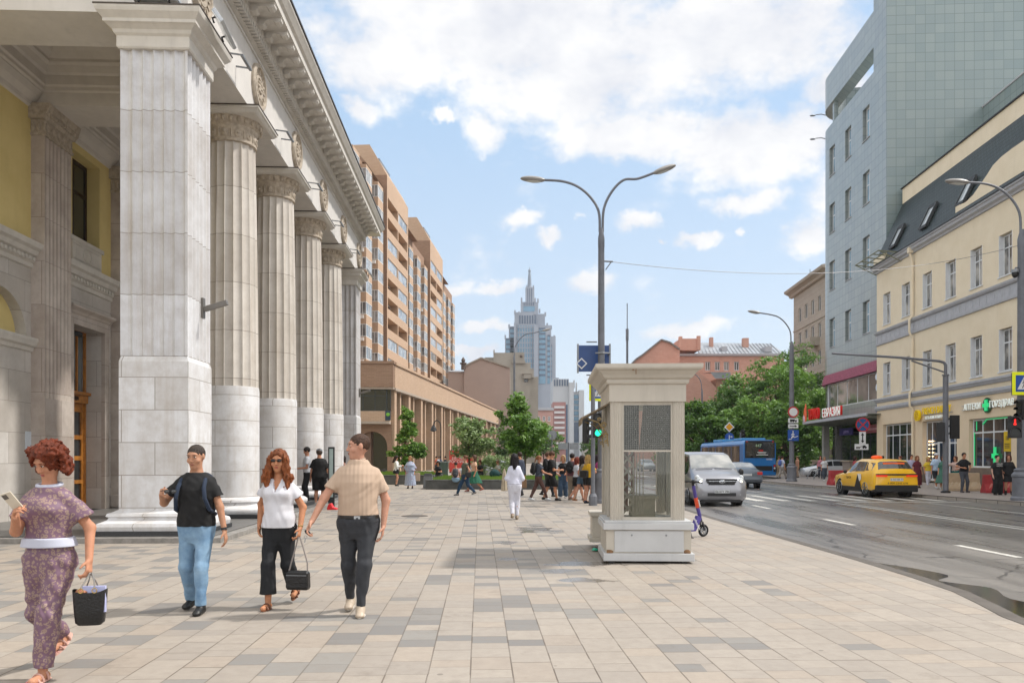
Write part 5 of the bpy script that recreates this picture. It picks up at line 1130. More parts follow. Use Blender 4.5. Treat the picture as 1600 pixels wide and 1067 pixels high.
# parked cars etc. come with the vehicles
# ------------------------------------------------ vehicles: y forward, x right, z up
def paint(name, c, metal=.3, rough=.28): return mat(name, c, rough, .03, coat=.8, metal=metal)
CGL = glassmat('car_glass', (.008,.01,.012), var_c=(.05,.055,.06), scale=2.2, rough=.06)
CHR = mat('chrome','#b9bdc2',.15,.02,metal=.9); TLR = mat('tail_lamp_red','#8f1414',.2,.05,emit=.35); HLG = mat('headlight_glass','#cdd2d4',.1,.03); HLW = mat('headlight_glow',(1,.86,.58),.2,.02,emit=3.2); PLT = mat('number_plate','#cfd2d4',.5,.05)
RIM = mat('alloy_rim','#8d9195',.3,.1,metal=.7)
class Car:
    def __init__(s, st):
        s.st = st
    def sec(s, q):
        y, zl, zb, zr, wl, wb, wr = q
        return [(0,y,zl),(wl*.9,y,zl),(wl,y,zl+.10),(max(wl,wb)+.01,y,(zl+zb)*.52),(wb,y,zb-.05),(wb-.02,y,zb),(wr,y,zr-.05),(wr*.86,y,zr-.005),(0,y,zr+.015)]
    def pt(s, a, t, off=0.0):
        i = max(0, min(len(s.st)-2, int(a))); f = a - i
        q = [u*(1-f)+v*f for u, v in zip(s.st[i], s.st[i+1])]; sc = s.sec(q); m = 1
        if t > 8: t = 16 - t; m = -1
        j = min(7, int(t)); g = t - j; p = Vector(sc[j])*(1-g) + Vector(sc[j+1])*g
        if off:
            c = Vector((0, p.y*.8, .9)); n = (p - c); n.x *= 1.6; n = n.normalized(); p = p + n*off
        return Vector((p.x*m, p.y, p.z))
    def body(s, name, m, parent):
        mb = MB(); n = len(s.st); N = 16
        vs = []; 
        for q in s.st:
            h = s.sec(q); full = h + [(-x,y,z) for x,y,z in h[7:0:-1]]; vs += full
        K = 16; fs = [(i*K+k, i*K+(k+1)%K, (i+1)*K+(k+1)%K, (i+1)*K+k) for i in range(n-1) for k in range(K)]
        fs += [tuple(range(K)), tuple((n-1)*K+k for k in range(K-1,-1,-1))]
        return mb.add(vs, fs).build(name, m, parent, smooth=True, ang=50)
    def patch(s, name, m, parent, a0, a1, t0, t1, off=.008, na=6, ntt=4, both=False):
        mb = MB()
        for sd in ((1,-1) if both else (1,)):
            vs = []
            for i in range(na+1):
                for j in range(ntt+1):
                    p = s.pt(a0+(a1-a0)*i/na, t0+(t1-t0)*j/ntt, off); vs.append((p.x*sd, p.y, p.z))
            fs = [(i*(ntt+1)+j, i*(ntt+1)+j+1, (i+1)*(ntt+1)+j+1, (i+1)*(ntt+1)+j) for i in range(na) for j in range(ntt)]
            if both: MB().add(vs, fs).build(name, m, parent, smooth=True)
            else: mb.add(vs, fs)
        if not both: mb.build(name, m, parent, smooth=True)
def wheels(par, ys, tr, r, w=.2, arch=True):
    for y in ys:
        for sd in (-1, 1):
            x = sd*tr
            if arch:
                MB().cyl((x-sd*.25, y, r+.02),(x-sd*.012, y, r+.02), r*1.2, 28).build('wheel_arch', BLK, par)
            m = MB(); prof = [(x-sd*w, r*.9),(x-sd*(w-.02), r),(x-sd*.02, r),(x+sd*.004, r*.93),(x+sd*.004,r*.68)]
            n = 28; vs = []; 
            for xx, rr in prof:
                for k in range(n): t = 2*math.pi*k/n; vs.append((xx, y+rr*math.cos(t), r+rr*math.sin(t)))
            m.add(vs, [(i*n+k,i*n+(k+1)%n,(i+1)*n+(k+1)%n,(i+1)*n+k) for i in range(len(prof)-1) for k in range(n)] + [tuple(range(n)), tuple((len(prof)-1)*n+k for k in range(n))])
            wh = m.build('wheel', RUB, par, smooth=True, ang=40)
            rm = MB(); 
            for k in range(5):
                t = 2*math.pi*k/5 + .3; rm.bar((x+sd*.012,y+.05*math.cos(t),r+.05*math.sin(t)),(x+sd*.012,y+r*.62*math.cos(t),r+r*.62*math.sin(t)),.02,r*.24,(1,0,0))
            rm.tube([(x+sd*.01,y+r*.65*math.cos(t*.2618),r+r*.65*math.sin(t*.2618)) for t in range(25)], .018, 6); rm.cyl((x,y,r),(x+sd*.02,y,r),.07,12)
            rm.build('rim', RIM, wh)
def vroot(name, label, cat, x, y, rz, group=None): return root(name, label, cat, (x, y, RZ), rz, group)
# silver van, front towards the camera
van = vroot('silver_van', 'silver van with lit headlights driving towards the camera behind the white stall', 'van', 7.22, 30.0, R(180)+R(2))
vm = paint('silver_paint', '#9b9ca2', .55, .3)
cv = Car([(2.52,.42,.60,.66,.55,.62,.50),(2.47,.26,.74,.86,.80,.83,.66),(2.36,.20,.86,1.00,.90,.91,.76),(1.98,.20,.96,1.16,.945,.94,.82),(1.62,.20,1.0,1.26,.95,.945,.84),(.92,.2,1.04,1.84,.955,.95,.72),(.5,.2,1.04,1.90,.955,.95,.76),(-.6,.2,1.04,1.93,.955,.95,.77),(-2.1,.2,1.04,1.91,.955,.95,.77),(-2.46,.24,1.0,1.84,.93,.93,.74),(-2.55,.3,.95,1.7,.88,.9,.70)])
cv.body('body', vm, van)
cv.patch('windscreen', glassmat('windscreen', (.20,.21,.21), var_c=(.5,.49,.46), scale=1.2, rough=.05), van, 4.12, 4.93, 6.12, 9.88, .012, 6, 10)  # bright sky reflection painted into the glass colour
cv.patch('side_window', CGL, van, 5.1, 6.9, 5.12, 5.9, .012, both=True); cv.patch('side_window', CGL, van, 7.0, 7.9, 5.12, 5.9, .012, both=True); cv.patch('door_window', CGL, van, 4.45, 4.98, 5.2, 5.85, .012, both=True)
wheels(van, (1.55,-1.6), .955, .345, .23)
m = MB(); m.bar((-.50,2.50,.86),(.50,2.50,.86),.05,.05); m.bar((-.54,2.49,.93),(.54,2.49,.93),.06,.07); m.bar((-.46,2.51,.79),(.46,2.51,.79),.05,.05); m.build('grille', BLK, van)
m = MB(); m.bar((-.47,2.535,.885),(.47,2.535,.885),.03,.025); m.ell((0,2.55,.865),(.115,.02,.06),16,8); m.build('grille_bar', CHR, van)
m = MB(); m.bar((-.055,2.573,.838),(-.035,2.573,.892),.01,.018); m.bar((.035,2.573,.838),(.055,2.573,.892),.01,.018); m.bar((-.045,2.573,.858),(.045,2.573,.872),.01,.014); m.build('emblem', BLK, van)
for sd in (-1,1):
    m = MB(); m.ell((sd*.73,2.335,.86),(.15,.07,.14),12,8,Matrix.Rotation(sd*-.5,3,'Z')); m.ell((sd*.78,2.2,1.0),(.09,.12,.10),10,8); hl = m.build('headlight', HLG, van, smooth=True)
    MB().ell((sd*.70,2.40,.85),(.06,.035,.06),10,8).build('lamp', HLW, hl, smooth=True)
    m = MB(); m.ell((sd*.63,2.46,.42),(.10,.04,.045),10,8); m.build('fog_lamp', HLG, van)
    m = MB(); m.ell((sd*1.08,1.28,1.18),(.10,.07,.13),10,8); m.bar((sd*.93,1.2,1.12),(sd*1.05,1.28,1.15),.05,.05); m.build('mirror', BLK, van, smooth=True)
m = MB(); m.bar((-.50,2.50,.42),(.50,2.50,.42),.06,.11); m.box(-.7,2.2,.15,.7,2.42,.24); m.build('bumper_intake', BLK, van)
m = MB(); m.box(-.26,2.53,.47,.26,2.55,.58); pl_ = m.build('number_plate', PLT, van); txt('plate_number', 'В616УУ 790', .11, (0,2.556,.52), BLK, pl_, rot=(90,0,180), ext=.001, sx=.85)
m = MB(); m.bar((-.6,1.72,1.28),(.0,1.62,1.31),.02,.02); m.bar((.1,1.72,1.29),(.68,1.62,1.28),.02,.02); m.build('wiper', BLK, van)
# taxi
tx_ = vroot('yellow_taxi', 'yellow taxi crossover with orange roof sign driving away on the far lane', 'taxi', 16.3, 35.65, R(-.5))
ty = mat('taxi_yellow', '#f0b800', .3, .03, coat=.8)
tc_ = Car([(2.28,.40,.66,.70,.60,.64,.5),(2.2,.28,.78,.86,.80,.82,.64),(1.95,.24,.88,.98,.90,.90,.76),(1.1,.22,.98,1.08,.925,.92,.80),(.85,.22,.99,1.12,.925,.92,.80),(.15,.22,1.0,1.60,.93,.915,.64),(-.2,.22,1.0,1.655,.93,.915,.66),(-1.1,.22,1.03,1.64,.93,.915,.66),(-1.86,.24,1.08,1.58,.93,.91,.62),(-2.17,.28,1.04,1.20,.92,.89,.74),(-2.25,.32,.92,1.04,.88,.86,.70)])
tc_.body('body', ty, tx_)
tc_.patch('side_window', CGL, tx_, 4.55, 5.9, 5.18, 5.88, .01, both=True); tc_.patch('side_window', CGL, tx_, 6.0, 7.0, 5.16, 5.88, .01, both=True); tc_.patch('quarter_window', CGL, tx_, 7.08, 7.9, 5.2, 5.85, .01, both=True)
tc_.patch('windscreen', CGL, tx_, 4.1, 4.95, 6.1, 9.9, .01); tc_.patch('rear_window', CGL, tx_, 8.12, 8.92, 6.06, 9.94, .012, 5, 8)
wheels(tx_, (1.38,-1.32), .925, .385, .24)
m = MB(); m.box(-.90,-2.285,.25,.90,-1.7,.55); m.build('rear_bumper', BLK, tx_, bev=.04); m = MB(); m.box(-.95,-.95,.22,-.90,1.0,.42); m.build('sill_trim', BLK, tx_); MB().box(.90,-.95,.22,.95,1.0,.42).build('sill_trim', BLK, tx_)
m = MB(); m.box(-.86,-2.275,.96,.86,-2.18,1.02); m.build('rear_light_bar', BLK, tx_); 
for sd in (-1,1):
    m = MB(); m.box(sd*.40,-2.29,.90,sd*.86,-2.2,.97); m.build('tail_lamp', mat('tail_lamp_orange','#c8361a',.2,.05,emit=.5), tx_)
    m = MB(); m.ell((sd*.99,.62,1.06),(.09,.06,.08),10,8); m.build('mirror', BLK, tx_, smooth=True)
m = MB(); m.add([(-.957,-.95,.40),(-.957,-.30,.40),(-.957,-.62,.98),(-.957,-.80,.84)],[(0,1,2,3)]); m.build('black_livery', BLK, tx_); m = MB(); m.add([(-.958,-.62,1.0),(-.958,-.98,1.0),(-.958,-.99,.76),(-.958,-.80,.66)],[(0,1,2,3)]); m.build('white_livery', WHT, tx_)
m = MB(); m.box(-.45,-2.0,1.40,.45,-1.86,1.50) ; m.build('spoiler_lamp', mat('orange_strip','#dd5a1c',.4,.1,emit=.2), tx_)
m = MB(); m.ell((-.05,-.5,1.72),(.26,.10,.09),12,8); m.build('roof_sign', mat('orange_sign','#e0561f',.4,.1,emit=.25), tx_, smooth=True)
m = MB(); m.box(-.27,-2.275,.72,.27,-2.25,.84); pl_ = m.build('number_plate', PLT, tx_); txt('plate_number','У 717 НК 77',.10,(0,-2.278,.78),BLK,pl_,ext=.001)
txt('phone_number','8 800 2345 678',.10,(.05,-2.256,.62),BLK,tx_,ext=.001,sx=1.35); txt('door_lettering','такси',.20,(-.952,.35,.82),BLK,tx_,rot=(90,0,-90),ext=.001)
# grey sedan behind the van
sd_ = vroot('grey_saloon_car', 'dark grey saloon car seen from behind between the van and the bus', 'car', 13.15, 45.9, R(-4))
gm = paint('slate_paint', '#56606b', .4, .3)
cs = Car([(2.3,.40,.62,.68,.55,.6,.5),(2.2,.26,.72,.80,.78,.80,.64),(1.1,.22,.86,.98,.89,.88,.74),(.3,.22,.92,1.38,.895,.88,.58),(-.2,.22,.92,1.45,.895,.88,.60),(-.9,.22,.94,1.42,.895,.88,.58),(-1.6,.24,.98,1.13,.89,.87,.70),(-2.2,.3,.96,1.06,.87,.85,.70),(-2.32,.34,.84,.94,.82,.8,.66)])
cs.body('body', gm, sd_); cs.patch('rear_window', glassmat('bright_rear_glass',(.30,.31,.31),var_c=(.6,.6,.58),scale=2,rough=.08), sd_, 5.1, 5.9, 6.1, 9.9, .012, 5, 8); cs.patch('side_window', CGL, sd_, 3.1, 5.4, 5.15, 5.88, .01, both=True)
wheels(sd_, (1.35,-1.35), .885, .32, .2)
m = MB(); m.box(-.26,-2.345,.70,.26,-2.32,.82); pl_ = m.build('number_plate', PLT, sd_); m = MB(); m.box(-.8,-2.35,.33,.8,-2.2,.50); m.build('bumper', mat('dark_bumper','#3a4048',.4,.1), sd_, bev=.03)
for s_ in (-1,1): MB().box(s_*.55,-2.34,.76,s_*.84,-2.2,.92).build('tail_lamp', TLR, sd_, bev=.02)
# bus
bs = vroot('blue_bus', 'blue city bus seen from behind with black rear window and red tail lamps', 'bus', 18.7, 66.2, R(2.0))
bm_ = mat('bus_blue', '#0d6ab0', .3, .04, coat=.6); W_, L_ = 1.26, 6.0
m = MB(); sec = [(-W_,.35),(-W_,2.75),(-W_+.12,2.98),(-.9,3.06),(.9,3.06),(W_-.12,2.98),(W_,2.75),(W_,.35)]; m.ext(sec,'y',-L_,L_); m.build('body', bm_, bs, bev=.06)
m = MB(); m.box(-1.05,-L_-.02,1.72,1.05,-L_+.01,2.88); m.build('rear_window', CGL, bs); m = MB(); m.box(-1.15,-L_-.015,1.68,1.15,-L_+.01,3.0); m.build('rear_surround', BLK, bs)
m = MB(); m.box(-.62,-L_-.02,.72,.95,-L_+.01,1.08); m.build('engine_grille', BLK, bs)
for sx, zz in ((1.12,.95),(-1.12,.95)):
    m = MB(); m.box(sx-.09,-L_-.03,zz-.32,sx+.09,-L_+.01,zz+.25); tl_ = m.build('tail_lamp', BLK, bs); MB().cyl((sx,-L_-.03,zz+.14),(sx,-L_-.045,zz+.14),.07,12).build('lamp', TLR, tl_); MB().cyl((sx,-L_-.03,zz-.04),(sx,-L_-.045,zz-.04),.07,12).build('lamp', HLG, tl_)
for sx in (-1.0,1.0): MB().ell((sx,-L_-.02,2.93),(.06,.03,.05),8,6).build('marker_lamp', TLR, bs)
for k in range(5): win(bs, 0, 0.1, 0, .1, 0, BLK, BLK) if False else MB().box(-W_-.012,-L_+.9+k*2.15,1.35,-W_+.01,-L_+2.95+k*2.15,2.62).build('side_window', CGL, bs)
m = MB(); m.box(-.95,-4.6,3.06,.95,-2.6,3.24); m.box(-.9,.5,3.06,.9,3.2,3.26); m.build('roof_unit', mat('light_blue_unit','#4d9ad0',.4,.05), bs, bev=.05)
wheels(bs, (3.4,-2.6), 1.26, .48, .3)
txt('route_number','447',.32,(-.12,-L_-.03,2.62),mat('led_green','#8aa283',.5,.1,emit=.2),bs,ext=.002); m = MB(); m.box(-.1,-L_-.03,2.2,.25,-L_-.02,2.3); m.build('red_label', TLR, bs)
m = MB()
for k,(a,b) in enumerate(((-.2,.5),(-.12,.45),(-.28,.62))): m.box(a,-L_-.03,2.1-.1*k,b,-L_-.021,2.14-.1*k)
m.build('white_caption', WHT, bs); txt('bus_number','107085',.16,(.72,-L_-.012,1.58),WHT,bs,ext=.002)
# parked cars
def estate(label, x, y, rz, c, name='parked_car', group=None):
    r = vroot(name, label, 'car', x, y, rz, group); cc = Car([(2.3,.40,.62,.68,.55,.6,.5),(2.2,.26,.74,.84,.78,.80,.64),(1.3,.22,.90,1.02,.89,.88,.74),(.5,.22,.94,1.46,.895,.88,.58),(-.1,.22,.95,1.54,.895,.88,.62),(-1.5,.22,.97,1.50,.895,.88,.60),(-2.0,.26,.98,1.25,.88,.86,.64),(-2.25,.34,.86,1.0,.82,.8,.6)])
    cc.body('body', paint('car_paint_'+c.strip('#'), c, .3, .25), r); cc.patch('side_window', CGL, r, 2.35, 3.9, 5.15, 5.88, .012, both=True); cc.patch('side_window', CGL, r, 4.0, 5.6, 5.15, 5.88, .012, both=True); cc.patch('windscreen', CGL, r, 2.1, 2.92, 6.1, 9.9, .012); cc.patch('rear_window', CGL, r, 5.1, 5.9, 6.1, 9.9, .012)
    wheels(r, (1.35,-1.4), .885, .32, .2); return r
p_ = G(1268, 744, 0); estate('white crossover parked side-on by the stone terrace', p_.x+1.2, 66, R(90-6), '#c9ccd0')
estate('silver car parked behind the lawn, partly hidden by seated people', X(757,60), 60, R(92), '#a3a7ab')
for k,(px,dd,c,lb) in enumerate(((905,150,'#c8cacd','tiny pale car far down the road behind the crowd'),(922,120,'#25272b','tiny dark car far down the road beside the crowd'),(800,180,'#b8babd','tiny pale car in the far street right of the shrubs'),(1010,100,'#8a8d92','grey car on the road hidden behind the stall glass'))):
    estate(lb, X(px,dd), dd, R(180 if k%2 else 0), c)
# ------------------------------------------------ white stall
WP = mat('stall_paint', '#b9b2a6', .55, .05, scale=2, streak=.25); WPG = mat('stall_white_panel', '#b9babb', .5, .05, scale=2, streak=.18); RST = mat('rusty_paint', '#8d6a4a', .8, .3, scale=12)
def clearglass(name='clear_glass', rough=.02):
    if name in MT: return MT[name]
    m = bpy.data.materials.new(name); m.use_nodes = True; MT[name] = m; nt = m.node_tree; L = nt.links.new; out = nt.nodes['Material Output']
    t = node(nt,'ShaderNodeBsdfTransparent'); t.inputs[0].default_value = (.90,.92,.90,1); g = node(nt,'ShaderNodeBsdfGlossy'); g.inputs['Roughness'].default_value = rough; fr = node(nt,'ShaderNodeFresnel'); fr.inputs[0].default_value = 1.5
    mx = node(nt,'ShaderNodeMixShader'); L(mth(nt,'MULTIPLY_ADD',fr.outputs[0],.9,.01),mx.inputs[0]); L(t.outputs[0],mx.inputs[1]); L(g.outputs[0],mx.inputs[2]); L(mx.outputs[0],out.inputs[0]); return m
CLG = clearglass()
kr_ = root('street_stall', 'small cream painted street stall with wired glass windows and a flared cornice', 'kiosk', (1.36, 11.73, 0), R(-2.6))
KL = 2.55
m = MB(); m.box(.0,0,.035,1.345,.1,.15); m.box(0,.1,.035,1.345,1.3,.15); m.build('base', WPG, kr_, bev=.008)
for a,b in ((.12,.1),(1.2,.1),(.12,1.2),(1.2,1.2)): MB().box(a-.04,b-.04,0,a+.04,b+.04,.036).build('foot', BLK, kr_)
m = MB(); m.box(.045,.045,.15,1.30,1.25,.50); m.build('plinth_box', WP, kr_); 
m = MB(); m.box(.165,.03,.17,1.19,.044,.485); m.build('front_panel', WPG, kr_, bev=.004); m = MB()
for a in (.42,.93): m.cyl((a,.03,.42),(a,.02,.42),.014,10)
m.build('panel_bolts', STEEL, kr_); m = MB(); m.box(.05,.024,.155,.12,.044,.20); m.ell((.10,.04,.17),(.05,.012,.03),8,6); m.ell((1.24,.04,.17),(.05,.012,.04),8,6); m.build('rust_spots', RST, kr_)
m = MB(); m.box(.0,.0,.50,1.335,1.28,.60); m.box(.02,.02,.60,1.31,1.26,.635); m.build('ledge', WPG, kr_, bev=.008)
# rear wider unit
m = MB(); m.box(-.11,1.85,.12,.4,KL,.20); m.box(-.06,1.9,.20,.4,KL-.05,.56); m.box(-.10,1.86,.56,.4,KL,.63); m.build('rear_pedestal', WP, kr_, bev=.008); MB().box(.9,1.85,.12,1.4,KL,.63).build('rear_pedestal', WP, kr_, bev=.008)
m = MB(); m.box(.1,1.28,.10,1.24,KL-.1,.55); m.build('rear_box', WP, kr_)
BX0, BX1, BY0 = .115, 1.215, .12
for (a, b) in ((BX0, BX0+.165),(BX1-.165, BX1)):
    for y in (BY0, 1.9):
        m = MB()
        n_ = 5; pts = [(a, y)]
        for k in range(n_):
            for q_ in range(4): pts.append((a + .165*(k+.1+q_*.8/3)/n_, y + (.010 if q_ in (1,2) else 0)))
        pts += [(b, y), (b, y+.165), (a, y+.165)]; m.prism(pts, .635, 2.41); m.build('corner_post', WP, kr_)
for y in (.75, 1.28): MB().box(BX0, y, .635, BX0+.08, y+.12, 2.41).build('side_post', WP, kr_); MB().box(BX1-.08, y, .635, BX1, y+.12, 2.41).build('side_post', WP, kr_)
# cornice and entablature
def rectring(mb, prof, x0, x1, y0, y1):
    for i in range(len(prof)-1):
        (a,za),(b,zb) = prof[i],prof[i+1]
        ra = [(x0-a,y0-a,za),(x1+a,y0-a,za),(x1+a,y1+a,za),(x0-a,y1+a,za)]; rb = [(x0-b,y0-b,zb),(x1+b,y0-b,zb),(x1+b,y1+b,zb),(x0-b,y1+b,zb)]
        mb.add(ra+rb, [(j,(j+1)%4,4+(j+1)%4,4+j) for j in range(4)])
    a, z = prof[-1]; mb.add([(x0-a,y0-a,z),(x1+a,y0-a,z),(x1+a,y1+a,z),(x0-a,y1+a,z)],[(0,1,2,3)]); a, z = prof[0]; mb.add([(x0-a,y0-a,z),(x1+a,y0-a,z),(x1+a,y1+a,z),(x0-a,y1+a,z)],[(3,2,1,0)]); return mb
rectring(MB(), [(.02,2.41),(.02,2.67)], BX0, BX1, BY0, 2.05).build('frieze', WP, kr_)
rectring(MB(), [(.02,2.665),(.05,2.675),(.06,2.70),(.06,2.735),(.10,2.76),(.125,2.80),(.18,2.86),(.22,2.875),(.235,2.90),(.235,2.955)], BX0, BX1, BY0, 2.05).build('cornice', WP, kr_)
m = MB(); m.box(BX0+.30,BY0-.217,2.86,BX0+.33,BY0-.20,2.955); m.box(BX0+.35,BY0-.222,2.80,BX0+.36,BY0-.2,2.955); m.build('rust_streak', RST, kr_)
# front window
m = MB(); fx0, fx1 = BX0+.165, BX1-.165
m.box(fx0, BY0+.03, .635, fx0+.035, BY0+.07, 2.36); m.box(fx1-.035, BY0+.03, .635, fx1, BY0+.07, 2.36); m.box(fx0, BY0+.03, 2.36, fx1, BY0+.07, 2.41); m.box(fx0+.035, BY0+.03, .635, fx1-.035, BY0+.07, .68); m.box(fx0+.035, BY0+.033, 1.66, fx1-.035, BY0+.067, 1.685)
ff = m.build('window_frame', WP, kr_); MB().box(fx0+.03,BY0+.045,.66,fx1-.03,BY0+.05,2.37).build('pane', CLG, ff)
m = MB()
for k in range(24): x = fx0+.045+k*(fx1-fx0-.09)/23; m.box(x-.0016,BY0+.036,1.69,x+.0016,BY0+.040,2.35)
for k in range(23): z = 1.70+k*.029; m.box(fx0+.04,BY0+.040,z-.0016,fx1-.04,BY0+.0435,z+.0016)
for a in (.27,.5,.77):
    for z in (1.84,2.0,2.17): m.ell((fx0+a*(fx1-fx0),BY0+.036,z),.008,8,6)
m.build('wire_grille', mat('wire','#8d8e86',.6,.1), kr_)
m = MB(); m.box(fx0+.03,BY0+.10,1.68,fx0+.27,BY0+.12,2.40); m.build('dark_board', mat('dark_interior','#15161b',.8,.2), kr_); m = MB(); m.add([(fx0+.27,BY0+.11,1.68),(fx1,BY0+.13,1.68),(fx1,BY0+.15,2.40),(fx0+.34,BY0+.12,2.40)],[(0,1,2,3)]); m.build('poster', mat('faded_poster','#4d463f',.8,.2,scale=9), kr_)
pt_ = MB()
for k in range(5): pt_.bar((fx0+.42,BY0+.10,2.18-.075*k),(fx1-.05,BY0+.115,2.16-.075*k),.03 if k<2 else .012,.002)
pt_.build('poster_print', mat('poster_ink','#2a181d',.8), kr_)
m = MB(); m.box(BX0+.05,BY0+.1,2.38,BX1-.05,2.0,2.41); m.build('ceiling', WP, kr_)
# side windows (left: display, right)
for xs in (BX0+.03, BX1-.035):
    m = MB()
    for (a,b) in ((BY0+.165,.75),(.87,1.28),(1.40,1.9)):
        m.box(xs,a,.66,xs+.004,b,2.38)
    g_ = m; 
    for (a,b) in ((BY0+.165,.75),(.87,1.28),(1.40,1.9)): MB().box(xs,a,.66,xs+.004,b,2.38).build('side_pane', CLG, kr_)
# interior: lattice rack and counter
m = MB()
for k in range(7):
    z = .70+k*.19
    for a,b in ((0,.16),(.16,0)): m.bar((BX0+.2+a*1.0,BY0+.28,z),(BX0+.2+b*1.0+.0,BY0+.28,z+.19),.016,.03)
m.bar((BX0+.2,BY0+.28,.66),(BX0+.2,BY0+.28,2.0),.02,.02); m.bar((BX0+.37,BY0+.28,.66),(BX0+.37,BY0+.28,1.6),.02,.02); m.build('lattice_rack', mat('aged_white','#aaa091',.7,.15,scale=10), kr_)
m = MB(); m.box(BX0+.38,.75,.60,BX0+.75,1.2,.93); m.box(BX0+.3,.68,.93,BX0+.80,1.25,.98); m.build('counter', mat('counter_wood','#a39a86',.6,.15), kr_)
m = MB(); m.box(BX0+.22,1.7,.66,BX0+.42,1.72,2.3); m.box(BX0+.47,1.7,.66,BX0+.53,1.72,2.3); m.build('rear_panel', mat('brick_red_panel','#7e5444',.8,.15), kr_)
m = MB()
for k in range(3): m.tube([(BX0+.42+k*.05,BY0+.3,.7),(BX0+.42+k*.05,BY0+.3,1.64)],.008,6)
m.build('hanging_strips', MT['aged_white'], kr_)
# left awning with scroll bracket
m = MB()
vs = [(BX0,.55,2.42),(BX0,1.7,2.42),(-.30,1.7,2.20),(-.30,.55,2.20)]; m.add(vs+[(x,y,z-.025) for x,y,z in vs],[(0,1,2,3),(7,6,5,4),(0,3,7,4),(1,5,6,2),(3,2,6,7)])
for k in range(9): m.box(-.305,.56+k*.125,2.10+.0,-.29,.64+k*.125,2.20)
m.build('awning', mat('awning_print','#8e7b62',.8,.35,scale=16,color2='#5c5546'), kr_)
def scroll(y):
    m = MB()
    m.tube([(BX0,y,1.75),(BX0-.02,y,1.95),(BX0-.15,y,2.12),(-.2,y,2.18)],.010,6)
    for c0,r0 in (((BX0-.07,2.08),.05),((BX0-.04,1.92),.04),((BX0-.14,2.17),.03),((BX0-.03,1.82),.03)): m.tube([(c0[0]+r0*(1-t*.03)*math.cos(t*.5),y,c0[1]+r0*(1-t*.03)*math.sin(t*.5)) for t in range(20)],.008,5)
    m.build('scroll_bracket', mat('gilt','#a08858',.5,.2), kr_)
scroll(.6); scroll(1.66)
gb = root('crumpled_bag', 'crumpled turquoise plastic bag at the left foot of the stall', 'bag', (*G(932,861)[:2], 0)); m = MB(); rn = random.Random(2)
for k in range(9): m.ell((rn.uniform(-.09,.09),rn.uniform(-.05,.05),.02+rn.random()*.015),(rn.uniform(.03,.06),rn.uniform(.02,.05),rn.uniform(.01,.022)),8,5)
m.build('plastic', mat('turquoise','#1fae8c',.35,.2), gb, smooth=True)
# ------------------------------------------------ electric scooter
sc_ = root('electric_scooter', 'purple and orange rental scooter parked on its stand beside the kerb', 'scooter', (*G(1099,838)[:2], 0), R(-62))
PUR = mat('scooter_purple','#4a3f8c',.4,.1); ORG = mat('scooter_orange','#d8502a',.4,.05)
def ringwheel(y, r, par):
    m = MB(); m.tube([(0,y+(r-.022)*math.cos(t*.2244),r+(r-.022)*math.sin(t*.2244)) for t in range(29)],.024,8,cap=False); w = m.build('wheel', RUB, par, smooth=True)
    m = MB(); m.tube([(0,y+(r-.05)*math.cos(t*.2618),r+(r-.05)*math.sin(t*.2618)) for t in range(25)],.010,6,cap=False)
    for k in range(5): a = k*1.2566; m.bar((0,y,r),(0,y+(r-.05)*math.cos(a),r+(r-.05)*math.sin(a)),.02,.035,(1,0,0))
    m.cyl((-.03,y,r),(.03,y,r),.04,12); m.build('rim', CHR, w)
ringwheel(.0,.125,sc_); ringwheel(-.86,.12,sc_)
m = MB(); m.tube([(0,-.06,.30),(0,-.10,.42)],.032,10); m.bar((.04,0,.125),(.04,-.06,.30),.02,.045,(1,0,0)); m.bar((-.04,0,.125),(-.04,-.06,.30),.02,.045,(1,0,0)); m.build('fork', mat('dark_grey_metal','#4a4a50',.4,.1,metal=.4), sc_)
MB().tube([(0,-.09,.40),(0,-.15,.58)],.036,12).build('lower_stem', PUR, sc_); m = MB(); m.tube([(0,-.20,.78),(0,-.26,1.02)],.034,12); m.build('stem', PUR, sc_); m = MB(); m.tube([(0,-.15,.58),(0,-.20,.78)],.037,12); m.build('stem_band', ORG, sc_); MB().bar((.035,-.13,.60),(.035,-.17,.74),.01,.05,(1,0,0)).build('tag', WHT, sc_)
m = MB(); m.tube([(0,-.26,1.02),(0,-.275,1.08)],.03,10); m.tube([(-.24,-.31,1.09),(-.1,-.28,1.10),(0,-.27,1.09),(.1,-.28,1.10),(.24,-.31,1.09)],.017,8); m.ell((0,-.25,1.10),(.06,.05,.04),10,8); m.tube([(.15,-.25,1.09),(.24,-.23,1.07)],.008,6); m.tube([(-.15,-.25,1.09),(-.24,-.23,1.07)],.008,6); m.build('handlebar', BLK, sc_, smooth=True)
m = MB(); m.bar((0,-.12,.40),(0,-.27,.15),.08,.12); m.bar((0,-.25,.15),(0,-.80,.14),.16,.05); m.build('deck', PUR, sc_, bev=.01); m = MB(); m.bar((0,-.72,.16),(0,-.95,.24),.12,.02); m.build('mudguard', BLK, sc_)
txt('lettering','whoosh',.085,(.045,-.20,.265),WHT,sc_,rot=(90,59,90),ext=.001); m = MB(); m.tube([(.08,-.40,.13),(.15,-.42,.01)],.01,6); m.bar((.12,-.42,.01),(.19,-.42,.01),.03,.01); m.build('kick_stand', BLK, sc_)
MB().ell((.0,-.235,1.03),(.03,.02,.025),8,6).build('headlight', HLG, sc_)
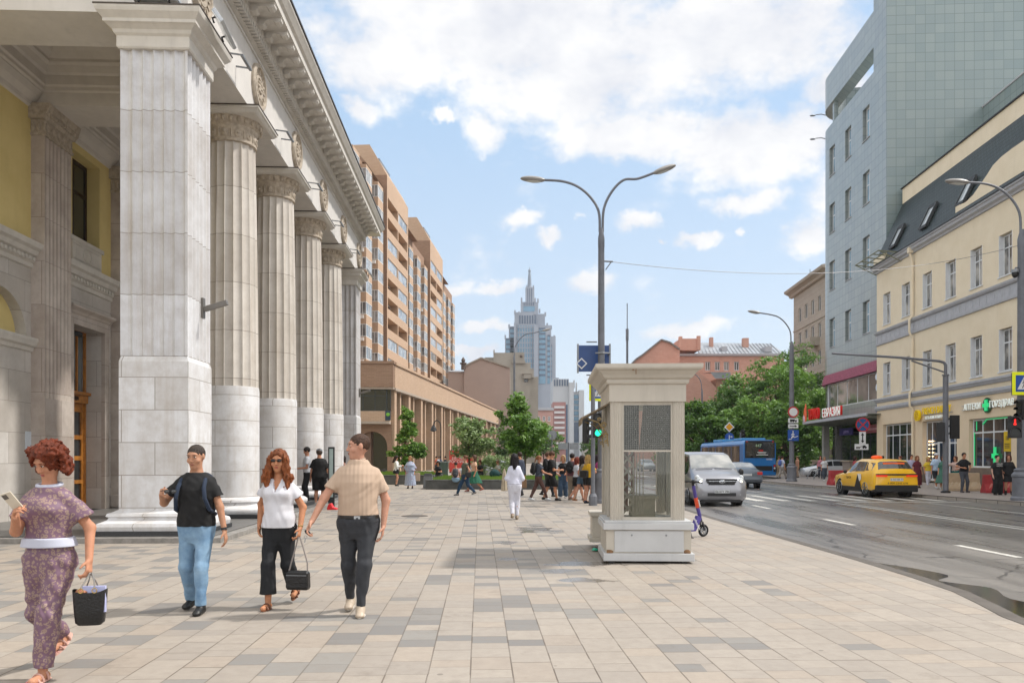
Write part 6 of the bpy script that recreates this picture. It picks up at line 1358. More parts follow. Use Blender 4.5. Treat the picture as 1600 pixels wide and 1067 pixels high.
# ------------------------------------------------ street lamps, signs, traffic lights
def cone_base(mb, r, h=1.2): mb.lathe([(r*2.2,0),(r*2.2,.10),(r*1.9,.16),(r*1.85,h*.7),(r*2.05,h*.74),(r*2.0,h*.8),(r*1.5,h*.88),(r*1.6,h*.94),(r*1.05,h)], n=20)
LHD = mat('lamp_head_grey','#93908c',.4,.1)
def luminaire(mb, c, d, ln=.95):
    pass
def lamp2(label, x, y, htop, arms, base_r=.13, split=8.6):
    r = root('street_lamp', label, 'street lamp', (x, y, 0), 0); m = MB(); cone_base(m, base_r); m.build('base', POLE, r, smooth=True, ang=30)
    m = MB(); m.lathe([(base_r,1.1),(base_r*.86,split-.35),(base_r*.9,split-.3),(base_r*.9,split),(base_r*.4,split+.35)], n=16); m.build('pole', POLE, r, smooth=True, ang=30)
    for (dx, dy, zt, up) in arms:
        L2 = math.hypot(dx, dy); u = Vector((dx/L2, dy/L2, 0)); p0 = Vector((0,0,split+.2)) + u*.05
        pts = [p0, p0+Vector((0,0,(zt-split)*.35))+u*.04, Vector((0,0,split+(zt-split)*.70))+u*L2*.16, Vector((0,0,split+(zt-split)*.88))+u*L2*.34, Vector((0,0,zt-.06-up*.45))+u*L2*.55, Vector((0,0,zt))+u*L2*.80]
        sm = []
        for i in range(len(pts)-1):
            a,b,c_,d_ = pts[max(i-1,0)],pts[i],pts[i+1],pts[min(i+2,len(pts)-1)]
            for k in range(5): t = k/5; sm.append(.5*((2*b)+(-a+c_)*t+(2*a-5*b+4*c_-d_)*t*t+(-a+3*b-3*c_+d_)*t**3))
        sm.append(pts[-1]); MB().tube(sm,.045,8).build('arm', POLE, r, smooth=True)
        e = pts[-1]; dd = (pts[-1]-pts[-2]).normalized(); q_ = dd.to_track_quat('X','Z').to_matrix(); m = MB(); m.ell(e+dd*.40, (.45,.17,.10), 16, 8, q_); h_ = m.build('lamp_head', LHD, r, smooth=True)
        MB().ell(e+dd*.38-Vector((0,0,.055)), (.30,.12,.06), 12, 6, q_).build('lens', mat('lamp_glass','#c9cbc6',.2,.05), h_, smooth=True)
    return r
lp = G(939.5, 786); d_ = lp.y
lamp2('tall twin armed street lamp rising behind the white stall', lp.x, lp.y, 11.3, [(-2.45,.2,EYE+(HZ-279)*d_/F,.0),(2.3,.2,EYE+(HZ-268)*d_/F,.35)], .125, EYE+(HZ-372)*d_/F)
r1 = lamp2('single armed street lamp with the round no entry sign on the far pavement', 18.5, 52.2, 11.5, [(-2.6,0,EYE+(HZ-489)*52.2/F,.1)], .16, 8.9)
lamp2('thin grey street lamp in front of the salmon gable', X(1097,80), 80, 10, [(-1.6,0,EYE+(HZ-583)*80/F,.0)], .10, 8.2)
lamp2('street lamp with long arm standing in front of the far tower', X(803.5,75), 75, 13, [(3.3,0,EYE+(HZ-517)*75/F,.3)], .11, EYE+(HZ-560)*75/F)
lamp2('street lamp with short arm at the right edge of the far tower', X(873,105), 105, 13, [(-2.9,0,EYE+(HZ-565)*105/F,.0)], .11, 10.5) if False else None
r5 = lamp2('big grey lamp post on the pavement edge at the right side of the picture', X(1597,29.0), 29.0, 12, [(-2.35,.2,EYE+(HZ-283)*29/F,.0)], .17, 9.6)
# black heritage lantern
r = root('heritage_lantern', 'black curved-neck lantern post in front of the arcade piers', 'street lamp', (X(689,72), 72, 0)); zt = EYE+(HZ-658)*72/F
MB().tube([(0,0,0),(0,0,zt-.5),(-.1,0,zt-.1),(-.35,0,zt+.1),(-.6,0,zt-.05),(-.68,0,zt-.3)],.05,8).build('post', BLK, r, smooth=True); MB().lathe([(.16,0),(.14,.9),(.07,1.1)],n=10).build('base', BLK, r); MB().lathe([(.05,zt-.3),(.2,zt-.55),(.3,zt-.85),(.1,zt-.95)],(-.68,0),12).build('lamp_head', BLK, r)
# mast
r = root('thin_mast', 'thin grey antenna mast above the roof of the stall', 'mast', (X(980,70), 70, 0)); zt = EYE+(HZ-474)*70/F
m = MB(); m.tube([(0,0,0),(0,0,EYE+(HZ-530)*70/F)],.1,8); m.tube([(0,0,zt-3.5),(0,0,zt)],.045,6); m.tube([(0,0,EYE+(HZ-532)*70/F),(0,0,EYE+(HZ-514)*70/F)],.13,8); m.build('mast_tube', POLE, r); 
# overhead wire
wa = Vector((lp.x+.15, lp.y, EYE+(HZ-408)*d_/F)); wb = rpt(19.0, -.1, 12.2); wm = MB(); pts = []
for k in range(25): t = k/24; p = wa.lerp(wb, t); p.z -= 4*.9*t*(1-t); pts.append(p-wa)
r = root('overhead_wire', 'thin overhead wire from the twin lamp post to the yellow building', 'wire', wa); wm.tube(pts,.012,5); wm.build('cable', mat('cable_grey','#77797e',.5), r); m = MB(); m.tube([(-.15,0,0),(.25,0,-.02)],.03,6); m.tube([(0,0,-.3),(.2,0,-.02)],.02,6); m.build('clamp', STEEL, r)
SB_ = mat('sign_blue2','#1c4f9e',.4,.05); SBK = mat('sign_back','#8c9096',.5,.1,metal=.3); SW = mat('sign_white','#d8dadb',.4,.04); SR = mat('sign_red','#b8202a',.4,.05); SY = mat('sign_yellow','#d6dc12',.4,.04,emit=.1); OR2 = mat('sign_amber','#e09a12',.4,.05)
# big blue direction board on the twin lamp post (sits just behind the post)
dd = d_+.4; r = root('direction_board', 'big blue direction board with small white diamond fixed to the twin lamp post', 'sign', (X(928,dd), dd, EYE+(HZ-560)*dd/F))
w = 25*dd/F; h = 20.5*dd/F
MB().box(-w,0,-h,w,.05,h).build('board', mat('board_blue','#23467f',.4,.08), r, bev=.01); m = MB(); 
for a in (-w, w): m.box(a-.03,-.02,-h-.05,a+.03,.07,h+.05)
m.build('edge_rails', SBK, r); m = MB()
for zz in (h+.12,-h-.12): m.tube([(-w+.3,.02,zz),(w-.45,.02,zz)],.025,6)
m.build('cross_rails', STEEL, r); m = MB(); s_ = 9*dd/F; cx = X(914,dd)-X(928,dd)-.12; cz = -h+.28
m.add([(cx-s_-.0,-.03,cz),(cx,-.03,cz-s_),(cx+s_,-.03,cz),(cx,-.03,cz+s_)],[(0,1,2,3)]); m.build('diamond_border', SW, r); s2_ = s_*.72; MB().add([(cx-s2_,-.04,cz),(cx,-.04,cz-s2_),(cx+s2_,-.04,cz),(cx,-.04,cz+s2_)],[(0,1,2,3)]).build('diamond', MT['board_blue'], r)
m = MB(); 
for zz in (.12,-.28): m.tube([(.0,-.5,zz),(.25,-.55,zz),(.5,-.5,zz),(.5,.0,zz)],.03,6)
m.build('clamps', STEEL, r)
def crosswalk(label, x, y, z, w, yaw=0, cat='sign'):
    r = root('crossing_sign', label, cat, (x, y, z), yaw, 'pedestrian crossing signs'); a = w/2
    MB().box(-a,0,-a,a,.03,a).build('panel', SY, r, bev=.01); MB().box(-a*.72,-.006,-a*.72,a*.72,.0,a*.72).build('blue_field', SB_, r); MB().add([(-a*.6,-.012,-a*.52),(a*.6,-.012,-a*.52),(0,-.012,a*.6)],[(0,1,2)]).build('triangle', SW, r)
    m = MB()
    m.ell((0.0,-.016,a*.28),(a*.07,.004,a*.07),8,6); m.bar((0,-.016,a*.2),(0,-.016,-.05*a),.006,a*.13,(0,0,1)) ; m.add([(-a*.06,-.017,a*.2),(a*.06,-.017,a*.2),(a*.05,-.017,-a*.1),(-a*.05,-.017,-a*.1)],[(0,1,2,3)])
    m.add([(-a*.02,-.017,-a*.08),(a*.05,-.017,-a*.08),(a*.2,-.017,-a*.4),(a*.12,-.017,-a*.4)],[(0,1,2,3)]); m.add([(-a*.05,-.017,-a*.08),(a*.02,-.017,-a*.08),(-a*.12,-.017,-a*.4),(-a*.2,-.017,-a*.4)],[(0,1,2,3)]); m.add([(-a*.2,-.017,a*.02),(-a*.17,-.017,-.02*a),(a*.02,-.017,a*.18),(0,-.017,a*.2)],[(0,1,2,3)]); m.build('walker', BLK, r)
    return r
dd = 26.2; crosswalk('yellow edged crossing sign half hidden behind the stall cornice', X(935,dd), dd, EYE+(HZ-612)*dd/F, 29*dd/F)
dd = 28.3; crosswalk('yellow edged crossing sign cut by the right edge of the picture', X(1600,dd), dd, EYE+(HZ-599)*dd/F, 36*dd/F)
r = root('sign_back_plate', 'grey back of a square sign on the right-hand lamp post', 'sign', (X(1582,28.6),28.6,EYE+(HZ-600)*28.6/F)); MB().box(-.02,0,-.4,.5,.04,.4).build('plate', mat('plate_back','#4a4e55',.5,.1), r)
# post behind the stall with signals
dd = 26.0; r = root('signal_post', 'slim grey post carrying the green traffic light left of the stall', 'post', (X(926.5,dd), dd, 0)); MB().tube([(0,0,0),(0,0,EYE+(HZ-585)*dd/F)],.07,10).build('tube', POLE, r); MB().lathe([(.14,0),(.14,.3),(.09,.4)],n=12).build('base', POLE, r)
def signal(label, x, y, z, yaw, lit=None, n=3, s=.27, group='traffic lights'):
    r = root('traffic_light', label, 'traffic light', (x,y,z), yaw, group); H = s*n+.06
    MB().box(-s/2-.03,0,-H/2,s/2+.03,.16,H/2).build('housing', BLK, r, bev=.02)
    cols = ['red_lens','amber_lens','green_lens'] if n == 3 else ['red_lens','green_lens']
    for k in range(n):
        z_ = H/2-.03-s*(k+.5); on = lit == k; nm = cols[k]
        base = {'red_lens':'#d8231c','amber_lens':'#b98516','green_lens':'#12e0a0'}[nm]
        mm = mat(nm+('_lit' if on else '_off'), base if on else '#1d2320', .3, .05, emit=1.3 if on else 0)
        m = MB()
        if n == 2 and on: m.ell((0,-.02,z_+s*.2),(s*.09,.01,s*.09),8,6); m.tube([(0,-.02,z_+s*.1),(0,-.02,z_-s*.05),(-s*.08,-.02,z_-s*.3)],s*.08,6); m.tube([(0,-.02,z_-s*.05),(s*.08,-.02,z_-s*.3)],s*.06,6)
        else: m.cyl((0,0,z_),(0,-.02,z_),s*.42,20)
        m.build('lens', mm, r)
        m = MB(); n_ = 12; m.tube([(s*.44*math.cos(math.pi*t/n_),-.0,z_+s*.44*math.sin(math.pi*t/n_)) for t in range(n_+1)],.012,5); m.add([(s*.44*math.cos(math.pi*t/n_),-(.18 if q_ else 0),z_+s*.44*math.sin(math.pi*t/n_)) for q_ in (0,1) for t in range(n_+1)],[(t,t+1,n_+2+t,n_+1+t) for t in range(n_)]); m.build('visor', BLK, r)
    return r
dd = 25.6; signal('traffic light showing green just left of the stall', X(934.5,dd), dd, EYE+(HZ-664)*dd/F, 0, 2, s=.25)
dd = 26.2; signal('traffic light turned away, dark side towards the camera, left of the green light', X(919,dd), dd, EYE+(HZ-672)*dd/F, R(70), None, s=.27)
# signals on the far right post
dd = 28.0; signal('unlit traffic light turned sideways high on the right-hand lamp post', X(1593,dd), dd, EYE+(HZ-640)*dd/F, R(-70), None, s=.22)
signal('pedestrian light with red figure on the right-hand lamp post', X(1586,dd), dd, EYE+(HZ-667)*dd/F, R(-25), 0, n=2, s=.36)
r = root('dome_camera', 'black dome camera on a short arm near the right edge', 'camera', (X(1586,29), 29, EYE+(HZ-428)*29/F)); MB().ell((0,0,0),(.11,.11,.15),12,8).build('dome', BLK, r, smooth=True); MB().tube([(0,0,.1),(.02,0,.22),(.3,0,.25)],.03,6).build('arm', POLE, r); MB().cyl((0,0,.05),(0,0,.16),.12,14).build('cap', SBK, r)
# gantry post with arm
dd = 35.4; r = root('sign_gantry_post', 'slim grey post with long horizontal arm beside the yellow building', 'post', (X(1477.5,dd), dd, 0)); zt = EYE+(HZ-585)*dd/F
MB().tube([(0,0,0),(0,0,zt)],[.125,.115],14).build('post', POLE, r, smooth=True); MB().lathe([(.2,0),(.2,.06),(.14,.1)],n=14).build('base', BLK, r); MB().tube([(0,0,zt-.06),(0,0,zt)],.15,12).build('collar', POLE, r)
z2 = EYE+(HZ-567)*dd/F; z3 = EYE+(HZ-552)*dd/F; xl = X(1300,dd)-X(1477.5,dd)
m = MB(); m.tube([(0,0,zt),(0,0,z2-.1),(-.08,0,z2+.02),(-.3,0,z2+.08),(xl*.42,0,(z2+z3)/2+.03),(xl,0,z3)],[.07,.07,.065,.06,.055,.05],8); m.tube([(-.05,0,zt+.1),(xl*.30,0,z2+.1)],.035,8); m.build('arm', POLE, r, smooth=True)
signal('back of a traffic light half way up the gantry post, by the bakery window', X(1490,dd), dd, EYE+(HZ-667)*dd/F, R(180), None, s=.33)
signal('small dark traffic light left of the gantry post', X(1469,dd), dd, EYE+(HZ-675)*dd/F, R(160), None, s=.27)
# signs on the street lamp r1: no entry ring, truck plate, arrow plate, underpass
dd = 51.8; xx = X(1239.5,dd)
def disc_sign(label, x, y, z, rad, parts, name='round_sign', yaw=0, group=None):
    r = root(name, label, 'sign', (x,y,z), yaw, group); 
    for k,(rr,mm,nm) in enumerate(parts): MB().cyl((0,-.01*k,0),(0,-.01*k-.012,0),rr,32).build(nm, mm, r)
    return r
disc_sign('round white sign with red rim on the far lamp post', xx, dd, EYE+(HZ-643.5)*dd/F, .35, [(.36,SR,'rim'),(.27,SW,'face')])
r = root('truck_plate', 'small white plate with black truck symbol under the red rimmed sign', 'sign', (xx,dd,EYE+(HZ-657)*dd/F)); MB().box(-.33,0,-.15,.33,.02,.15).build('plate', SW, r); m = MB(); m.box(-.22,-.01,-.05,.1,0,.09); m.box(.12,-.01,-.05,.22,0,.04)
for a in (-.15,.0,.17): m.cyl((a,0,-.07),(a,-.01,-.07),.04,10)
m.build('symbol', BLK, r)
r = root('arrow_plate', 'small white plate with black arrow pointing right under the truck plate', 'sign', (xx,dd,EYE+(HZ-665.5)*dd/F)); MB().box(-.33,0,-.13,.33,.02,.13).build('plate', SW, r); m = MB(); m.box(-.24,-.01,-.025,.12,0,.025); m.add([(.10,-.01,-.08),(.25,-.01,0),(.10,-.01,.08)],[(0,1,2)]); m.build('symbol', BLK, r)
r = root('underpass_sign', 'square blue sign with white walking figure on stairs on the lamp post', 'sign', (xx,dd,EYE+(HZ-680)*dd/F)); MB().box(-.36,0,-.36,.36,.02,.36).build('plate', SB_, r); m = MB(); m.tube([(-.3,-.01,-.25),(-.15,-.01,-.25),(-.05,-.01,-.12),(.08,-.01,-.14),(.3,-.01,-.05)],.022,6); m.ell((-.02,-.01,.24),(.045,.01,.05),8,6); m.tube([(-.02,-.01,.17),(-.02,-.01,0),(-.12,-.01,-.16)],.03,6); m.tube([(-.02,-.01,0),(.06,-.01,-.12)],.03,6); m.tube([(-.14,-.01,.02),(-.02,-.01,.14),(.08,-.01,.04)],.022,6); m.build('symbol', SW, r)
# no stopping sign on its own post
dd = 46.0; r = root('no_stopping_sign', 'round blue sign with red cross on a short post beyond the taxi', 'sign', (X(1348,dd), dd, 0)); zc = EYE+(HZ-663.5)*dd/F
MB().tube([(0,.05,0),(0,.05,zc)],.035,8).build('post', POLE, r)
for k,(rr,mm,nm) in enumerate(((.42,SR,'rim'),(.35,mat('sign_deep_blue','#17558d',.4,.05),'face'))): MB().cyl((0,-.01*k,zc),(0,-.01*k-.012,zc),rr,32).build(nm, mm, r)
m = MB(); m.bar((-.25,-.03,zc-.25),(.25,-.03,zc+.25),.01,.065,(0,1,0)) if False else None
m = MB()
for s_ in (1,-1): m.add([(-.27,-.03-.002*s_,zc-s_*.22),(-.22,-.03-.002*s_,zc-s_*.27),(.27,-.03-.002*s_,zc+s_*.22),(.22,-.03-.002*s_,zc+s_*.27)],[(0,1,2,3)])
m.build('cross', SR, r)
r = root('arrow_plate', 'white plate with black double arrow under the blue no stopping sign', 'sign', (X(1347.5,dd), dd-.02, EYE+(HZ-684)*dd/F)); MB().box(-.19,0,-.36,.19,.02,.36).build('plate', SW, r); m = MB(); m.box(-.03,-.01,-.2,.03,0,.2); m.add([(-.1,-.01,.15),(.1,-.01,.15),(0,-.01,.30)],[(0,1,2)]); m.add([(-.1,-.01,-.15),(.1,-.01,-.15),(0,-.01,-.30)],[(0,1,2)]); m.build('symbol', BLK, r)
r = root('tow_plate', 'white plate with tow truck symbol, lowest on the no stopping post', 'sign', (X(1346,dd), dd-.02, EYE+(HZ-698)*dd/F)); MB().box(-.4,0,-.17,.4,.02,.17).build('plate', SW, r); m = MB(); m.box(-.32,-.01,-.06,-.1,0,.0); m.box(.05,-.01,-.06,.3,0,.0); m.add([(.03,-.01,0),(.1,-.01,.09),(.2,-.01,.09),(.28,-.01,0)],[(0,1,2,3)]); m.add([(-.12,-.01,0),(.05,-.01,.06),(.05,-.01,.04),(-.1,-.01,-.03)],[(0,1,2,3)])
for a in (-.27,-.15,.1,.24): m.cyl((a,0,-.07),(a,-.01,-.07),.035,10)
m.build('symbol', BLK, r)
# priority + right turn signs, purple round sign
dd = 70; r = root('priority_sign', 'yellow and white diamond sign above the bus', 'sign', (X(1139.5,dd), dd, 0)); zc = EYE+(HZ-667)*dd/F; MB().tube([(0,.06,0),(0,.06,zc)],.04,8).build('post', POLE, r)
MB().add([(-.46,0,zc),(0,0,zc-.46),(.46,0,zc),(0,0,zc+.46)],[(0,1,2,3)]).build('diamond', SW, r); MB().add([(-.33,-.01,zc),(0,-.01,zc-.33),(.33,-.01,zc),(0,-.01,zc+.33)],[(0,1,2,3)]).build('centre', OR2, r)
r = disc_sign('round blue sign with white turn arrow under the yellow diamond', X(1139.5,dd), dd-.03, EYE+(HZ-683)*dd/F, .4, [(.4,SB_,'face')]); m = MB(); m.box(-.05,-.02,-.28,.02,-.013,.2); m.box(.0,-.02,.02,.2,-.013,.08); m.add([(.17,-.02,-.04),(.3,-.02,.05),(.17,-.02,.14)],[(0,1,2)]); m.build('arrow', SW, r)
disc_sign('round violet no stopping sign low on the thin far lamp post', X(1098,79), 79, EYE+(HZ-687)*79/F, .34, [(.36,mat('dull_rose','#a0506f',.5,.05),'rim'),(.28,mat('violet','#5b4a94',.5,.05),'face')])
signal('dark traffic light standing above the bus roof', X(1162,72), 72, EYE+(HZ-680)*72/F, R(30), None, s=.3)
r = root('signal_post', 'grey post carrying the dark traffic light above the bus roof', 'post', (X(1157,72.2), 72.2, 0)); MB().tube([(0,0,0),(0,0,3.9)],.07,8).build('tube', POLE, r)
# far signs left of the crowd
dd = 58; r = root('round_sign', 'grey back of a round sign left of the crowd', 'sign', (X(887-24.5,dd), dd, 0)); zc = EYE+(HZ-679)*dd/F; MB().tube([(0,0,0),(0,0,zc)],.04,8).build('post', POLE, r); MB().cyl((0,-.02,zc),(0,.02,zc),.36,24).build('disc', SBK, r)
dd = 50; r = root('street_direction_sign', 'two grey direction sign panels on a post in front of the crowd', 'sign', (X(888.5,dd), dd, 0)); zc = EYE+(HZ-697)*dd/F; MB().tube([(0,.04,0),(0,.04,zc+.25)],.05,8).build('post', POLE, r); MB().box(-.66,-.02,zc-.2,-.06,.01,zc+.2).build('panel', SBK, r); MB().box(.06,-.02,zc-.2,.6,.01,zc+.2).build('panel', SBK, r)
# billboard
dd = 62; r = root('red_billboard', 'red poster display with white lettering behind the lawn', 'billboard', (X(724,dd), dd, 0)); a = 22*dd/F; z0, z1 = EYE+(HZ-739)*dd/F, EYE+(HZ-703)*dd/F
z0 = max(z0,.1); MB().box(-a,0,z0,a,.15,z1).build('cabinet', mat('cabinet_dark','#2b2b30',.5), r); REDP = mat('poster_red','#c5443f',.5,.06); MB().box(-a,-.01,z0+.1,-a+1.25,-.002,z1-.05).build('poster', REDP, r); MB().box(a-.95,-.01,z0+.1,a-.06,-.002,z1-.05).build('poster', REDP, r)
txt('poster_text','ДЕНЬ\nРОССИИ',.30,(-a+.62,-.02,z0+1.05),WHT,r,ext=.002)
# cabinet, litter bin, block, cones/barriers
dd = 50; p = G(691,741); r = root('utility_cabinet', 'grey green utility cabinet with pale top behind the lawn', 'cabinet', (X(691,53),53,0)); MB().box(-.36,0,0,.36,.5,1.25).build('box', mat('cabinet_green','#5c6e66',.6,.1), r, bev=.02); MB().box(-.42,-.05,1.25,.42,.55,1.32).build('top', mat('cabinet_top','#9aa5a5',.5,.1), r)
p = G(668.5,762.5); r = root('litter_bin', 'grey steel litter bin with dark sloped lid by the left planter', 'litter bin', (p.x,p.y,0)); MB().sq([(.25,0),(.22,.62)],(0,.2)).build('body', mat('bin_steel','#7c7e80',.45,.1,metal=.4), r, bev=.01); MB().sq([(.22,.62),(.17,.76)],(0,.2)).build('lid', mat('bin_lid','#3d3e40',.5,.1), r)
p = G(680,762); r = root('concrete_block', 'pale concrete block beside the grey litter bin', 'block', (p.x,p.y,0)); MB().box(-.17,0,0,.17,.3,.32).build('block', mat('pale_concrete','#a89d8d',.8,.15), r, bev=.02)
p = G(772,764)
def barrier(label, px, d_, w, h, c, yaw=0, name='road_barrier', group='plastic road barriers'):
    r = root(name, label, 'barrier', (X(px,d_), d_, 0), yaw, group); m = MB(); m.ext([(-.24,0),(.24,0),(.24,.12),(.10,.40),(.07,h),(-.07,h),(-.10,.40),(-.24,.12)],'x',-w,w); m.build('shell', mat('barrier_'+c.strip('#'),c,.5,.1,streak=.3), r, bev=.02)
    for k in range(4): 
        a = -w+.25+k*(2*w-.5)/3; MB().bar((a-.10,-.19,.16),(a+.08,-.11,.42),.07,.03,(0,-1,0)).build('moulding', mat('barrier_light_'+c.strip('#'),'#c98078' if c!='#bfa98c' else '#c9b99f',.5,.1), r)
    return r
barrier('red plastic road barrier in front of the tiled building, behind the taxi bonnet', 1313, 45.5, .75, .85, '#a8343a', R(15)); barrier('sand coloured plastic barrier behind the man in the black T-shirt, left piece', 1494, 37.5, .55, .85, '#bfa98c'); barrier('sand coloured plastic barrier behind the man in the black T-shirt, right piece', 1519, 37.4, .32, .85, '#bfa98c')
barrier('red plastic barrier left of the two women in black', 1552, 35.2, .45, .82, '#a8343a'); barrier('red plastic barrier behind the two women in black', 1581, 35.4, .5, .82, '#a8343a')
r = root('bike_rack', 'two bent steel hoops on the pavement by the white parked car', 'rack', (X(1265,58),58,0))
for k in (0,1): MB().tube([(k*.5-.2,0,0),(k*.5,0,.55),(k*.5+.15,0,.72),(k*.5+.5,0,.75)],.04,8).build('hoop', STEEL, r)
# info pylon + red cone at the colonnade
p = G(519,795); r = root('info_pylon', 'narrow dark framed information pylon beside the man in black shorts', 'pylon', (X(517.5,25.5),25.5,.0)); m = MB(); m.box(-.10,0,0,.10,.06,1.92); m.build('frame', BLK, r); MB().box(-.06,-.01,.3,.06,-.002,1.86).build('panel', mat('pylon_panel','#9fb0ad',.3,.1), r)
r = root('red_weight', 'red plastic weight lying at the foot of the pylon', 'weight', (X(517,23.9),23.9,0)); m = MB(); m.ext([(-.10,0),(.20,0),(.20,.04),(.08,.08),(.02,.20),(-.05,.18),(-.1,.05)],'y',-.12,.12); m.build('shell', mat('bright_red','#cf1e22',.4,.05), r, bev=.02)
# ------------------------------------------------ people: bodies grown as one smooth distance field, meshed with surface nets
def V3(*a): return np.array(a, dtype=np.float32)
class Field:
    def __init__(s, lo, hi, h):
        s.h = h; s.lo = np.array(lo, np.float32); n = np.ceil((np.array(hi)-np.array(lo))/h).astype(int)+1; s.n = n
        s.ax = [s.lo[i]+np.arange(n[i], dtype=np.float32)*h for i in range(3)]; s.D = np.full(n, .5, np.float32)
    def sub(s, lo, hi):
        a = [max(0, int((lo[i]-s.lo[i])/s.h)-1) for i in range(3)]; b = [min(s.n[i], int((hi[i]-s.lo[i])/s.h)+3) for i in range(3)]
        if any(a[i] >= b[i] for i in range(3)): return None, None
        sl = tuple(slice(a[i], b[i]) for i in range(3))
        X_ = s.ax[0][sl[0]][:,None,None]; Y_ = s.ax[1][sl[1]][None,:,None]; Z_ = s.ax[2][sl[2]][None,None,:]
        return sl, (X_, Y_, Z_)
    def put(s, sl, d, k, op='u'):
        D = s.D[sl]
        if op == 'u':
            if k > 0: t = np.clip(.5+.5*(D-d)/k, 0, 1); s.D[sl] = D*(1-t)+d*t - k*t*(1-t)
            else: s.D[sl] = np.minimum(D, d)
        elif op == 'c':      # carve
            if k > 0: t = np.clip(.5-.5*(-D+ -0*d - (-d) )/k*0, 0, 1)
            s.D[sl] = np.maximum(D, -d)
        elif op == 'i': s.D[sl] = np.maximum(D, d)
    def cone(s, a, b, ra, rb, k=.03, op='u', sy=1.0):
        a = np.array(a, np.float32); b = np.array(b, np.float32); m = max(ra, rb)+.06+k
        sl, P_ = s.sub(np.minimum(a,b)-m, np.maximum(a,b)+m)
        if sl is None: return
        d = b-a; L2 = float(d@d)+1e-9; x, y, z = P_[0]-a[0], P_[1]-a[1], P_[2]-a[2]
        t = np.clip((x*d[0]+y*d[1]+z*d[2])/L2, 0, 1); q = np.sqrt((x-t*d[0])**2+(y-t*d[1])**2+(z-t*d[2])**2)-(ra+(rb-ra)*t)
        s.put(sl, q, k, op)
    def ell(s, c, r, k=.02, op='u', M=None):
        c = np.array(c, np.float32); r = np.array(r, np.float32); m = float(max(r))+.05+k; sl, P_ = s.sub(c-m, c+m)
        if sl is None: return
        x, y, z = P_[0]-c[0], P_[1]-c[1], P_[2]-c[2]
        if M is not None:
            u = x*M[0][0]+y*M[1][0]+z*M[2][0]; v = x*M[0][1]+y*M[1][1]+z*M[2][1]; w = x*M[0][2]+y*M[1][2]+z*M[2][2]
        else: u, v, w = x, y, z
        q = np.sqrt((u/r[0])**2+(v/r[1])**2+(w/r[2])**2); g = np.sqrt((u/r[0]**2)**2+(v/r[1]**2)**2+(w/r[2]**2)**2)+1e-6
        s.put(sl, q*(q-1)/g, k, op)
    def stack(s, st, k=.03, op='u', grow=0.0, c0=(0,0)):  # (z, hw, hd, yoff[, xoff]) elliptical column
        st = sorted(st); z = np.array([q[0] for q in st]); hw = np.array([q[1] for q in st])+grow; hd = np.array([q[2] for q in st])+grow; yo = np.array([q[3] for q in st]); xo = np.array([q[4] if len(q)>4 else 0 for q in st])
        m = float(max(hw.max(), hd.max()))+.08; sl, P_ = s.sub((c0[0]-m, c0[1]-m+yo.min(), z[0]-.08), (c0[0]+m, c0[1]+m+yo.max(), z[-1]+.08))
        if sl is None: return
        Z_ = P_[2][0,0,:]; W = np.interp(Z_, z, hw)[None,None,:]; Dp = np.interp(Z_, z, hd)[None,None,:]; Y0 = np.interp(Z_, z, yo)[None,None,:]; X0 = np.interp(Z_, z, xo)[None,None,:]
        x = P_[0]-c0[0]-X0; y = P_[1]-c0[1]-Y0; q = np.sqrt((x/W)**2+(y/Dp)**2); g = np.sqrt((x/W**2)**2+(y/Dp**2)**2)+1e-6; d = np.where(q > .05, q*(q-1)/g, -np.minimum(W, Dp))
        dz = np.maximum(z[0]-P_[2], P_[2]-z[-1]); d = np.maximum(d, dz); s.put(sl, d.astype(np.float32), k, op)
    def folds(s, amp, seed, wl=.12, aniso=(1,1,.5)):
        rs = np.random.RandomState(seed); X_, Y_, Z_ = s.ax[0][:,None,None], s.ax[1][None,:,None], s.ax[2][None,None,:]
        n = 0
        for k in range(5):
            d = rs.normal(size=3)*np.array(aniso); d /= np.linalg.norm(d); f = 2*np.pi/(wl*rs.uniform(.5,1.4)); ph = rs.uniform(0, 6.28, 2)
            d2 = rs.normal(size=3); d2 /= np.linalg.norm(d2)
            n = n + np.sin((X_*d[0]+Y_*d[1]+Z_*d[2])*f+ph[0] + 1.2*np.sin((X_*d2[0]+Y_*d2[1]+Z_*d2[2])*f*.45+ph[1]))
        s.D += (amp*.45)*n.astype(np.float32)
    def cutz(s, z, keep='above'):
        Z_ = s.ax[2][None,None,:]; s.D = np.maximum(s.D, (z-Z_) if keep == 'above' else (Z_-z)).astype(np.float32)
    def mesh(s, name, m, parent=None, smooth=1, decim=None):
        D = s.D; D[0]=D[-1]=.5; D[:,0]=D[:,-1]=.5; D[:,:,0]=D[:,:,-1]=.5
        I = D < 0; c = I[:-1,:-1,:-1].astype(np.int8)
        for a,b,e in ((1,0,0),(0,1,0),(0,0,1),(1,1,0),(1,0,1),(0,1,1),(1,1,1)): c = c + I[a:a+c.shape[0], b:b+c.shape[1], e:e+c.shape[2]]
        act = (c > 0) & (c < 8); ii = np.argwhere(act)
        if len(ii) == 0: return None
        idx = -np.ones(act.shape, np.int64); idx[act] = np.arange(len(ii)); acc = np.zeros((len(ii),3), np.float32); cnt = np.zeros(len(ii), np.float32)
        cr = [(0,0,0),(1,0,0),(0,1,0),(1,1,0),(0,0,1),(1,0,1),(0,1,1),(1,1,1)]; vals = [D[ii[:,0]+a, ii[:,1]+b, ii[:,2]+e] for a,b,e in cr]
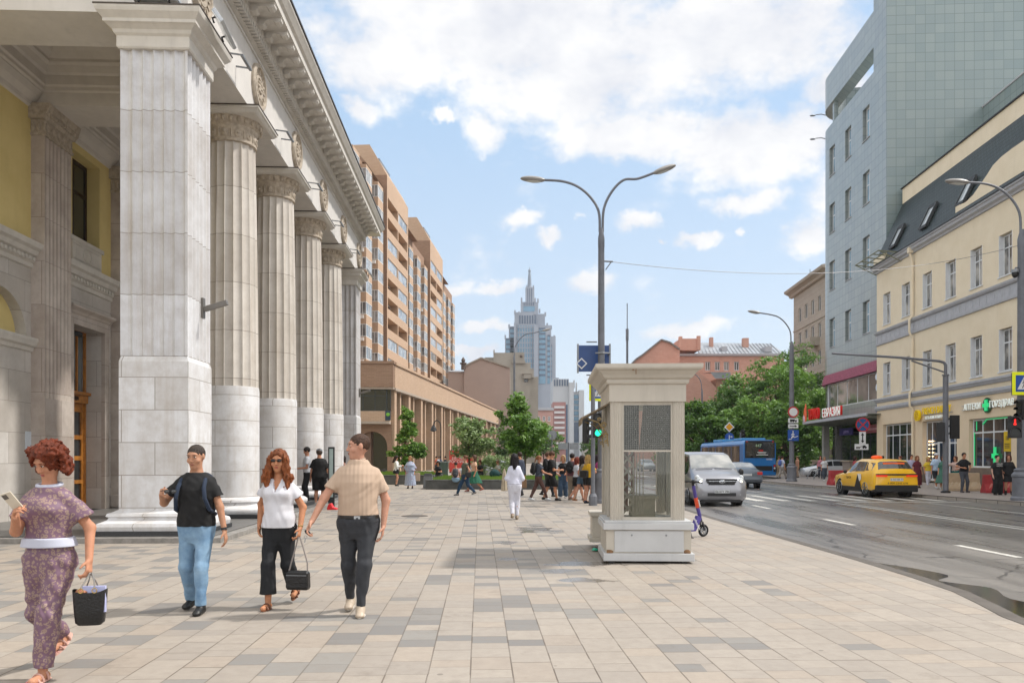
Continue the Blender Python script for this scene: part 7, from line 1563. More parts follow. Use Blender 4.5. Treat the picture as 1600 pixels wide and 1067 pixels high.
        for p,q in ((0,1),(2,3),(4,5),(6,7),(0,2),(1,3),(4,6),(5,7),(0,4),(1,5),(2,6),(3,7)):
            a, b = vals[p], vals[q]; msk = (a<0) != (b<0); t = np.where(msk, a/(a-b+1e-12), 0); pa, pb = np.array(cr[p],np.float32), np.array(cr[q],np.float32)
            acc += np.where(msk[:,None], pa+(pb-pa)*t[:,None], 0); cnt += msk
        co = (ii + acc/cnt[:,None])*s.h + s.lo; F_ = []
        for ax_ in range(3):
            u, v = (ax_+1)%3, (ax_+2)%3; A = np.take(I, range(0, I.shape[ax_]-1), ax_); B = np.take(I, range(1, I.shape[ax_]), ax_); e = np.argwhere(A != B)
            e = e[(e[:,u] > 0) & (e[:,v] > 0) & (e[:,u] < I.shape[u]-1) & (e[:,v] < I.shape[v]-1)]
            def g(du, dv): q = e.copy(); q[:,u] -= du; q[:,v] -= dv; return idx[q[:,0], q[:,1], q[:,2]]
            f = np.stack([g(1,1), g(0,1), g(0,0), g(1,0)], 1); fl = A[e[:,0],e[:,1],e[:,2]]; f[~fl] = f[~fl][:, ::-1]; F_.append(f)
        F_ = np.concatenate(F_)
        for _ in range(smooth):       # light Laplacian
            nb = np.zeros_like(co); cn = np.zeros(len(co), np.float32)
            for a,b in ((0,1),(1,2),(2,3),(3,0)):
                np.add.at(nb, F_[:,a], co[F_[:,b]]); np.add.at(cn, F_[:,a], 1)
            co = co*.5 + nb/np.maximum(cn,1)[:,None]*.5
        me = bpy.data.meshes.new(name); nf = len(F_); me.vertices.add(len(co)); me.vertices.foreach_set('co', co.astype(np.float32).ravel()); me.loops.add(nf*4); me.loops.foreach_set('vertex_index', F_.ravel()); me.polygons.add(nf); me.polygons.foreach_set('loop_start', np.arange(0, nf*4, 4)); me.update(calc_edges=True)
        me.polygons.foreach_set('use_smooth', np.ones(nf, bool)); me.materials.append(m)
        return link(name, me, parent)
def ik(a, b, l1, l2, bend):
    a = Vector(a); b = Vector(b); d = b-a; L_ = min(d.length, (l1+l2)*.999); u = d.normalized(); b = a+u*L_
    c = (l1*l1+L_*L_-l2*l2)/(2*l1*L_); c = max(-1, min(1, c)); h = l1*math.sqrt(1-c*c); bd = Vector(bend); bd = (bd-u*bd.dot(u)); bd = bd.normalized() if bd.length > 1e-4 else Vector((0,1,0))
    return a+u*l1*c+bd*h, b
def skinmat(c):
    nm = 'skin_'+c.strip('#')
    if nm in MT: return MT[nm]
    m = mat(nm, c, .62, .07, scale=22, bump=.12, bscale=90, spec=.3); b = m.node_tree.nodes['Principled BSDF']; b.inputs['Subsurface Weight'].default_value = .12; b.inputs['Subsurface Radius'].default_value = (.02,.008,.004); b.inputs['Subsurface Scale'].default_value = .3; return m
def hairmat(c):
    nm = 'hair_'+c.strip('#')
    if nm in MT: return MT[nm]
    m = mat(nm, c, .6, .3, scale=24, spec=.3); nt = m.node_tree; b = nt.nodes['Principled BSDF']; tc = node(nt,'ShaderNodeTexCoord'); mp = node(nt,'ShaderNodeMapping'); mp.inputs['Scale'].default_value = (1,1,.22); nt.links.new(tc.outputs['Object'], mp.inputs[0])
    nz = node(nt,'ShaderNodeTexNoise', i_Scale=130.0, i_Detail=3.0); nt.links.new(mp.outputs[0], nz.inputs['Vector']); bp = node(nt,'ShaderNodeBump'); bp.inputs['Strength'].default_value = .9; bp.inputs['Distance'].default_value = .01; nt.links.new(nz.outputs[0], bp.inputs['Height']); nt.links.new(bp.outputs[0], b.inputs['Normal']); return m
def cloth(c, name=None):
    return mat(name or 'cloth_'+c.strip('#'), c, .85, .07, scale=5, bump=.15, bscale=180)
TM = [(.84,.155,.118,0),(.90,.172,.125,-.005),(.98,.165,.120,0),(1.06,.152,.115,.01),(1.16,.155,.115,.012),(1.28,.166,.120,.01),(1.36,.160,.112,0),(1.41,.128,.092,-.004),(1.45,.088,.072,-.006),(1.50,.060,.060,-.006)]
TF = [(.82,.165,.118,-.008),(.90,.178,.128,-.012),(.98,.158,.115,-.002),(1.07,.128,.100,.008),(1.14,.126,.100,.01),(1.26,.138,.112,.014),(1.34,.134,.100,.0),(1.39,.108,.082,-.004),(1.43,.072,.062,-.006),(1.47,.05,.052,-.006)]
POLO_ = None
def person(label, px, py, H=1.75, yaw=180, sex='m', girth=1.0, h=.016, feet=None, hands=None, top=None, bottom=None, skin='#c08a6c', hair='short', hairc='#3a2a20', head=(0,0), shoes='#222222', z0=0.0, fine=False, group=None, d=None, elbow=None, seed=1, lean=0.0, hip=None):
    s = H/1.75
    if d is None: g = G(px, py, z0)
    else: g = Vector(((px-800)*d/F, d, z0))
    A = Field; T = [(a*s, b*s*girth, c*s*girth**1.2, e*s+lean*max(0,a-.9)) for a,b,c,e in (TM if sex=='m' else TF)]
    f0 = feet or ((.10,.06,0),(-.10,-.06,0)); sw = (.172 if sex=='m' else .145)*s*(1+(girth-1)*.7); hz_ = .90*s if hip is None else hip
    dzz = hz_-.90*s
    if dzz: T = [(a+dzz,b,c,e) for a,b,c,e in T]
    hips = [Vector((sd*.09*s*girth**.5, 0, hz_)) for sd in (1,-1)]; ank = [Vector((f[0], f[1], f[2]+.085*s)) for f in f0]
    knees = []
    for i in (0,1): kk, a2 = ik(hips[i], ank[i], .43*s, .40*s, (0,1,0.05)); knees.append(kk); ank[i] = a2
    sho = [Vector((sd*sw, lean*.5*s, (1.372 if sex=='m' else 1.355)*s+dzz)) for sd in (1,-1)]
    hh = hands or (None, None); wr = []; el = []
    for i, sd in ((0,1),(1,-1)):
        t = hh[i] or (sd*(sw+.075*s), .05, .84*s+dzz); e, w = ik(sho[i], t[:3], .285*s, .255*s, (elbow[i] if elbow and elbow[i] else (sd*.35,-1,-.1))); el.append(e); wr.append(w)
    hc = Vector((0, .015*s+lean*.62*s, (1.625 if sex=='m' else 1.615)*s+dzz)); hM = Matrix.Rotation(R(-head[0]),3,'Z') @ Matrix.Rotation(R(-head[1]),3,'X'); M = [[hM[i][j] for j in range(3)] for i in range(3)]
    hs = s*(1.09 if sex=='m' else 1.05); leg = .86 if (bottom and bottom.get('kind','trousers')=='trousers') else 1.0
    def hp(x,y,z): return hc + hM @ Vector((x*hs,y*hs,z*hs))
    lo = np.min([list(v) for v in ank+knees+wr+el+sho+[hc]],axis=0)-np.array([.22,.25,.14]); hi = np.max([list(v) for v in ank+knees+wr+el+sho+[hc]],axis=0)+np.array([.22,.25,.16]); lo[0] = min(lo[0],-.3); hi[0] = max(hi[0],.3); lo[1] = min(lo[1],-.28); hi[1] = max(hi[1],.3)
    f = A(lo, hi, h); gl = girth**.5
    f.stack(T, .02, grow=-.012 if top else -.004)
    for i, sd in ((0,1),(1,-1)):
        f.cone(hips[i]+Vector((0,-.01,-.02)), knees[i], .088*s*gl*leg, .054*s*gl*leg, .05); f.cone(knees[i], knees[i].lerp(ank[i],.35)+Vector((0,-.012,0)), .052*s*gl*leg, .054*s*gl*leg, .03); f.cone(knees[i].lerp(ank[i],.35)+Vector((0,-.012,0)), ank[i], .054*s*gl*leg, .034*s, .03)
        fd = Vector((0,1,0)); pitch = min(1.0, max(0, f0[i][2])*3.2); ft = ank[i]+Vector((sd*.01, (.14 if not shoes else .07)*s*(1-pitch*.45), -.055*s-.10*pitch)); he = ank[i]+Vector((0,-.035*s,-.05*s))
        f.cone(he if not shoes else ank[i], ft, .032*s if not shoes else .025*s, .028*s if not shoes else .022*s, .02)
        f.cone(sho[i]+Vector((-sd*.02,0,0)), el[i], (.040 if top else .046)*s*gl, .040*s*gl, .04); f.cone(el[i], wr[i], .040*s*gl, .026*s, .02)
    f.cone(Vector((0,-.005+lean*.5*s,1.42*s+dzz)), hc+Vector((0,-.015*s,-.06*s)), .056*s*(1.05 if sex=='m' else .88), .052*s*(1.05 if sex=='m' else .86), .03)
    f.ell(hp(0,-.012,.022), (.075*hs,.092*hs,.088*hs), .02, M=M); f.ell(hp(0,.022,-.045), (.056*hs,.062*hs,.072*hs), .03, M=M); f.ell(hp(0,.052,-.092), (.026*hs,.026*hs,.022*hs), .03, M=M)
    if sex == 'f':
        for sd in (1,-1): f.ell(Vector((sd*.065*s,.085*s+lean*.3,1.265*s+dzz)), (.058*s,.05*s,.055*s), .03)
    f.cone(hp(0,.078,.018), hp(0,.098,-.026), .008*hs, .013*hs, .012); f.ell(hp(0,.072,.034),(.05*hs,.014*hs,.010*hs),.015,M=M)
    if fine:
        for sd in (1,-1):
            f.ell(hp(sd*.030,.091,.012),(.017*hs,.012*hs,.010*hs),0,'c',M=M); f.ell(hp(sd*.030,.075,.010),(.015*hs,.012*hs,.010*hs),.004,M=M); f.ell(hp(sd*.012,.092,-.030),(.008*hs,.008*hs,.006*hs),.006,M=M); f.ell(hp(sd*.042,.055,-.028),(.022*hs,.022*hs,.02*hs),.02,M=M)
        f.ell(hp(0,.080,-.056),(.022*hs,.010*hs,.006*hs),.008,M=M); f.ell(hp(0,.078,-.066),(.019*hs,.010*hs,.006*hs),.008,M=M)
    for sd in (1,-1): f.ell(hp(sd*.076,-.005,.002),(.010*hs,.019*hs,.030*hs),.006,M=M)
    # hands
    for i, sd in ((0,1),(1,-1)):
        dd = (wr[i]-el[i]).normalized(); hd_ = dd
        n = Vector((-sd,0,0)); n = (n-hd_*n.dot(hd_)); n = n.normalized() if n.length > .2 else Vector((0,0,-1)); t = hd_.cross(n).normalized(); 
        if t.y < 0 and abs(hd_.z) > .5: t = -t
        if abs(hd_.z) <= .5 and t.z < 0: t = -t
        w = wr[i]; ks = []
        if fine:
            for j in range(4):
                o = (j-1.5)*.0195*s; K = w+hd_*.088*s*(1-.04*abs(j-1.2))-t*o; ks.append(K); f.cone(w+hd_*.015*s-t*o*.7, K, .013*s, .011*s, .012)
                cur = hd_.copy(); p = K; ln = (.040,.046,.042,.034)[j]*s; cu = (.45,.5,.55,.6)[j]*(1.0 if not(hands and hands[i] and len(hands[i])>3) else hands[i][3])
                for sg, (lf, r1_, r2_) in enumerate(((1.0,.0098,.0088),(.65,.0088,.0080),(.5,.0080,.0068))):
                    ax = cur.cross(n).normalized(); cur = (Matrix.Rotation(cu*(.7 if sg==0 else 1.0),3,ax) @ cur).normalized(); q = p+cur*ln*lf; f.cone(p,q,r1_*s,r2_*s,.003); p = q; n2 = n
            tb = w+hd_*.022*s+t*.026*s; td = (hd_*.62+t*.62+n*.42).normalized(); q = tb+td*.042*s; f.cone(w+hd_*.01*s,tb,.014*s,.015*s,.012); f.cone(tb,q,.013*s,.0105*s,.006); f.cone(q,q+(td*.7+hd_*.5+n*.15).normalized()*.030*s,.0105*s,.008*s,.003)
        else:
            f.cone(w, w+hd_*.085*s, .026*s, .027*s, .015)
            for j in range(4): K = w+hd_*.085*s-t*(j-1.5)*.018*s; f.cone(K, K+(hd_+n*.35).normalized()*(.075-.006*abs(j-1.3))*s, .010*s, .008*s, .008)
            f.cone(w+hd_*.03*s+t*.02*s, w+hd_*.085*s+t*.045*s+n*.01, .012*s,.009*s,.008)
    b = f.mesh('person', skinmat(skin)); b.location = g; b.rotation_euler = (0,0,R(yaw)); tag(b, label, 'person', group)
    # trousers / skirt
    info = dict(sho=sho, el=el, wr=wr, hips=hips, knees=knees, ank=ank, hp=hp, s=s, T=T, hc=hc, hM=hM)
    if bottom:
        k = bottom.get('kind','trousers'); lz = bottom.get('loose',.012); bz = bottom.get('top',1.0)*s+dzz; f = A(lo, hi, h)
        if k in ('trousers','shorts'):
            f.stack([(z_,a_*(.90 if z_ < .87*s+dzz else 1),b_*(.92 if z_ < .87*s+dzz else 1),c_) for z_,a_,b_,c_ in T if z_ < 1.16*s+dzz]+[(T[0][0]-.05,T[0][1]*.74,T[0][2]*.85,T[0][3]),(T[0][0]-.10,T[0][1]*.5,T[0][2]*.6,T[0][3])], .03, grow=.014)
            for i in (0,1):
                kn, an, hp_ = knees[i], ank[i], hips[i]; e_ = bottom.get('len',1.0)
                if k == 'shorts': en = hp_.lerp(kn, bottom.get('len',.9)); f.cone(hp_+Vector((0,-.01,-.03)), en, .095*s*gl+lz, (.075*s*gl+lz*1.6), .03)
                else:
                    r1,r2,r3 = .092*s*girth**.9+lz, .060*s*gl+lz, (.042*s+lz)*bottom.get('flare',1.0); en = kn.lerp(an, e_); f.cone(hp_+Vector(((1 if i==0 else -1)*.012*(girth-1)*3,-.01,-.05)), kn, r1*.97, r2, .06); f.cone(kn, en, r2, r3, .02); f.cone(kn, kn.lerp(an,.4), r2, .052*s*gl+lz, .03)
            f.folds(bottom.get('fold',.004)*.75, seed, .11)
            f.cutz(bz, 'below')
            if k == 'shorts' : f.cutz(min((hips[i].lerp(knees[i], bottom.get('len',.9))).z for i in (0,1))-.0,'above')
            else:
                for i in (0,1):   # clean hem
                    an = knees[i].lerp(ank[i], bottom.get('len',1.0)); ax_ = (knees[i]-ank[i]).normalized(); sl, P_ = f.sub(an-Vector((.13,.13,.16)), an+Vector((.13,.13,.03))); 
                    if sl is not None:
                        pl = (P_[0]-an.x)*ax_.x+(P_[1]-an.y)*ax_.y+(P_[2]-an.z)*ax_.z; f.D[sl] = np.maximum(f.D[sl], -pl)
            f.mesh(k, bottom.get('mat') or cloth(bottom['c']), b)
        elif k in ('skirt','dress'):
            zh = bottom.get('hem',.5)*s+dzz; w = bottom.get('w',.22)*s; mx = max(abs(ank[0].y-ank[1].y),.1)*.5
            st_ = [(zh,w,max(w*.8,mx*.9+.08),0)]+[(.88*s+dzz,.185*s*girth,.14*s*girth,-.005)]+[q for q in T if q[0] > .9*s+dzz]
            if k == 'skirt': st_ = [q for q in st_ if q[0] < 1.1*s+dzz]
            f.stack(st_, 0, grow=.012+lz); 
            if k == 'dress' and bottom.get('sleeve'):
                for i,sd in ((0,1),(1,-1)): en = sho[i].lerp(el[i], min(1,bottom['sleeve'])); f.cone(sho[i]+Vector((-sd*.02,0,0)), en, .060*s, .058*s+lz, .03)
            f.folds(bottom.get('fold',.006), seed, .10, (1,1,.12)); f.cutz(zh+.006,'above')
            if k == 'skirt': f.cutz(bz,'below')
            f.mesh(k, bottom.get('mat') or cloth(bottom['c']), b)
    if top:
        k = top.get('kind','tee'); lz = top.get('loose',.012); f = A(lo, hi, h); hem = top.get('hem',.93)*s+dzz; tt = []
        for (a,b_,c_,e) in T:
            if a < hem-.06: continue
            tt.append((a,b_,c_,e))
        tt[0] = (hem-.03, *tt[0][1:]) if tt[0][0] > hem else tt[0]
        ex = top.get('boxy',0); tt = [(a,b_+ex*(1 if a < 1.3*s+dzz else 0),c_+ex*.7*(1 if a < 1.3*s+dzz else 0),e) for a,b_,c_,e in tt]
        f.stack(tt, .02, grow=.014+lz*.6)
        if sex == 'f' and k != 'none':
            for sd in (1,-1): f.ell(Vector((sd*.065*s,.085*s+lean*.3,1.265*s+dzz)), (.066*s,.060*s,.064*s), .05)
        sl_ = top.get('sleeve', .62)
        if sl_ > 0:
            ft_ = f; f = A(lo, hi, h)
            for i,sd in ((0,1),(1,-1)):
                if sl_ <= 1: en = sho[i].lerp(el[i], sl_); f.cone(sho[i]+Vector((-sd*.035,0,.0)), en, .052*s*gl+lz*.35, .048*s*gl+lz*top.get('flare',1.6), .05)
                else: f.cone(sho[i]+Vector((-sd*.035,0,0)), el[i], .053*s*gl+lz*.4, .046*s*gl+lz, .05); f.cone(el[i], el[i].lerp(wr[i], sl_-1), .048*s*gl+lz, .034*s+lz, .02)
            for i in (0,1):
                if sl_ > 1: break
                an = sho[i].lerp(el[i], sl_); ax_ = (sho[i]-el[i]).normalized(); sb, P_ = f.sub(an-ax_*.06-Vector((.12,.12,.10)), an-ax_*.04+Vector((.12,.12,.10)))
                if sb is not None:
                    pl = (P_[0]-an.x)*ax_.x+(P_[1]-an.y)*ax_.y+(P_[2]-an.z)*ax_.z; rr = np.sqrt((P_[0]-an.x)**2+(P_[1]-an.y)**2+(P_[2]-an.z)**2-pl**2+1e-6); f.D[sb] = np.where(rr < .115, np.maximum(f.D[sb], -pl), f.D[sb])
            t_ = np.clip(.5+.5*(ft_.D-f.D)/.045,0,1); ft_.D = (ft_.D*(1-t_)+f.D*t_-.045*t_*(1-t_)).astype(np.float32); f = ft_
        f.folds(top.get('fold',.004), seed+3, .13); f.cutz(hem,'above')
        f.cone(hc+Vector((0,-.01,-.10*s)), Vector((0,0,1.44*s+dzz)), .062*s, .064*s, 0, 'c')
        if top.get('mat') is not POLO_ or POLO_ is None: f.cutz((1.462 if sex=='m' else 1.425)*s+dzz,'below')
        if top.get('vneck'):
            z1 = 1.45*s+dzz; 
            for q in range(6): t_ = q/5; f.ell(Vector((0,.10*s,z1-t_*.15*s)), (.062*s*(1-t_)+.006,.09*s,.03*s), 0, 'c')
        f.mesh(top.get('name',{'tee':'t_shirt','long':'long_sleeved_top','jacket':'jacket'}.get(k,'top')), top.get('mat') or cloth(top['c']), b)
    # hair
    if hair:
        f = A(np.array(hc)-np.array([.24,.24,.42]), np.array(hc)+np.array([.24,.24,.2]), h if fine else max(h*.8,.012))
        g_ = {'short':.010,'buzz':.002,'cap':.014,'bob':.022,'long':.020,'curly':.03,'bun':.010,'ponytail':.010}[hair]
        f.ell(hp(0,-.018,.030), ((.076+g_)*hs,(.093+g_)*hs,(.086+g_)*hs), 0, M=M)
        zc = {'short':.02,'buzz':.025,'cap':.03}.get(hair,.045)
        f.ell(hp(0,.110,-.062+zc), (.068*hs,.078*hs,.108*hs), 0, 'c', M=M)
        if hair in ('short','buzz','cap','bun','ponytail'): f.ell(hp(0,.0,-.135), (.12*hs,.14*hs,.100*hs), 0, 'c', M=M)
        if hair == 'bun': f.ell(hp(0,-.10,.07),(.04*hs,.04*hs,.04*hs),.01,M=M)
        if hair == 'ponytail': f.cone(hp(0,-.11,.04), hp(0,-.13,-.16), .030*hs, .018*hs, .02)
        if hair in ('short','buzz','cap'): f.ell(hp(0,.125,-.045), (.13*hs,.088*hs,.100*hs), 0, 'c', M=M)
        if hair in ('short','buzz') and fine: f.folds(.0028, seed+9, .02)
        if hair in ('bob','long'):
            dn = -.12 if hair=='bob' else -.27
            f.cone(hp(0,-.05,0), hp(0,-.075,dn), .082*hs, .06*hs, .03)
            for sd in (1,-1): f.cone(hp(sd*.072,-.02,.0), hp(sd*.088,.0,dn*.95), .034*hs, .028*hs, .02)
            f.folds(.005, seed+9, .045, (1,1,.15))
        if hair == 'curly':
            rs = np.random.RandomState(seed)
            for q in range(150):
                a_ = rs.uniform(-1,1)*2.2; z_ = rs.uniform(-.12,.11); r_ = .105+.02*rs.rand() ; 
                if abs(a_) > 1.75 and z_ < .07: continue
                rx = math.sqrt(max(.12,1-((z_-.0)/.16)**2)); f.ell(hp(math.sin(a_)*r_*rx*1.12, -math.cos(a_)*r_*rx-.01, z_), (.023*hs,.023*hs,.026*hs), .008)
            f.folds(.007, seed+9, .03, (1,1,.7)); f.ell(hp(0,.115,-.045), (.066*hs,.085*hs,.112*hs), 0, 'c', M=M)
        f.mesh('hair', hairmat(hairc), b)
        if hair == 'cap':
            m = MB(); m.ell(hp(0,.085,.06),(.065*hs,.06*hs,.008*hs),12,6,hM); 
            f = A(np.array(hc)-.16, np.array(hc)+.2, .012); f.ell(hp(0,-.012,.045),(.092*hs,.108*hs,.085*hs),0,M=M); f.ell(hp(0,0,-.09),(.2,.2,.13*hs),0,'c',M=M); f.mesh('cap', cloth(top.get('cap','#77797c') if top else '#77797c'), b); m.build('cap_peak', cloth(top.get('cap','#77797c') if top else '#77797c'), b, smooth=True)
    # shoes
    if shoes:
        sm_ = mat('shoe_'+shoes.strip('#'), shoes, .5, .1); sole = mat('sole_pale','#c9c3b8',.7,.1) if shoes not in ('#151515',) else BLK
        for i,sd in ((0,1),(1,-1)):
            pitch = min(1.0, max(0, f0[i][2])*3.2); a = ank[i]; ang = pitch*.8; Rm = Matrix.Rotation(-ang,3,'X')
            def q_(x,y,z): return a + Rm @ Vector((x*s+sd*.006*0,y*s,z*s))
            hf = .006 if fine else .012; f = A(np.array(a)-np.array([.12,.17,.26]), np.array(a)+np.array([.12,.26,.12]), hf)
            f.cone(q_(0,-.045,-.05), q_(sd*.006,.11,-.057), .038*s, .040*s, .02); f.cone(q_(0,-.02,-.02), q_(0,.06,-.045), .042*s, .036*s, .02); f.cone(q_(0,0,.0), q_(0,0,-.03), .043*s, .043*s, .02); f.ell(q_(sd*.006,.12,-.060),(.043*s,.05*s,.026*s),.015)
            zz = -.085*s; nrm = Rm @ Vector((0,0,1)); sl, P_ = f.sub(f.lo, f.lo+np.array(f.n)*f.h); o_ = q_(0,0,-.085); pl = (P_[0]-o_.x)*nrm.x+(P_[1]-o_.y)*nrm.y+(P_[2]-o_.z)*nrm.z; f.D[sl] = np.maximum(f.D[sl], -pl)
            o2 = q_(0,0,.015); pl2 = (P_[0]-o2.x)*nrm.x+(P_[1]-o2.y)*nrm.y+(P_[2]-o2.z)*nrm.z; f.D[sl] = np.maximum(f.D[sl], pl2)
            sh = f.mesh('shoe', sm_, b)
            if fine and shoes != '#151515': m = MB(); m.ell(q_(sd*.005,.035,-.078),(.046*s,.135*s,.014*s),16,6,Rm); m.build('sole', sole, sh, smooth=True)
    if fine:
        if hair: pass
        ew = mat('eye_white','#d9d4cf',.3,.02); ed = mat('iris_dark','#2b1d15',.2,.05)
        for sd in (1,-1):
            m = MB(); m.ell(hp(sd*.030,.079,.010),(.0125*hs,.008*hs,.0052*hs),12,8,hM); e_ = m.build('eye', ew, b, smooth=True); MB().ell(hp(sd*.030,.0855,.0095),(.0052*hs,.003*hs,.0048*hs),10,6,hM).build('iris', ed, e_, smooth=True)
            m = MB(); m.ell(hp(sd*.031,.0875,.030),(.018*hs,.004*hs,.0035*hs),10,6,hM); m.build('eyebrow', hairmat(hairc), b, smooth=True)
            m = MB(); m.ell(hp(sd*.030,.0855,.0155),(.0145*hs,.004*hs,.0018*hs),10,6,hM); m.build('eyelid', mat('lash_brown','#3a261e',.6), b, smooth=True)
        m = MB(); m.ell(hp(0,.0885,-.0565),(.022*hs,.006*hs,.004*hs),12,6,hM); m.ell(hp(0,.0875,-.0645),(.018*hs,.006*hs,.0045*hs),12,6,hM); m.build('lips', mat('lip_rose' if sex=='f' else 'lip_brown', '#a5544c' if sex=='f' else '#97604f', .5,.05), b, smooth=True)
    return b, info
def bag_strap(b, pts, r, m, name='strap'):
    MB().tube(pts, r, 6).build(name, m, b, smooth=True)
# leopard print for the woman with the phone
def leopard():
    m = bpy.data.materials.new('leopard_print'); m.use_nodes = True; nt = m.node_tree; L = nt.links.new; b = nt.nodes['Principled BSDF']; tc = node(nt,'ShaderNodeTexCoord')
    wz = node(nt,'ShaderNodeTexNoise', i_Scale=30.0, i_Detail=2.0); L(tc.outputs['Object'], wz.inputs['Vector']); w1 = node(nt,'ShaderNodeVectorMath',operation='SCALE'); L(wz.outputs['Color'], w1.inputs[0]); w1.inputs['Scale'].default_value = .026; w2 = node(nt,'ShaderNodeVectorMath',operation='ADD'); L(tc.outputs['Object'], w2.inputs[0]); L(w1.outputs[0], w2.inputs[1])
    v = node(nt,'ShaderNodeTexVoronoi', i_Scale=36.0); v.inputs['Randomness'].default_value = .7; L(w2.outputs[0], v.inputs['Vector'])
    ring_ = mth(nt,'MULTIPLY', mth(nt,'GREATER_THAN', v.outputs['Distance'], .20), mth(nt,'LESS_THAN', v.outputs['Distance'], .47)); n2 = node(nt,'ShaderNodeTexNoise', i_Scale=38.0, i_Detail=1.0); L(tc.outputs['Object'], n2.inputs['Vector']); ring_ = mth(nt,'MULTIPLY', ring_, mth(nt,'GREATER_THAN', n2.outputs[0], .36))
    col = mixc(nt, ring_, lin('#6d5162'), lin('#8f786d')); L(col, b.inputs['Base Color']); b.inputs['Roughness'].default_value = .6; return m
LEO = leopard()
KN = mat('white_knit','#b9bccb',.8,.05)
# ---- four walkers in front
b1, i1 = person('woman with curly red hair in purple leopard print suit looking at her phone', 77, 1056, 1.67, 178, 'f', .94, .0065, feet=((.125,-.36,.15),(-.03,.12,0)), hands=((.045,.30,1.18,1.6),(-.31,.03,.84,1.8)), elbow=((.5,-.4,-1),(-.6,-1,0)),
    top=dict(mat=LEO,hem=1.0,sleeve=.70,loose=.020,boxy=.014,flare=2.1,fold=.006), bottom=dict(mat=LEO,loose=.022,flare=1.0,top=1.02,fold=.008,len=.96), skin='#b98468', hair='curly', hairc='#6f2d10', head=(16,30), shoes=None, fine=True, seed=5)
s_ = i1['s']
def band(b, info, z0, z1, grow, m, name):
    f = Field((-.32,-.3,z0-.03),(.32,.3,z1+.03),.0065); T_ = info['T']; f.stack([(z, np.interp(z,[q[0] for q in T_],[q[1] for q in T_]), np.interp(z,[q[0] for q in T_],[q[2] for q in T_]), np.interp(z,[q[0] for q in T_],[q[3] for q in T_])) for z in (z0,(z0+z1)/2,z1)], 0, grow=grow); return f.mesh(name, m, b)
band(b1, i1, .935, 1.002, .052, KN, 'waistband')
m = MB(); m.tube([(.078*math.cos(t*.2618),-.002+.066*math.sin(t*.2618),1.375+.012*math.sin(t*.2618)*-1.0) for t in range(25)], .015, 8); m.build('collar_band', KN, b1, smooth=True)
PSK = mat('sandal_pink','#c59a8c',.6,.1)
for i in (0,1):
    a = i1['ank'][i]; m = MB(); t = .55 if i == 0 else 0; Rm = Matrix.Rotation(-t,3,'X')
    m.ell(a+Rm@Vector((0,.045,-.074)),(.046,.13,.013),16,6,Rm); sn = m.build('sandal', PSK, b1, smooth=True); m = MB()
    for yy,zz in ((.10,-.035),(.055,-.018),(0,.0)): m.tube([a+Rm@Vector((.042*math.cos(k*.35),yy,-.07+(.07+zz)*math.sin(k*.35))) for k in range(10)],.008,6)
    m.build('strap', PSK, sn, smooth=True)
    m = MB()
    for k in range(5): m.ell(a+Rm@Vector((-.026+.013*k,.155-abs(k-1.5)*.006,-.052)),(.006,.005,.003),6,4)
    m.build('toenails', mat('nail_red','#b33a45',.3,.05), b1)
w = b1.matrix_basis @ Vector((.17,.27,1.20)); 
ph = root('smartphone', 'white cased phone in the right hand of the red haired woman', 'phone', b1.matrix_basis @ Vector(i1['wr'][0] + (i1['wr'][0]-i1['el'][0]).normalized()*.085 + Vector((-.01,.02,.035))), R(176))
ph.rotation_euler = (R(-35), R(18), R(176)); MB().box(-.037,-.005,-.05,.037,.005,.10).build('case', mat('cream_case','#c9bfae',.4,.05), ph, bev=.004); MB().box(-.034,-.0065,-.046,.034,-.005,.096).build('screen', GLD, ph); MB().box(.0,.005,.055,.032,.008,.09).build('camera_bump', mat('bump_grey','#5b5550',.4), ph)
hw = b1.matrix_basis @ (i1['wr'][1]+(i1['wr'][1]-i1['el'][1]).normalized()*.10)
BG = mat('black_leather','#141416',.32,.1,bump=.3,bscale=50)
r = root('black_handbag', 'black bucket bag with ring handles and papers inside held by the red haired woman', 'bag', (hw.x+.01, hw.y, hw.z-.36), R(10)); r.scale = (.9,.9,.9)
m = MB(); n=5; lv = [(.085,.045,0,0),(.105,.055,.02,.0),(.115,.06,.12,0),(.125,.062,.27,0)]; vs=[]; K=20
for a,b_,z,_ in lv: vs += [(a*math.copysign(abs(math.cos(2*math.pi*k/K))**.6,math.cos(2*math.pi*k/K)), b_*math.copysign(abs(math.sin(2*math.pi*k/K))**.6,math.sin(2*math.pi*k/K)), z+(.012*math.cos(2*2*math.pi*k/K) if z>.2 else 0)) for k in range(K)]
m.add(vs,[(i*K+k,i*K+(k+1)%K,(i+1)*K+(k+1)%K,(i+1)*K+k) for i in range(3) for k in range(K)]+[tuple(range(K))]); m.build('body', BG, r, smooth=True, fixn=False)
m = MB(); m.box(-.05,-.03,.1,.12,.0,.305); m.build('papers', mat('blueish_paper','#b3b6da',.7,.05), r); m = MB(); m.ell((-.05,.0,.26),(.06,.045,.025),10,6); m.build('lining', mat('tan_lining','#b57a5c',.7,.1), r)
m = MB()
for sx in (-.05,.05): m.tube([(sx+.018*math.cos(t*.5),-.06,.275+.018*math.sin(t*.5)) for t in range(14)],.004,6)
m.build('ring', mat('gold','#b79a62',.25,.05,metal=.9), r)
m = MB()
m.tube([(-.05,-.06,.295),(-.03,-.03,.34),(-.005,.0,.405),(.01,.01,.405),(.04,-.03,.34),(.05,-.06,.295)],.0055,6); m.tube([(-.05,.05,.27),(-.02,.03,.34),(.0,.01,.40),(.03,.03,.34),(.05,.05,.27)],.0055,6); m.build('handle', mat('chain_grey','#8f8b86',.3,.1,metal=.5), r)
JN = mat('light_denim','#5e7f9e',.85,.22,scale=5,color2='#86a3bb',bump=.3,bscale=160)
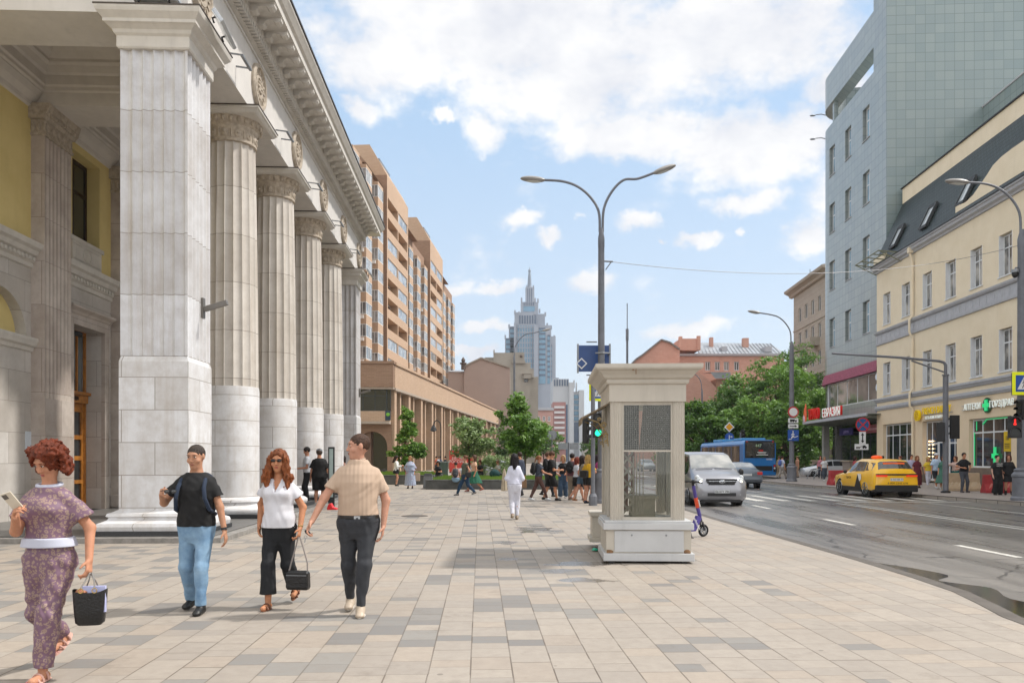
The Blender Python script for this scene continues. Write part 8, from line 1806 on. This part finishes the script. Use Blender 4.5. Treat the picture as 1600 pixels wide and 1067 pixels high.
b2, i2 = person('man in black T-shirt and light blue jeans holding folded glasses', 307, 955, 1.70, 180, 'm', 1.0, .0072, feet=((.12,-.16,.02),(-.09,.12,0)), hands=((.26,.22,1.20,1.9),(-.30,.02,.80)), elbow=((.9,-.6,-1.2),(-.5,-1,0)),
    top=dict(c='#0f0f11',hem=.90,sleeve=.60,loose=.014,boxy=.008,flare=1.7,fold=.005), bottom=dict(mat=JN,loose=.006,top=1.0,fold=.006,len=1.0,flare=1.15), skin='#b28469', hair='buzz', hairc='#40352e', head=(6,10), shoes='#151515', fine=True, seed=7)
STR = cloth('#1f2c40'); s_ = i2['s']
for sd in (1,-1): MB().tube([(sd*.125,-.10,1.36*s_),(sd*.115,-.03,1.415*s_),(sd*.12,.07,1.39*s_),(sd*.13,.14,1.31*s_),(sd*.145,.16,1.20*s_),(sd*.17,.10,1.08*s_),(sd*.17,-.06,1.02*s_)],.021,8).build('backpack_strap', STR, b2, smooth=True)
r = root('backpack', 'dark blue backpack on the back of the man with glasses', 'backpack', b2.matrix_basis @ Vector((0,-.20,1.0)), R(180)); MB().ell((0,-.02,.18),(.15,.09,.24),16,12).build('body', STR, r, smooth=True); MB().box(-.1,-.11,.02,.1,-.07,.18).build('pocket', STR, r, bev=.03)
wp = i2['wr'][1]; dr = (i2['wr'][1]-i2['el'][1]).normalized(); m = MB(); m.cyl(wp-dr*.035, wp-dr*.012, .032, 16); ws = m.build('wristwatch', BLK, b2); MB().ell(wp-dr*.024+Vector((-.028,.012,0)),(.008,.016,.016),8,6).build('dial', GLD, ws)
hw = b2.matrix_basis @ (i2['wr'][0]+(i2['wr'][0]-i2['el'][0]).normalized()*.11); r = root('glasses', 'thin black folded glasses in the raised hand of the man in the black T-shirt', 'glasses', hw+Vector((.02,-.01,.0)), 0)
m = MB()
for cx in (.05,.115): m.tube([(cx+.026*math.cos(t*.4),0,.0+.018*math.sin(t*.4)) for t in range(17)],.003,5)
m.tube([(.0,.0,.012),(.14,.005,.014)],.003,5); m.tube([(-.02,.01,.004),(.11,.02,.0)],.003,5); m.build('frame', BLK, r); m = MB()
for cx in (.05,.115): m.ell((cx,0,0),(.025,.002,.017),10,6)
m.build('lens', CGL, r)
b3, i3 = person('woman with long auburn hair, white V-neck T-shirt and cropped black jeans', 436, 948, 1.66, 178, 'f', .95, .0072, feet=((.075,.12,0),(-.09,-.28,.10)), hands=((.215,-.02,.86),(-.235,.04,.83,1.7)), elbow=((.5,-1,0),(-.5,-1,0)),
    top=dict(c='#d0d0d6',hem=.885,sleeve=.50,loose=.018,boxy=.010,flare=1.4,vneck=True,fold=.006), bottom=dict(c='#16181c',loose=.010,flare=1.75,top=.98,fold=.004,len=.80), skin='#b8805f', hair='long', hairc='#7a4220', head=(-3,2), shoes=None, fine=True, seed=11)
hp = i3['hp']; m = MB()
for sd in (1,-1): m.ell(hp(sd*.031,.095,.012),(.024,.006,.0155),12,8,i3['hM'])
sg_ = m.build('sunglasses', mat('smoked_lens','#141214',.08,.02), b3, smooth=True); m = MB(); m.tube([hp(-.055,.092,.018),hp(0,.100,.017),hp(.055,.092,.018)],.0035,6); m.tube([hp(.055,.092,.018),hp(.074,.0,.014)],.003,5); m.tube([hp(-.055,.092,.018),hp(-.074,.0,.014)],.003,5); m.build('frame', mat('tortoise','#3a231a',.3), sg_)
f = Field(np.array(i3['hc'])-np.array([.2,.2,.36]), np.array(i3['hc'])+np.array([.2,.2,.15]), .0075)
for sd in (1,-1):
    f.cone(hp(sd*.05,.03,.085), hp(sd*.088,.045,.02), .020,.024,.03); f.cone(hp(sd*.088,.045,.02), hp(sd*.098,.05,-.08), .026,.036,.03); f.cone(hp(sd*.098,.05,-.08), hp(sd*.118,.055,-.17), .036,.040,.03); f.cone(hp(sd*.118,.055,-.17), hp(sd*.10,.085,-.27), .040,.022,.03)
f.folds(.010, 3, .05, (1,1,.35)); f.mesh('hair_locks', hairmat('#8a4c26'), b3)
SND = mat('sandal_brown','#6d4128',.6,.1)
for i in (0,1):
    a = i3['ank'][i]; Rm = Matrix.Rotation(-(.5 if i == 1 else 0),3,'X'); m = MB(); m.ell(a+Rm@Vector((0,.045,-.074)),(.042,.125,.010),16,6,Rm); sn = m.build('sandal', SND, b3, smooth=True); m = MB()
    for yy,zz in ((.10,-.035),(.05,-.015)): m.tube([a+Rm@Vector((.040*math.cos(k*.35),yy+(.012*(k-5)*.3 if yy>.08 else 0),-.07+(.07+zz)*math.sin(k*.35))) for k in range(10)],.010,6)
    m.build('strap', SND, sn, smooth=True)
hw = b3.matrix_basis @ (i3['wr'][1]+(i3['wr'][1]-i3['el'][1]).normalized()*.10)
r = root('shoulder_bag', 'small black flap bag on a long strap held by the auburn haired woman', 'bag', (hw.x+.0, hw.y-.02, hw.z-.54), R(-8))
m = MB(); m.sq([(.055,0),(.066,.03),(.062,.17),(.045,.20)],(0,0),rect=(.055,-.02)); m.build('body', BG, r, bev=.012); m = MB(); m.box(-.115,-.052,.07,.115,-.044,.185); m.build('flap', BG, r, bev=.008); MB().bar((-.11,-.054,.155),(.11,-.054,.155),.006,.008).build('trim', STEEL, r)
m = MB(); m.tube([(-.10,0,.19),(-.07,0,.30),(-.02,.0,.46),(0,.0,.545),(.02,.0,.545),(.06,0,.42),(.10,0,.28),(.10,0,.19)],.0075,6); m.build('strap', mat('strap_grey','#8d8581',.5,.1), r)
m = MB(); wp = i3['wr'][1]; dr = (wp-i3['el'][1]).normalized(); m.cyl(wp-dr*.03, wp-dr*.018,.029,14); m.build('bracelet', MT['gold'], b3)
POLO = POLO_ = mat('ribbed_beige','#b39c88',.85,.05,scale=4)
nt = POLO.node_tree; tcn = node(nt,'ShaderNodeTexCoord'); wv = node(nt,'ShaderNodeTexWave', wave_type='BANDS', bands_direction='X', i_Scale=7.5, i_Distortion=.4); nt.links.new(tcn.outputs['Object'], wv.inputs['Vector']); bpn = node(nt,'ShaderNodeBump'); bpn.inputs['Strength'].default_value = .22; bpn.inputs['Distance'].default_value = .012; nt.links.new(wv.outputs[1], bpn.inputs['Height']); nt.links.new(bpn.outputs[0], nt.nodes['Principled BSDF'].inputs['Normal'])
b4, i4 = person('big man in beige ribbed polo and dark grey jeans looking to the left', 560, 958, 1.81, 186, 'm', 1.09, .0072, feet=((.10,-.22,.03),(-.03,.12,0)), hands=((.44,.16,.94,1.5),(-.25,.02,.88)), elbow=((1,-.8,-.2),(-.8,-.6,0)),
    top=dict(mat=POLO,hem=.962,sleeve=.66,loose=.014,flare=1.2,fold=.004), bottom=dict(c='#2f3136',loose=.004,flare=.95,top=.955,fold=.006,len=.98), skin='#b98a74', hair='buzz', hairc='#4a3325', head=(72,2), shoes='#b7a794', fine=True, seed=15)
s_ = i4['s']; f = Field((-.2,-.2,1.36),(.2,.22,1.60),.006); f.cone((0,0,1.43*s_),(0,-.008,1.50*s_),.088,.072,.0); f.cone((0,.0,1.38*s_),(0,-.008,1.62*s_),.068,.062,0,'c'); f.ell((0,.09,1.50*s_),(.02,.06,.07),0,'c'); f.mesh('collar', POLO, b4)
band(b4, i4, .93*s_, .965*s_, .018, mat('belt_black','#1a1715',.4), 'belt'); MB().box(-.03,.0,-.015,.03,.01,.015).build('buckle', CHR, b4).location = (0,.148,.947*s_)
hw = b4.matrix_basis @ (i4['wr'][0]+(i4['wr'][0]-i4['el'][0]).normalized()*.12); r = root('car_keys', 'small dark sunglasses case and keys in the swinging hand of the man in the polo', 'keys', hw, 0); m = MB(); m.ell((.02,-.02,.0),(.035,.012,.02),10,6,Matrix.Rotation(.6,3,'Y')); m.build('case', BLK, r); m = MB(); m.tube([(.0+.014*math.cos(t*.5),-.02,-.045+.014*math.sin(t*.5)) for t in range(14)],.002,5); m.bar((0,-.02,-.055),(-.01,-.02,-.10),.003,.012); m.build('key', CHR, r)
# ------------------------------------------------ people further away
SK = '#b5836a'; STEP = ((.09,.20,0),(-.09,-.24,.07)); STEP2 = ((.09,-.24,.07),(-.09,.20,0)); ST = ((.11,.02,0),(-.11,-.01,0))
def bp_(b, info, c, name='backpack', z=1.02, on=-.17):
    MB().ell((0,on,z+.2),(.15,.10,.24),12,10).build('body', cloth(c), None) if False else None
def pack(label, b, c, z=1.0, y=-.19, sz=(.15,.10,.23)):
    r = root('backpack', label, 'backpack', b.matrix_basis @ Vector((0,y,z)), b.rotation_euler[2]); MB().ell((0,0,.2),sz,14,10).build('body', cloth(c), r, smooth=True); MB().ell((0,-sz[1]*.8,.12),(sz[0]*.7,.05,sz[2]*.45),12,8).build('pocket', cloth(c), r, smooth=True)
    for sd in (1,-1): MB().tube([(sd*.10,.06,.36),(sd*.11,.17,.40),(sd*.12,.31,.30),(sd*.13,.30,.12),(sd*.14,.12,-.02)],.018,6).build('strap', cloth(c), r)
bpy.context.view_layer.update()
gm_ = 'pedestrians in the square'
def P_(*a, **k): return person(*a, group=None, **k)
# colonnade
P_('young man in white T-shirt and black trousers looking down beside a marble column', 480, 783.5, 1.80, 110, 'm', .92, .014, z0=.12, hands=((.16,.28,1.08),(-.10,.28,1.10)), top=dict(c='#c3c6cc',hem=.93,sleeve=.6), bottom=dict(c='#17181b',loose=.02), hairc='#241d1a', head=(0,20), shoes='#151515', skin=SK, feet=ST)[0]
b,_ = P_('man in grey cap, black T-shirt and black shorts seen from behind at the pylon', 499, 790, 1.86, 8, 'm', 1.12, .014, feet=ST, top=dict(c='#0e0e10',hem=.86,sleeve=.75,loose=.03,boxy=.02,cap='#6c7075'), bottom=dict(kind='shorts',c='#0d0d0f',len=1.0,loose=.03), hair='cap', hairc='#4a3c34', shoes='#8a8d92', skin=SK)
r = root('crossbody_bag', 'black crossbody pouch on the hip of the man in the grey cap', 'bag', b.matrix_basis @ Vector((.17,-.10,.98)), 0); MB().box(-.12,-.05,-.09,.12,.03,.09).build('pouch', BG, r, bev=.03); MB().tube([(-.1,-.02,.08),(-.22,-.08,.40),(-.26,-.04,.55)],.012,6).build('strap', BG, r)
P_('person with dark hair mostly hidden behind the man in the polo', 536, 775, 1.66, 120, 'f', 1.0, .016, top=dict(c='#8d6a5c',hem=.93), bottom=dict(c='#2b2d33'), hair='bob', hairc='#2b1c18', shoes='#222222')
# white clad woman from behind
b,_ = P_('woman with long black hair dressed all in white walking away', 804, 811, 1.68, 2, 'f', .98, .010, feet=((.06,-.02,0),(-.06,-.20,.05)), hands=((.13,.20,1.02),(-.13,.20,1.04)), elbow=((.4,-1,-.6),(-.4,-1,-.6)), top=dict(kind='long',c='#c9cbdb',hem=.93,sleeve=1.9,loose=.016,boxy=.012), bottom=dict(c='#c6c7d2',loose=.008,len=.97), hair='long', hairc='#191318', shoes='#8f7f6c', skin=SK, fine=False, seed=3)
# man behind her with long coat and bag
b,_ = P_('dark haired man with cream coat over his arm hidden behind the white clad woman', 812, 777, 1.80, 30, 'm', 1.0, .014, feet=((.1,.2,0),(-.12,-.4,.1)), top=dict(kind='jacket',c='#3a4152',hem=.85,sleeve=1.8), bottom=dict(c='#22242a'), hairc='#3a2820', shoes='#151515')
r = root('cream_coat', 'long cream coat hanging beside the white clad woman', 'coat', (X(788,30.5),30.5,.15)); m = MB(); m.lathe([(.10,.14),(.12,.16),(.09,.55),(.06,.85),(.02,1.0)],n=40,fn=lambda t: .8+.25*math.sin(5*t)+.1*math.sin(9*t)); m.build('cloth', cloth('#bfb29c'), r, smooth=True)
r = root('shopping_bag', 'brown paper bag held right of the white clad woman', 'bag', (X(817,30.2),30.2,.42)); MB().box(-.14,-.08,0,.14,.08,.34).build('body', cloth('#8d6f55'), r, bev=.01); MB().tube([(-.08,0,.34),(-.05,0,.46),(.05,0,.46),(.08,0,.34)],.01,5).build('handle', cloth('#8d6f55'), r)
# olive top pair
b,_ = P_('woman in olive sleeveless top and blue jeans striding left', 727, 776, 1.68, 112, 'f', 1.12, .012, feet=((.05,.34,.0),(-.05,-.38,.12)), hands=((.2,.1,.86),(-.2,.0,.84)), top=dict(c='#56594a',hem=.93,sleeve=.1,loose=.01), bottom=dict(c='#1d3a55',loose=.01), hair='bun', hairc='#6b4228', shoes='#6d6a68', skin='#bb8a72', seed=9)
r = root('shoulder_bag', 'small black shoulder bag of the woman in the olive top', 'bag', b.matrix_basis @ Vector((-.22,-.05,.78)), R(20)); MB().box(-.12,-.05,0,.12,.05,.22).build('body', BG, r, bev=.03); MB().tube([(-.08,0,.2),(-.02,0,.5),(.05,0,.64)],.01,5).build('strap', BG, r)
P_('woman in a green pleated skirt walking just behind the olive top', 741, 769, 1.70, 110, 'f', 1.0, .014, feet=((.05,.3,0),(-.05,-.36,.1)), top=dict(c='#c39d84',hem=.95,sleeve=.5), bottom=dict(kind='skirt',c='#1d5c46',hem=.42,w=.30), hair='long', hairc='#5b4030', shoes='#8a4a3c', seed=4)
# left pair at the maple
P_('woman in white jacket and short black skirt looking at her phone', 619, 759, 1.70, 95+180+0, 'f', 1.0, .014, feet=ST, hands=((.14,.30,1.12),(-.1,.30,1.10)), top=dict(kind='jacket',c='#d3d5d3',hem=.86,sleeve=1.8,loose=.02), bottom=dict(kind='skirt',c='#16171b',hem=.70,w=.2), hair='long', hairc='#33201a', shoes='#151515', head=(0,22), skin='#c08f78')
DRP = mat('blue_print_dress','#9aa4b8',.85,.3,scale=9,color2='#a4464a'); DRP.node_tree.nodes['Map Range'].inputs[1].default_value = .60; DRP.node_tree.nodes['Map Range'].inputs[2].default_value = .66
P_('blonde woman in a long pale blue patterned dress by the grey litter bin', 641, 763, 1.66, 180, 'f', 1.15, .014, feet=ST, top=dict(mat=DRP,hem=.95,sleeve=.95,loose=.05,boxy=.05), bottom=dict(kind='dress',mat=DRP,hem=.16,w=.30), hair='bob', hairc='#a9825a', shoes='#2b2b2b')
r = root('tote_bag', 'cream tote bag beside the blue patterned dress', 'bag', (X(652,40.5),40.5,.38)); MB().box(-.10,-.03,0,.14,.03,.42).build('body', cloth('#bda58f'), r, bev=.01); MB().tube([(-.05,0,.4),(-.06,0,.62),(.06,0,.4)],.01,5).build('handle', cloth('#bda58f'), r)
# seated figures on the planter edges
def seated(label, px, d, H, yaw, sex, topc, botc, hairc, hair='short', zseat=.50, **k):
    s = H/1.75; return person(label, px, 0, H, yaw, sex, 1.0, .016, d=d, feet=((.12,.42,0),(-.10,.40,0)), hands=((.14,.34,zseat+.28),(-.12,.34,zseat+.28)), top=dict(c=topc,hem=.94,sleeve=.6,loose=.015), bottom=dict(c=botc), hair=hair, hairc=hairc, head=(0,25), skin=SK, hip=zseat+.10, lean=.14, **k)
seated('dark haired woman in black sitting on the planter edge beside the concrete block', 685, 44.8, 1.62, 175, 'f', '#191a1e', '#17181c', '#221a18', 'bob')
b,_ = seated('person with grey rucksack sitting on the planter left of the striding pair', 712, 39.0, 1.68, 0, 'f', '#a67f78', '#7d9cb5', '#2a1f1c', 'short', .45); pack('dark grey rucksack on the back of the seated person by the red poster', b, '#3d3f45', .62, -.20)
seated('person in black sitting on the lawn edge in front of the parked silver car', 751, 46.5, 1.66, 150, 'f', '#15161a', '#2a2b30', '#6e3c26', 'bob', .55)
b,_ = seated('person in pale grey shirt bending over a turquoise bag on the lawn edge', 780, 46.0, 1.70, 120, 'm', '#a5a6a2', '#35383e', '#8a6a50', 'short', .5)
r = root('turquoise_bag', 'dark teal rucksack resting on the lawn left of the white clad woman', 'bag', (X(773,44),44,.45)); MB().ell((0,0,.22),(.30,.18,.26),12,8).build('body', cloth('#173f42'), r, smooth=True)
# queue at the crossing
b,_ = P_('woman in slate T-shirt and brown leggings walking right with black backpack', 842, 783, 1.66, -80, 'f', 1.0, .012, feet=((.05,.30,0),(-.05,-.30,.04)), hands=((.1,.36,.98),(-.12,.33,1.0)), top=dict(c='#3c424e',hem=.95,sleeve=.55,loose=.02), bottom=dict(c='#4d332e',loose=.006), hair='ponytail', hairc='#8a5a38', shoes='#b7babd', head=(0,15), skin='#b5836a', seed=2); pack('black backpack of the woman in brown leggings', b, '#16171a', .98, -.20)
b,_ = P_('tall man in black T-shirt, black shorts and black sneakers walking right', 862, 782, 1.80, -85, 'm', 1.0, .012, feet=((.08,.18,0),(-.08,-.28,.03)), hands=((.12,.30,1.12),(-.15,.22,.98)), top=dict(c='#0f1012',hem=.90,sleeve=.7,loose=.025,boxy=.02), bottom=dict(kind='shorts',c='#101114',len=.95,loose=.03), hairc='#5a3a26', shoes='#151515', head=(5,18), skin='#c08a6c', seed=6); pack('black backpack of the tall man in black shorts', b, '#131416', 1.08, -.22, (.17,.12,.27))
P_('man in dark trousers walking just behind the tall man in black', 856, 776, 1.80, -80, 'm', 1.0, .016, feet=STEP, top=dict(c='#8e9096',hem=.93), bottom=dict(c='#2a2b30'), hairc='#5b3c28', shoes='#2b2b2b')
P_('blonde woman with sunglasses, black top and wide blue jeans facing the camera', 880, 778, 1.68, 165, 'f', .95, .012, feet=((.1,.05,0),(-.08,-.1,0)), hands=((.14,.22,1.02),(-.16,.20,.96)), top=dict(c='#121317',hem=.98,sleeve=.3), bottom=dict(c='#33485f',loose=.03,flare=1.4), hair='bob', hairc='#b59870', shoes='#8e8f92', seed=8)
b,_ = P_('man in maroon shirt and beige trousers waiting behind the blonde woman', 894, 781, 1.74, -30, 'm', 1.0, .014, feet=ST, top=dict(c='#6b4650',hem=.90,sleeve=.7,loose=.02), bottom=dict(c='#8c8072',loose=.015), hairc='#221b1b', shoes='#7c7468'); pack('black backpack of the man in the maroon shirt', b, '#17181b', 1.02, -.21)
P_('red haired woman in white T-shirt and black shorts in the queue', 902, 782, 1.60, -70, 'f', 1.08, .012, feet=STEP, top=dict(c='#bfc3cb',hem=.95,sleeve=.6,loose=.025), bottom=dict(kind='shorts',c='#111215',len=.75,loose=.04), hair='bob', hairc='#7a3020', shoes='#8a6a5c', skin='#c49078', seed=12)
P_('dark haired woman in denim shorts and tan sandals in the queue', 910, 784, 1.66, -60, 'f', .95, .012, feet=((.08,.05,0),(-.07,-.32,.05)), top=dict(c='#7b7468',hem=.98,sleeve=.1), bottom=dict(kind='shorts',c='#3e5468',len=.55,loose=.02), hair='long', hairc='#2b1a16', shoes='#9a6a4a', skin='#c49078', seed=13)
b,_ = P_('blonde woman in a yellow shirt and black shorts nearest the stall', 919, 786, 1.68, -50, 'f', 1.0, .012, feet=ST, hands=((.15,.3,1.15),(-.15,.25,1.12)), top=dict(c='#c79a1c',hem=.93,sleeve=.8,loose=.03,boxy=.02), bottom=dict(kind='shorts',c='#141518',len=.6,loose=.03), hair='long', hairc='#b9985f', shoes='#20263a', skin='#c49078', seed=14)
r = root('waist_bag', 'black bag on the hip of the blonde woman in yellow', 'bag', b.matrix_basis @ Vector((0,-.19,1.0)), R(-50)); MB().box(-.18,-.06,-.12,.18,.05,.14).build('pouch', BG, r, bev=.04)
P_('woman in a long magenta dress with a small pink bag beside the stall', 934, 780, 1.70, -75, 'f', 1.05, .012, feet=ST, hands=((.12,.28,1.1),(-.14,.26,1.05)), top=None, bottom=dict(kind='dress',c='#8e2f66',hem=.22,w=.17,sleeve=0), hair='long', hairc='#241618', shoes='#a88a7c', skin='#b98468', seed=16)
P_('person in dark blue partly hidden at the end of the queue', 926, 776, 1.72, -60, 'm', 1.0, .016, feet=ST, top=dict(c='#4d5a7c',hem=.93), bottom=dict(c='#22344c'), hairc='#241c1c')
# people under the arcade
for px,c,lb,yw in ((684,'#c9cbd0','pale dressed person under the arcade piers',150),(688,'#6d7a9c','blue shirted person under the arcade piers',-40),(696,'#16171b','black dressed person by the lantern base',90),(682,'#a9553f','person in rust red under the arcade piers',60)):
    person(lb, px, 0, 1.72, yw, 'm', 1.0, .03, d=73, top=dict(c=c,hem=.9), bottom=dict(c='#3a3d44'), hairc='#2b211d', feet=ST)
# right-hand pavement
b,_ = P_('walker in white and blue top and grey trousers left of the big lamp base', 1222, 749, 1.72, -70, 'm', 1.0, .02, feet=((.08,.3,0),(-.08,-.34,.08)), top=dict(c='#b9c2d6',hem=.93,sleeve=.7,loose=.02), bottom=dict(c='#8b8682',loose=.02), hairc='#3a2c26'); pack('blue and white rucksack on the walker by the lamp base', b, '#4a5fa0', 1.0)
P_('walker in beige clothes beside the rear corner of the bus', 1217, 747, 1.72, 10, 'm', 1.0, .02, feet=ST, top=dict(c='#a8967c',hem=.9,sleeve=1.8), bottom=dict(c='#9c8c76'), hairc='#6a5440')
P_('walker with olive cap and tan top right of the big lamp base', 1246, 746, 1.72, 100, 'm', 1.0, .02, feet=ST, top=dict(c='#b78a70',hem=.93,sleeve=.5,cap='#7c7a4e'), bottom=dict(c='#a38a78'), hair='cap', hairc='#5b4636')
P_('person in white T-shirt and grey jeans walking towards the camera by the terrace wall', 1288, 751, 1.66, 178, 'f', 1.05, .018, feet=STEP, top=dict(c='#c3c5c8',hem=.93,sleeve=.6,loose=.03), bottom=dict(c='#3d4652'), hair='bob', hairc='#a58f7c', shoes='#c9c9c9', skin='#b5836a')
P_('person in pink behind the walker in the white T-shirt', 1282, 748, 1.74, 160, 'f', 1.0, .02, feet=STEP2, top=dict(c='#a9707a',hem=.9,sleeve=1.5), bottom=dict(c='#3b3f4a'), hair='long', hairc='#2b1f1c')
person('person in a red shirt passing under the blue no stopping sign', 1336, 0, 1.68, -90, 'f', 1.0, .02, d=48.5, feet=ST, top=dict(c='#a84450',hem=.9,sleeve=.8), bottom=dict(c='#3a3d44'), hair='bob', hairc='#3a2420')
for px,c,hcol,lb,dd in ((1371,'#8d8f99','#3a2a24','brown haired head just above the taxi roof on the left',50.5),(1379,'#a03c3c','#191516','dark haired head above the taxi roof by the shop window',49.5),(1407,'#c3c7cf','#7a4a38','head with pale collar above the right side of the taxi roof',48.5)):
    person(lb, px, 0, 1.70, 90, 'f', 1.0, .02, d=dd, feet=ST, top=dict(c=c,hem=.9,sleeve=.8), bottom=dict(c='#2d3038'), hairc=hcol, hair='short')
P_('man in lavender shirt walking behind the woman in the maroon dress', 1424, 759, 1.74, 170, 'm', 1.0, .02, feet=ST, top=dict(c='#a6a3bd',hem=.9,sleeve=.8), bottom=dict(c='#32353c'), hairc='#4a3328')
P_('woman with sunglasses in a long maroon dress right of the taxi', 1433, 762, 1.68, 175, 'f', 1.05, .018, feet=ST, top=None, bottom=dict(kind='dress',c='#5e1c2a',hem=.15,w=.22,sleeve=.5), hair='bob', hairc='#8a5a38', skin='#c08a6c')
P_('blonde woman in yellow top and white trousers by the bakery door', 1450, 760, 1.64, 182, 'f', 1.05, .018, feet=((.1,.14,0),(-.08,-.16,.02)), top=dict(c='#c8ac2e',hem=.90,sleeve=.7,loose=.03), bottom=dict(c='#c2c2d0',loose=.012), hair='bob', hairc='#c0a268', shoes='#b9b2a8')
PLD = mat('blue_white_plaid','#7fa6cc',.85,.3,scale=26,color2='#c6ccd6')
P_('man in white cap, plaid shirt and dark shorts at the bakery', 1463, 763, 1.80, 178, 'm', 1.1, .018, feet=STEP, top=dict(mat=PLD,hem=.88,sleeve=.8,loose=.03,cap='#cfd2d6'), bottom=dict(kind='shorts',c='#23262e',len=.9,loose=.02), hair='cap', hairc='#6a5240', shoes='#c9c9c9')
P_('woman in a wide green dress carrying a black bag beside the gantry post', 1474, 764, 1.68, 150, 'f', 1.1, .018, feet=ST, top=None, bottom=dict(kind='dress',c='#3f6a5c',hem=.32,w=.38,sleeve=.7), hair='bob', hairc='#5a3a2c', shoes='#c9c9c9')
P_('woman in pale pink top and teal skirt reaching out behind the barrier', 1493, 764, 1.66, 120, 'f', 1.1, .018, feet=ST, hands=((.3,.4,1.15),(-.2,.2,1.0)), top=dict(c='#c4a79c',hem=.93,sleeve=1.5,loose=.02), bottom=dict(kind='skirt',c='#17605c',hem=.5,w=.24), hair='bob', hairc='#6b4432')
b,_ = P_('man in a black T-shirt and grey jeans standing at the kerb', 1506, 769, 1.80, 185, 'm', 1.0, .014, feet=((.14,.05,0),(-.16,.0,0)), hands=((.16,.16,1.12),(-.24,.06,1.06)), elbow=((.9,-.3,-1),(-.9,-.6,-.3)), top=dict(c='#14161c',hem=.92,sleeve=.7,loose=.02), bottom=dict(c='#474b54',loose=.01), hairc='#2a1f1b', shoes='#3a3234', head=(15,0))
b,i_ = P_('woman in black T-shirt with white print and wide black trousers', 1558, 773, 1.70, 182, 'f', 1.0, .014, feet=ST, top=dict(c='#101114',hem=.88,sleeve=.75,loose=.03,boxy=.02), bottom=dict(c='#0e0f12',loose=.045,flare=1.6), hair='short', hairc='#1d1718', shoes='#151515', skin='#c9a08c')
txt('print', 'HELLO\nNORD', .085, (0,.165,1.27), WHT, b, rot=(90,0,180), ext=.002)
b,i_ = P_('woman in black jacket, black shorts and tall boots beside the woman in wide trousers', 1576, 773, 1.72, 150, 'f', 1.05, .014, feet=ST, hands=((.20,.10,.98),(-.2,.15,.9)), top=dict(kind='jacket',c='#141417',hem=.84,sleeve=1.85,loose=.035,boxy=.02), bottom=dict(kind='shorts',c='#131418',len=.8,loose=.03), hair='bob', hairc='#5a3426', shoes='#151515', skin='#b5836a')
for i in (0,1): a = i_['ank'][i]; MB().tube([a+Vector((0,0,-.04)), a+Vector((0,0,.14)), a+Vector((0,0,.28))],[.05,.055,.065],12).build('boot', BG, b, smooth=True)
# ------------------------------------------------ summer haze: one closed box of air round the whole scene
hb = MB().box(-905, -62, -1.2, 905, 1605, 215).build('haze', [], None)
hm = bpy.data.materials.new('haze'); hm.use_nodes = True; hm.node_tree.nodes.clear()
ho = hm.node_tree.nodes.new('ShaderNodeOutputMaterial'); hv = hm.node_tree.nodes.new('ShaderNodeVolumePrincipled'); hv.inputs['Density'].default_value = .00016; hv.inputs['Color'].default_value = (.86,.92,1,1); hv.inputs['Anisotropy'].default_value = .2
hm.node_tree.links.new(hv.outputs[0], ho.inputs['Volume']); hb.data.materials.append(hm); hb['kind'] = 'stuff'
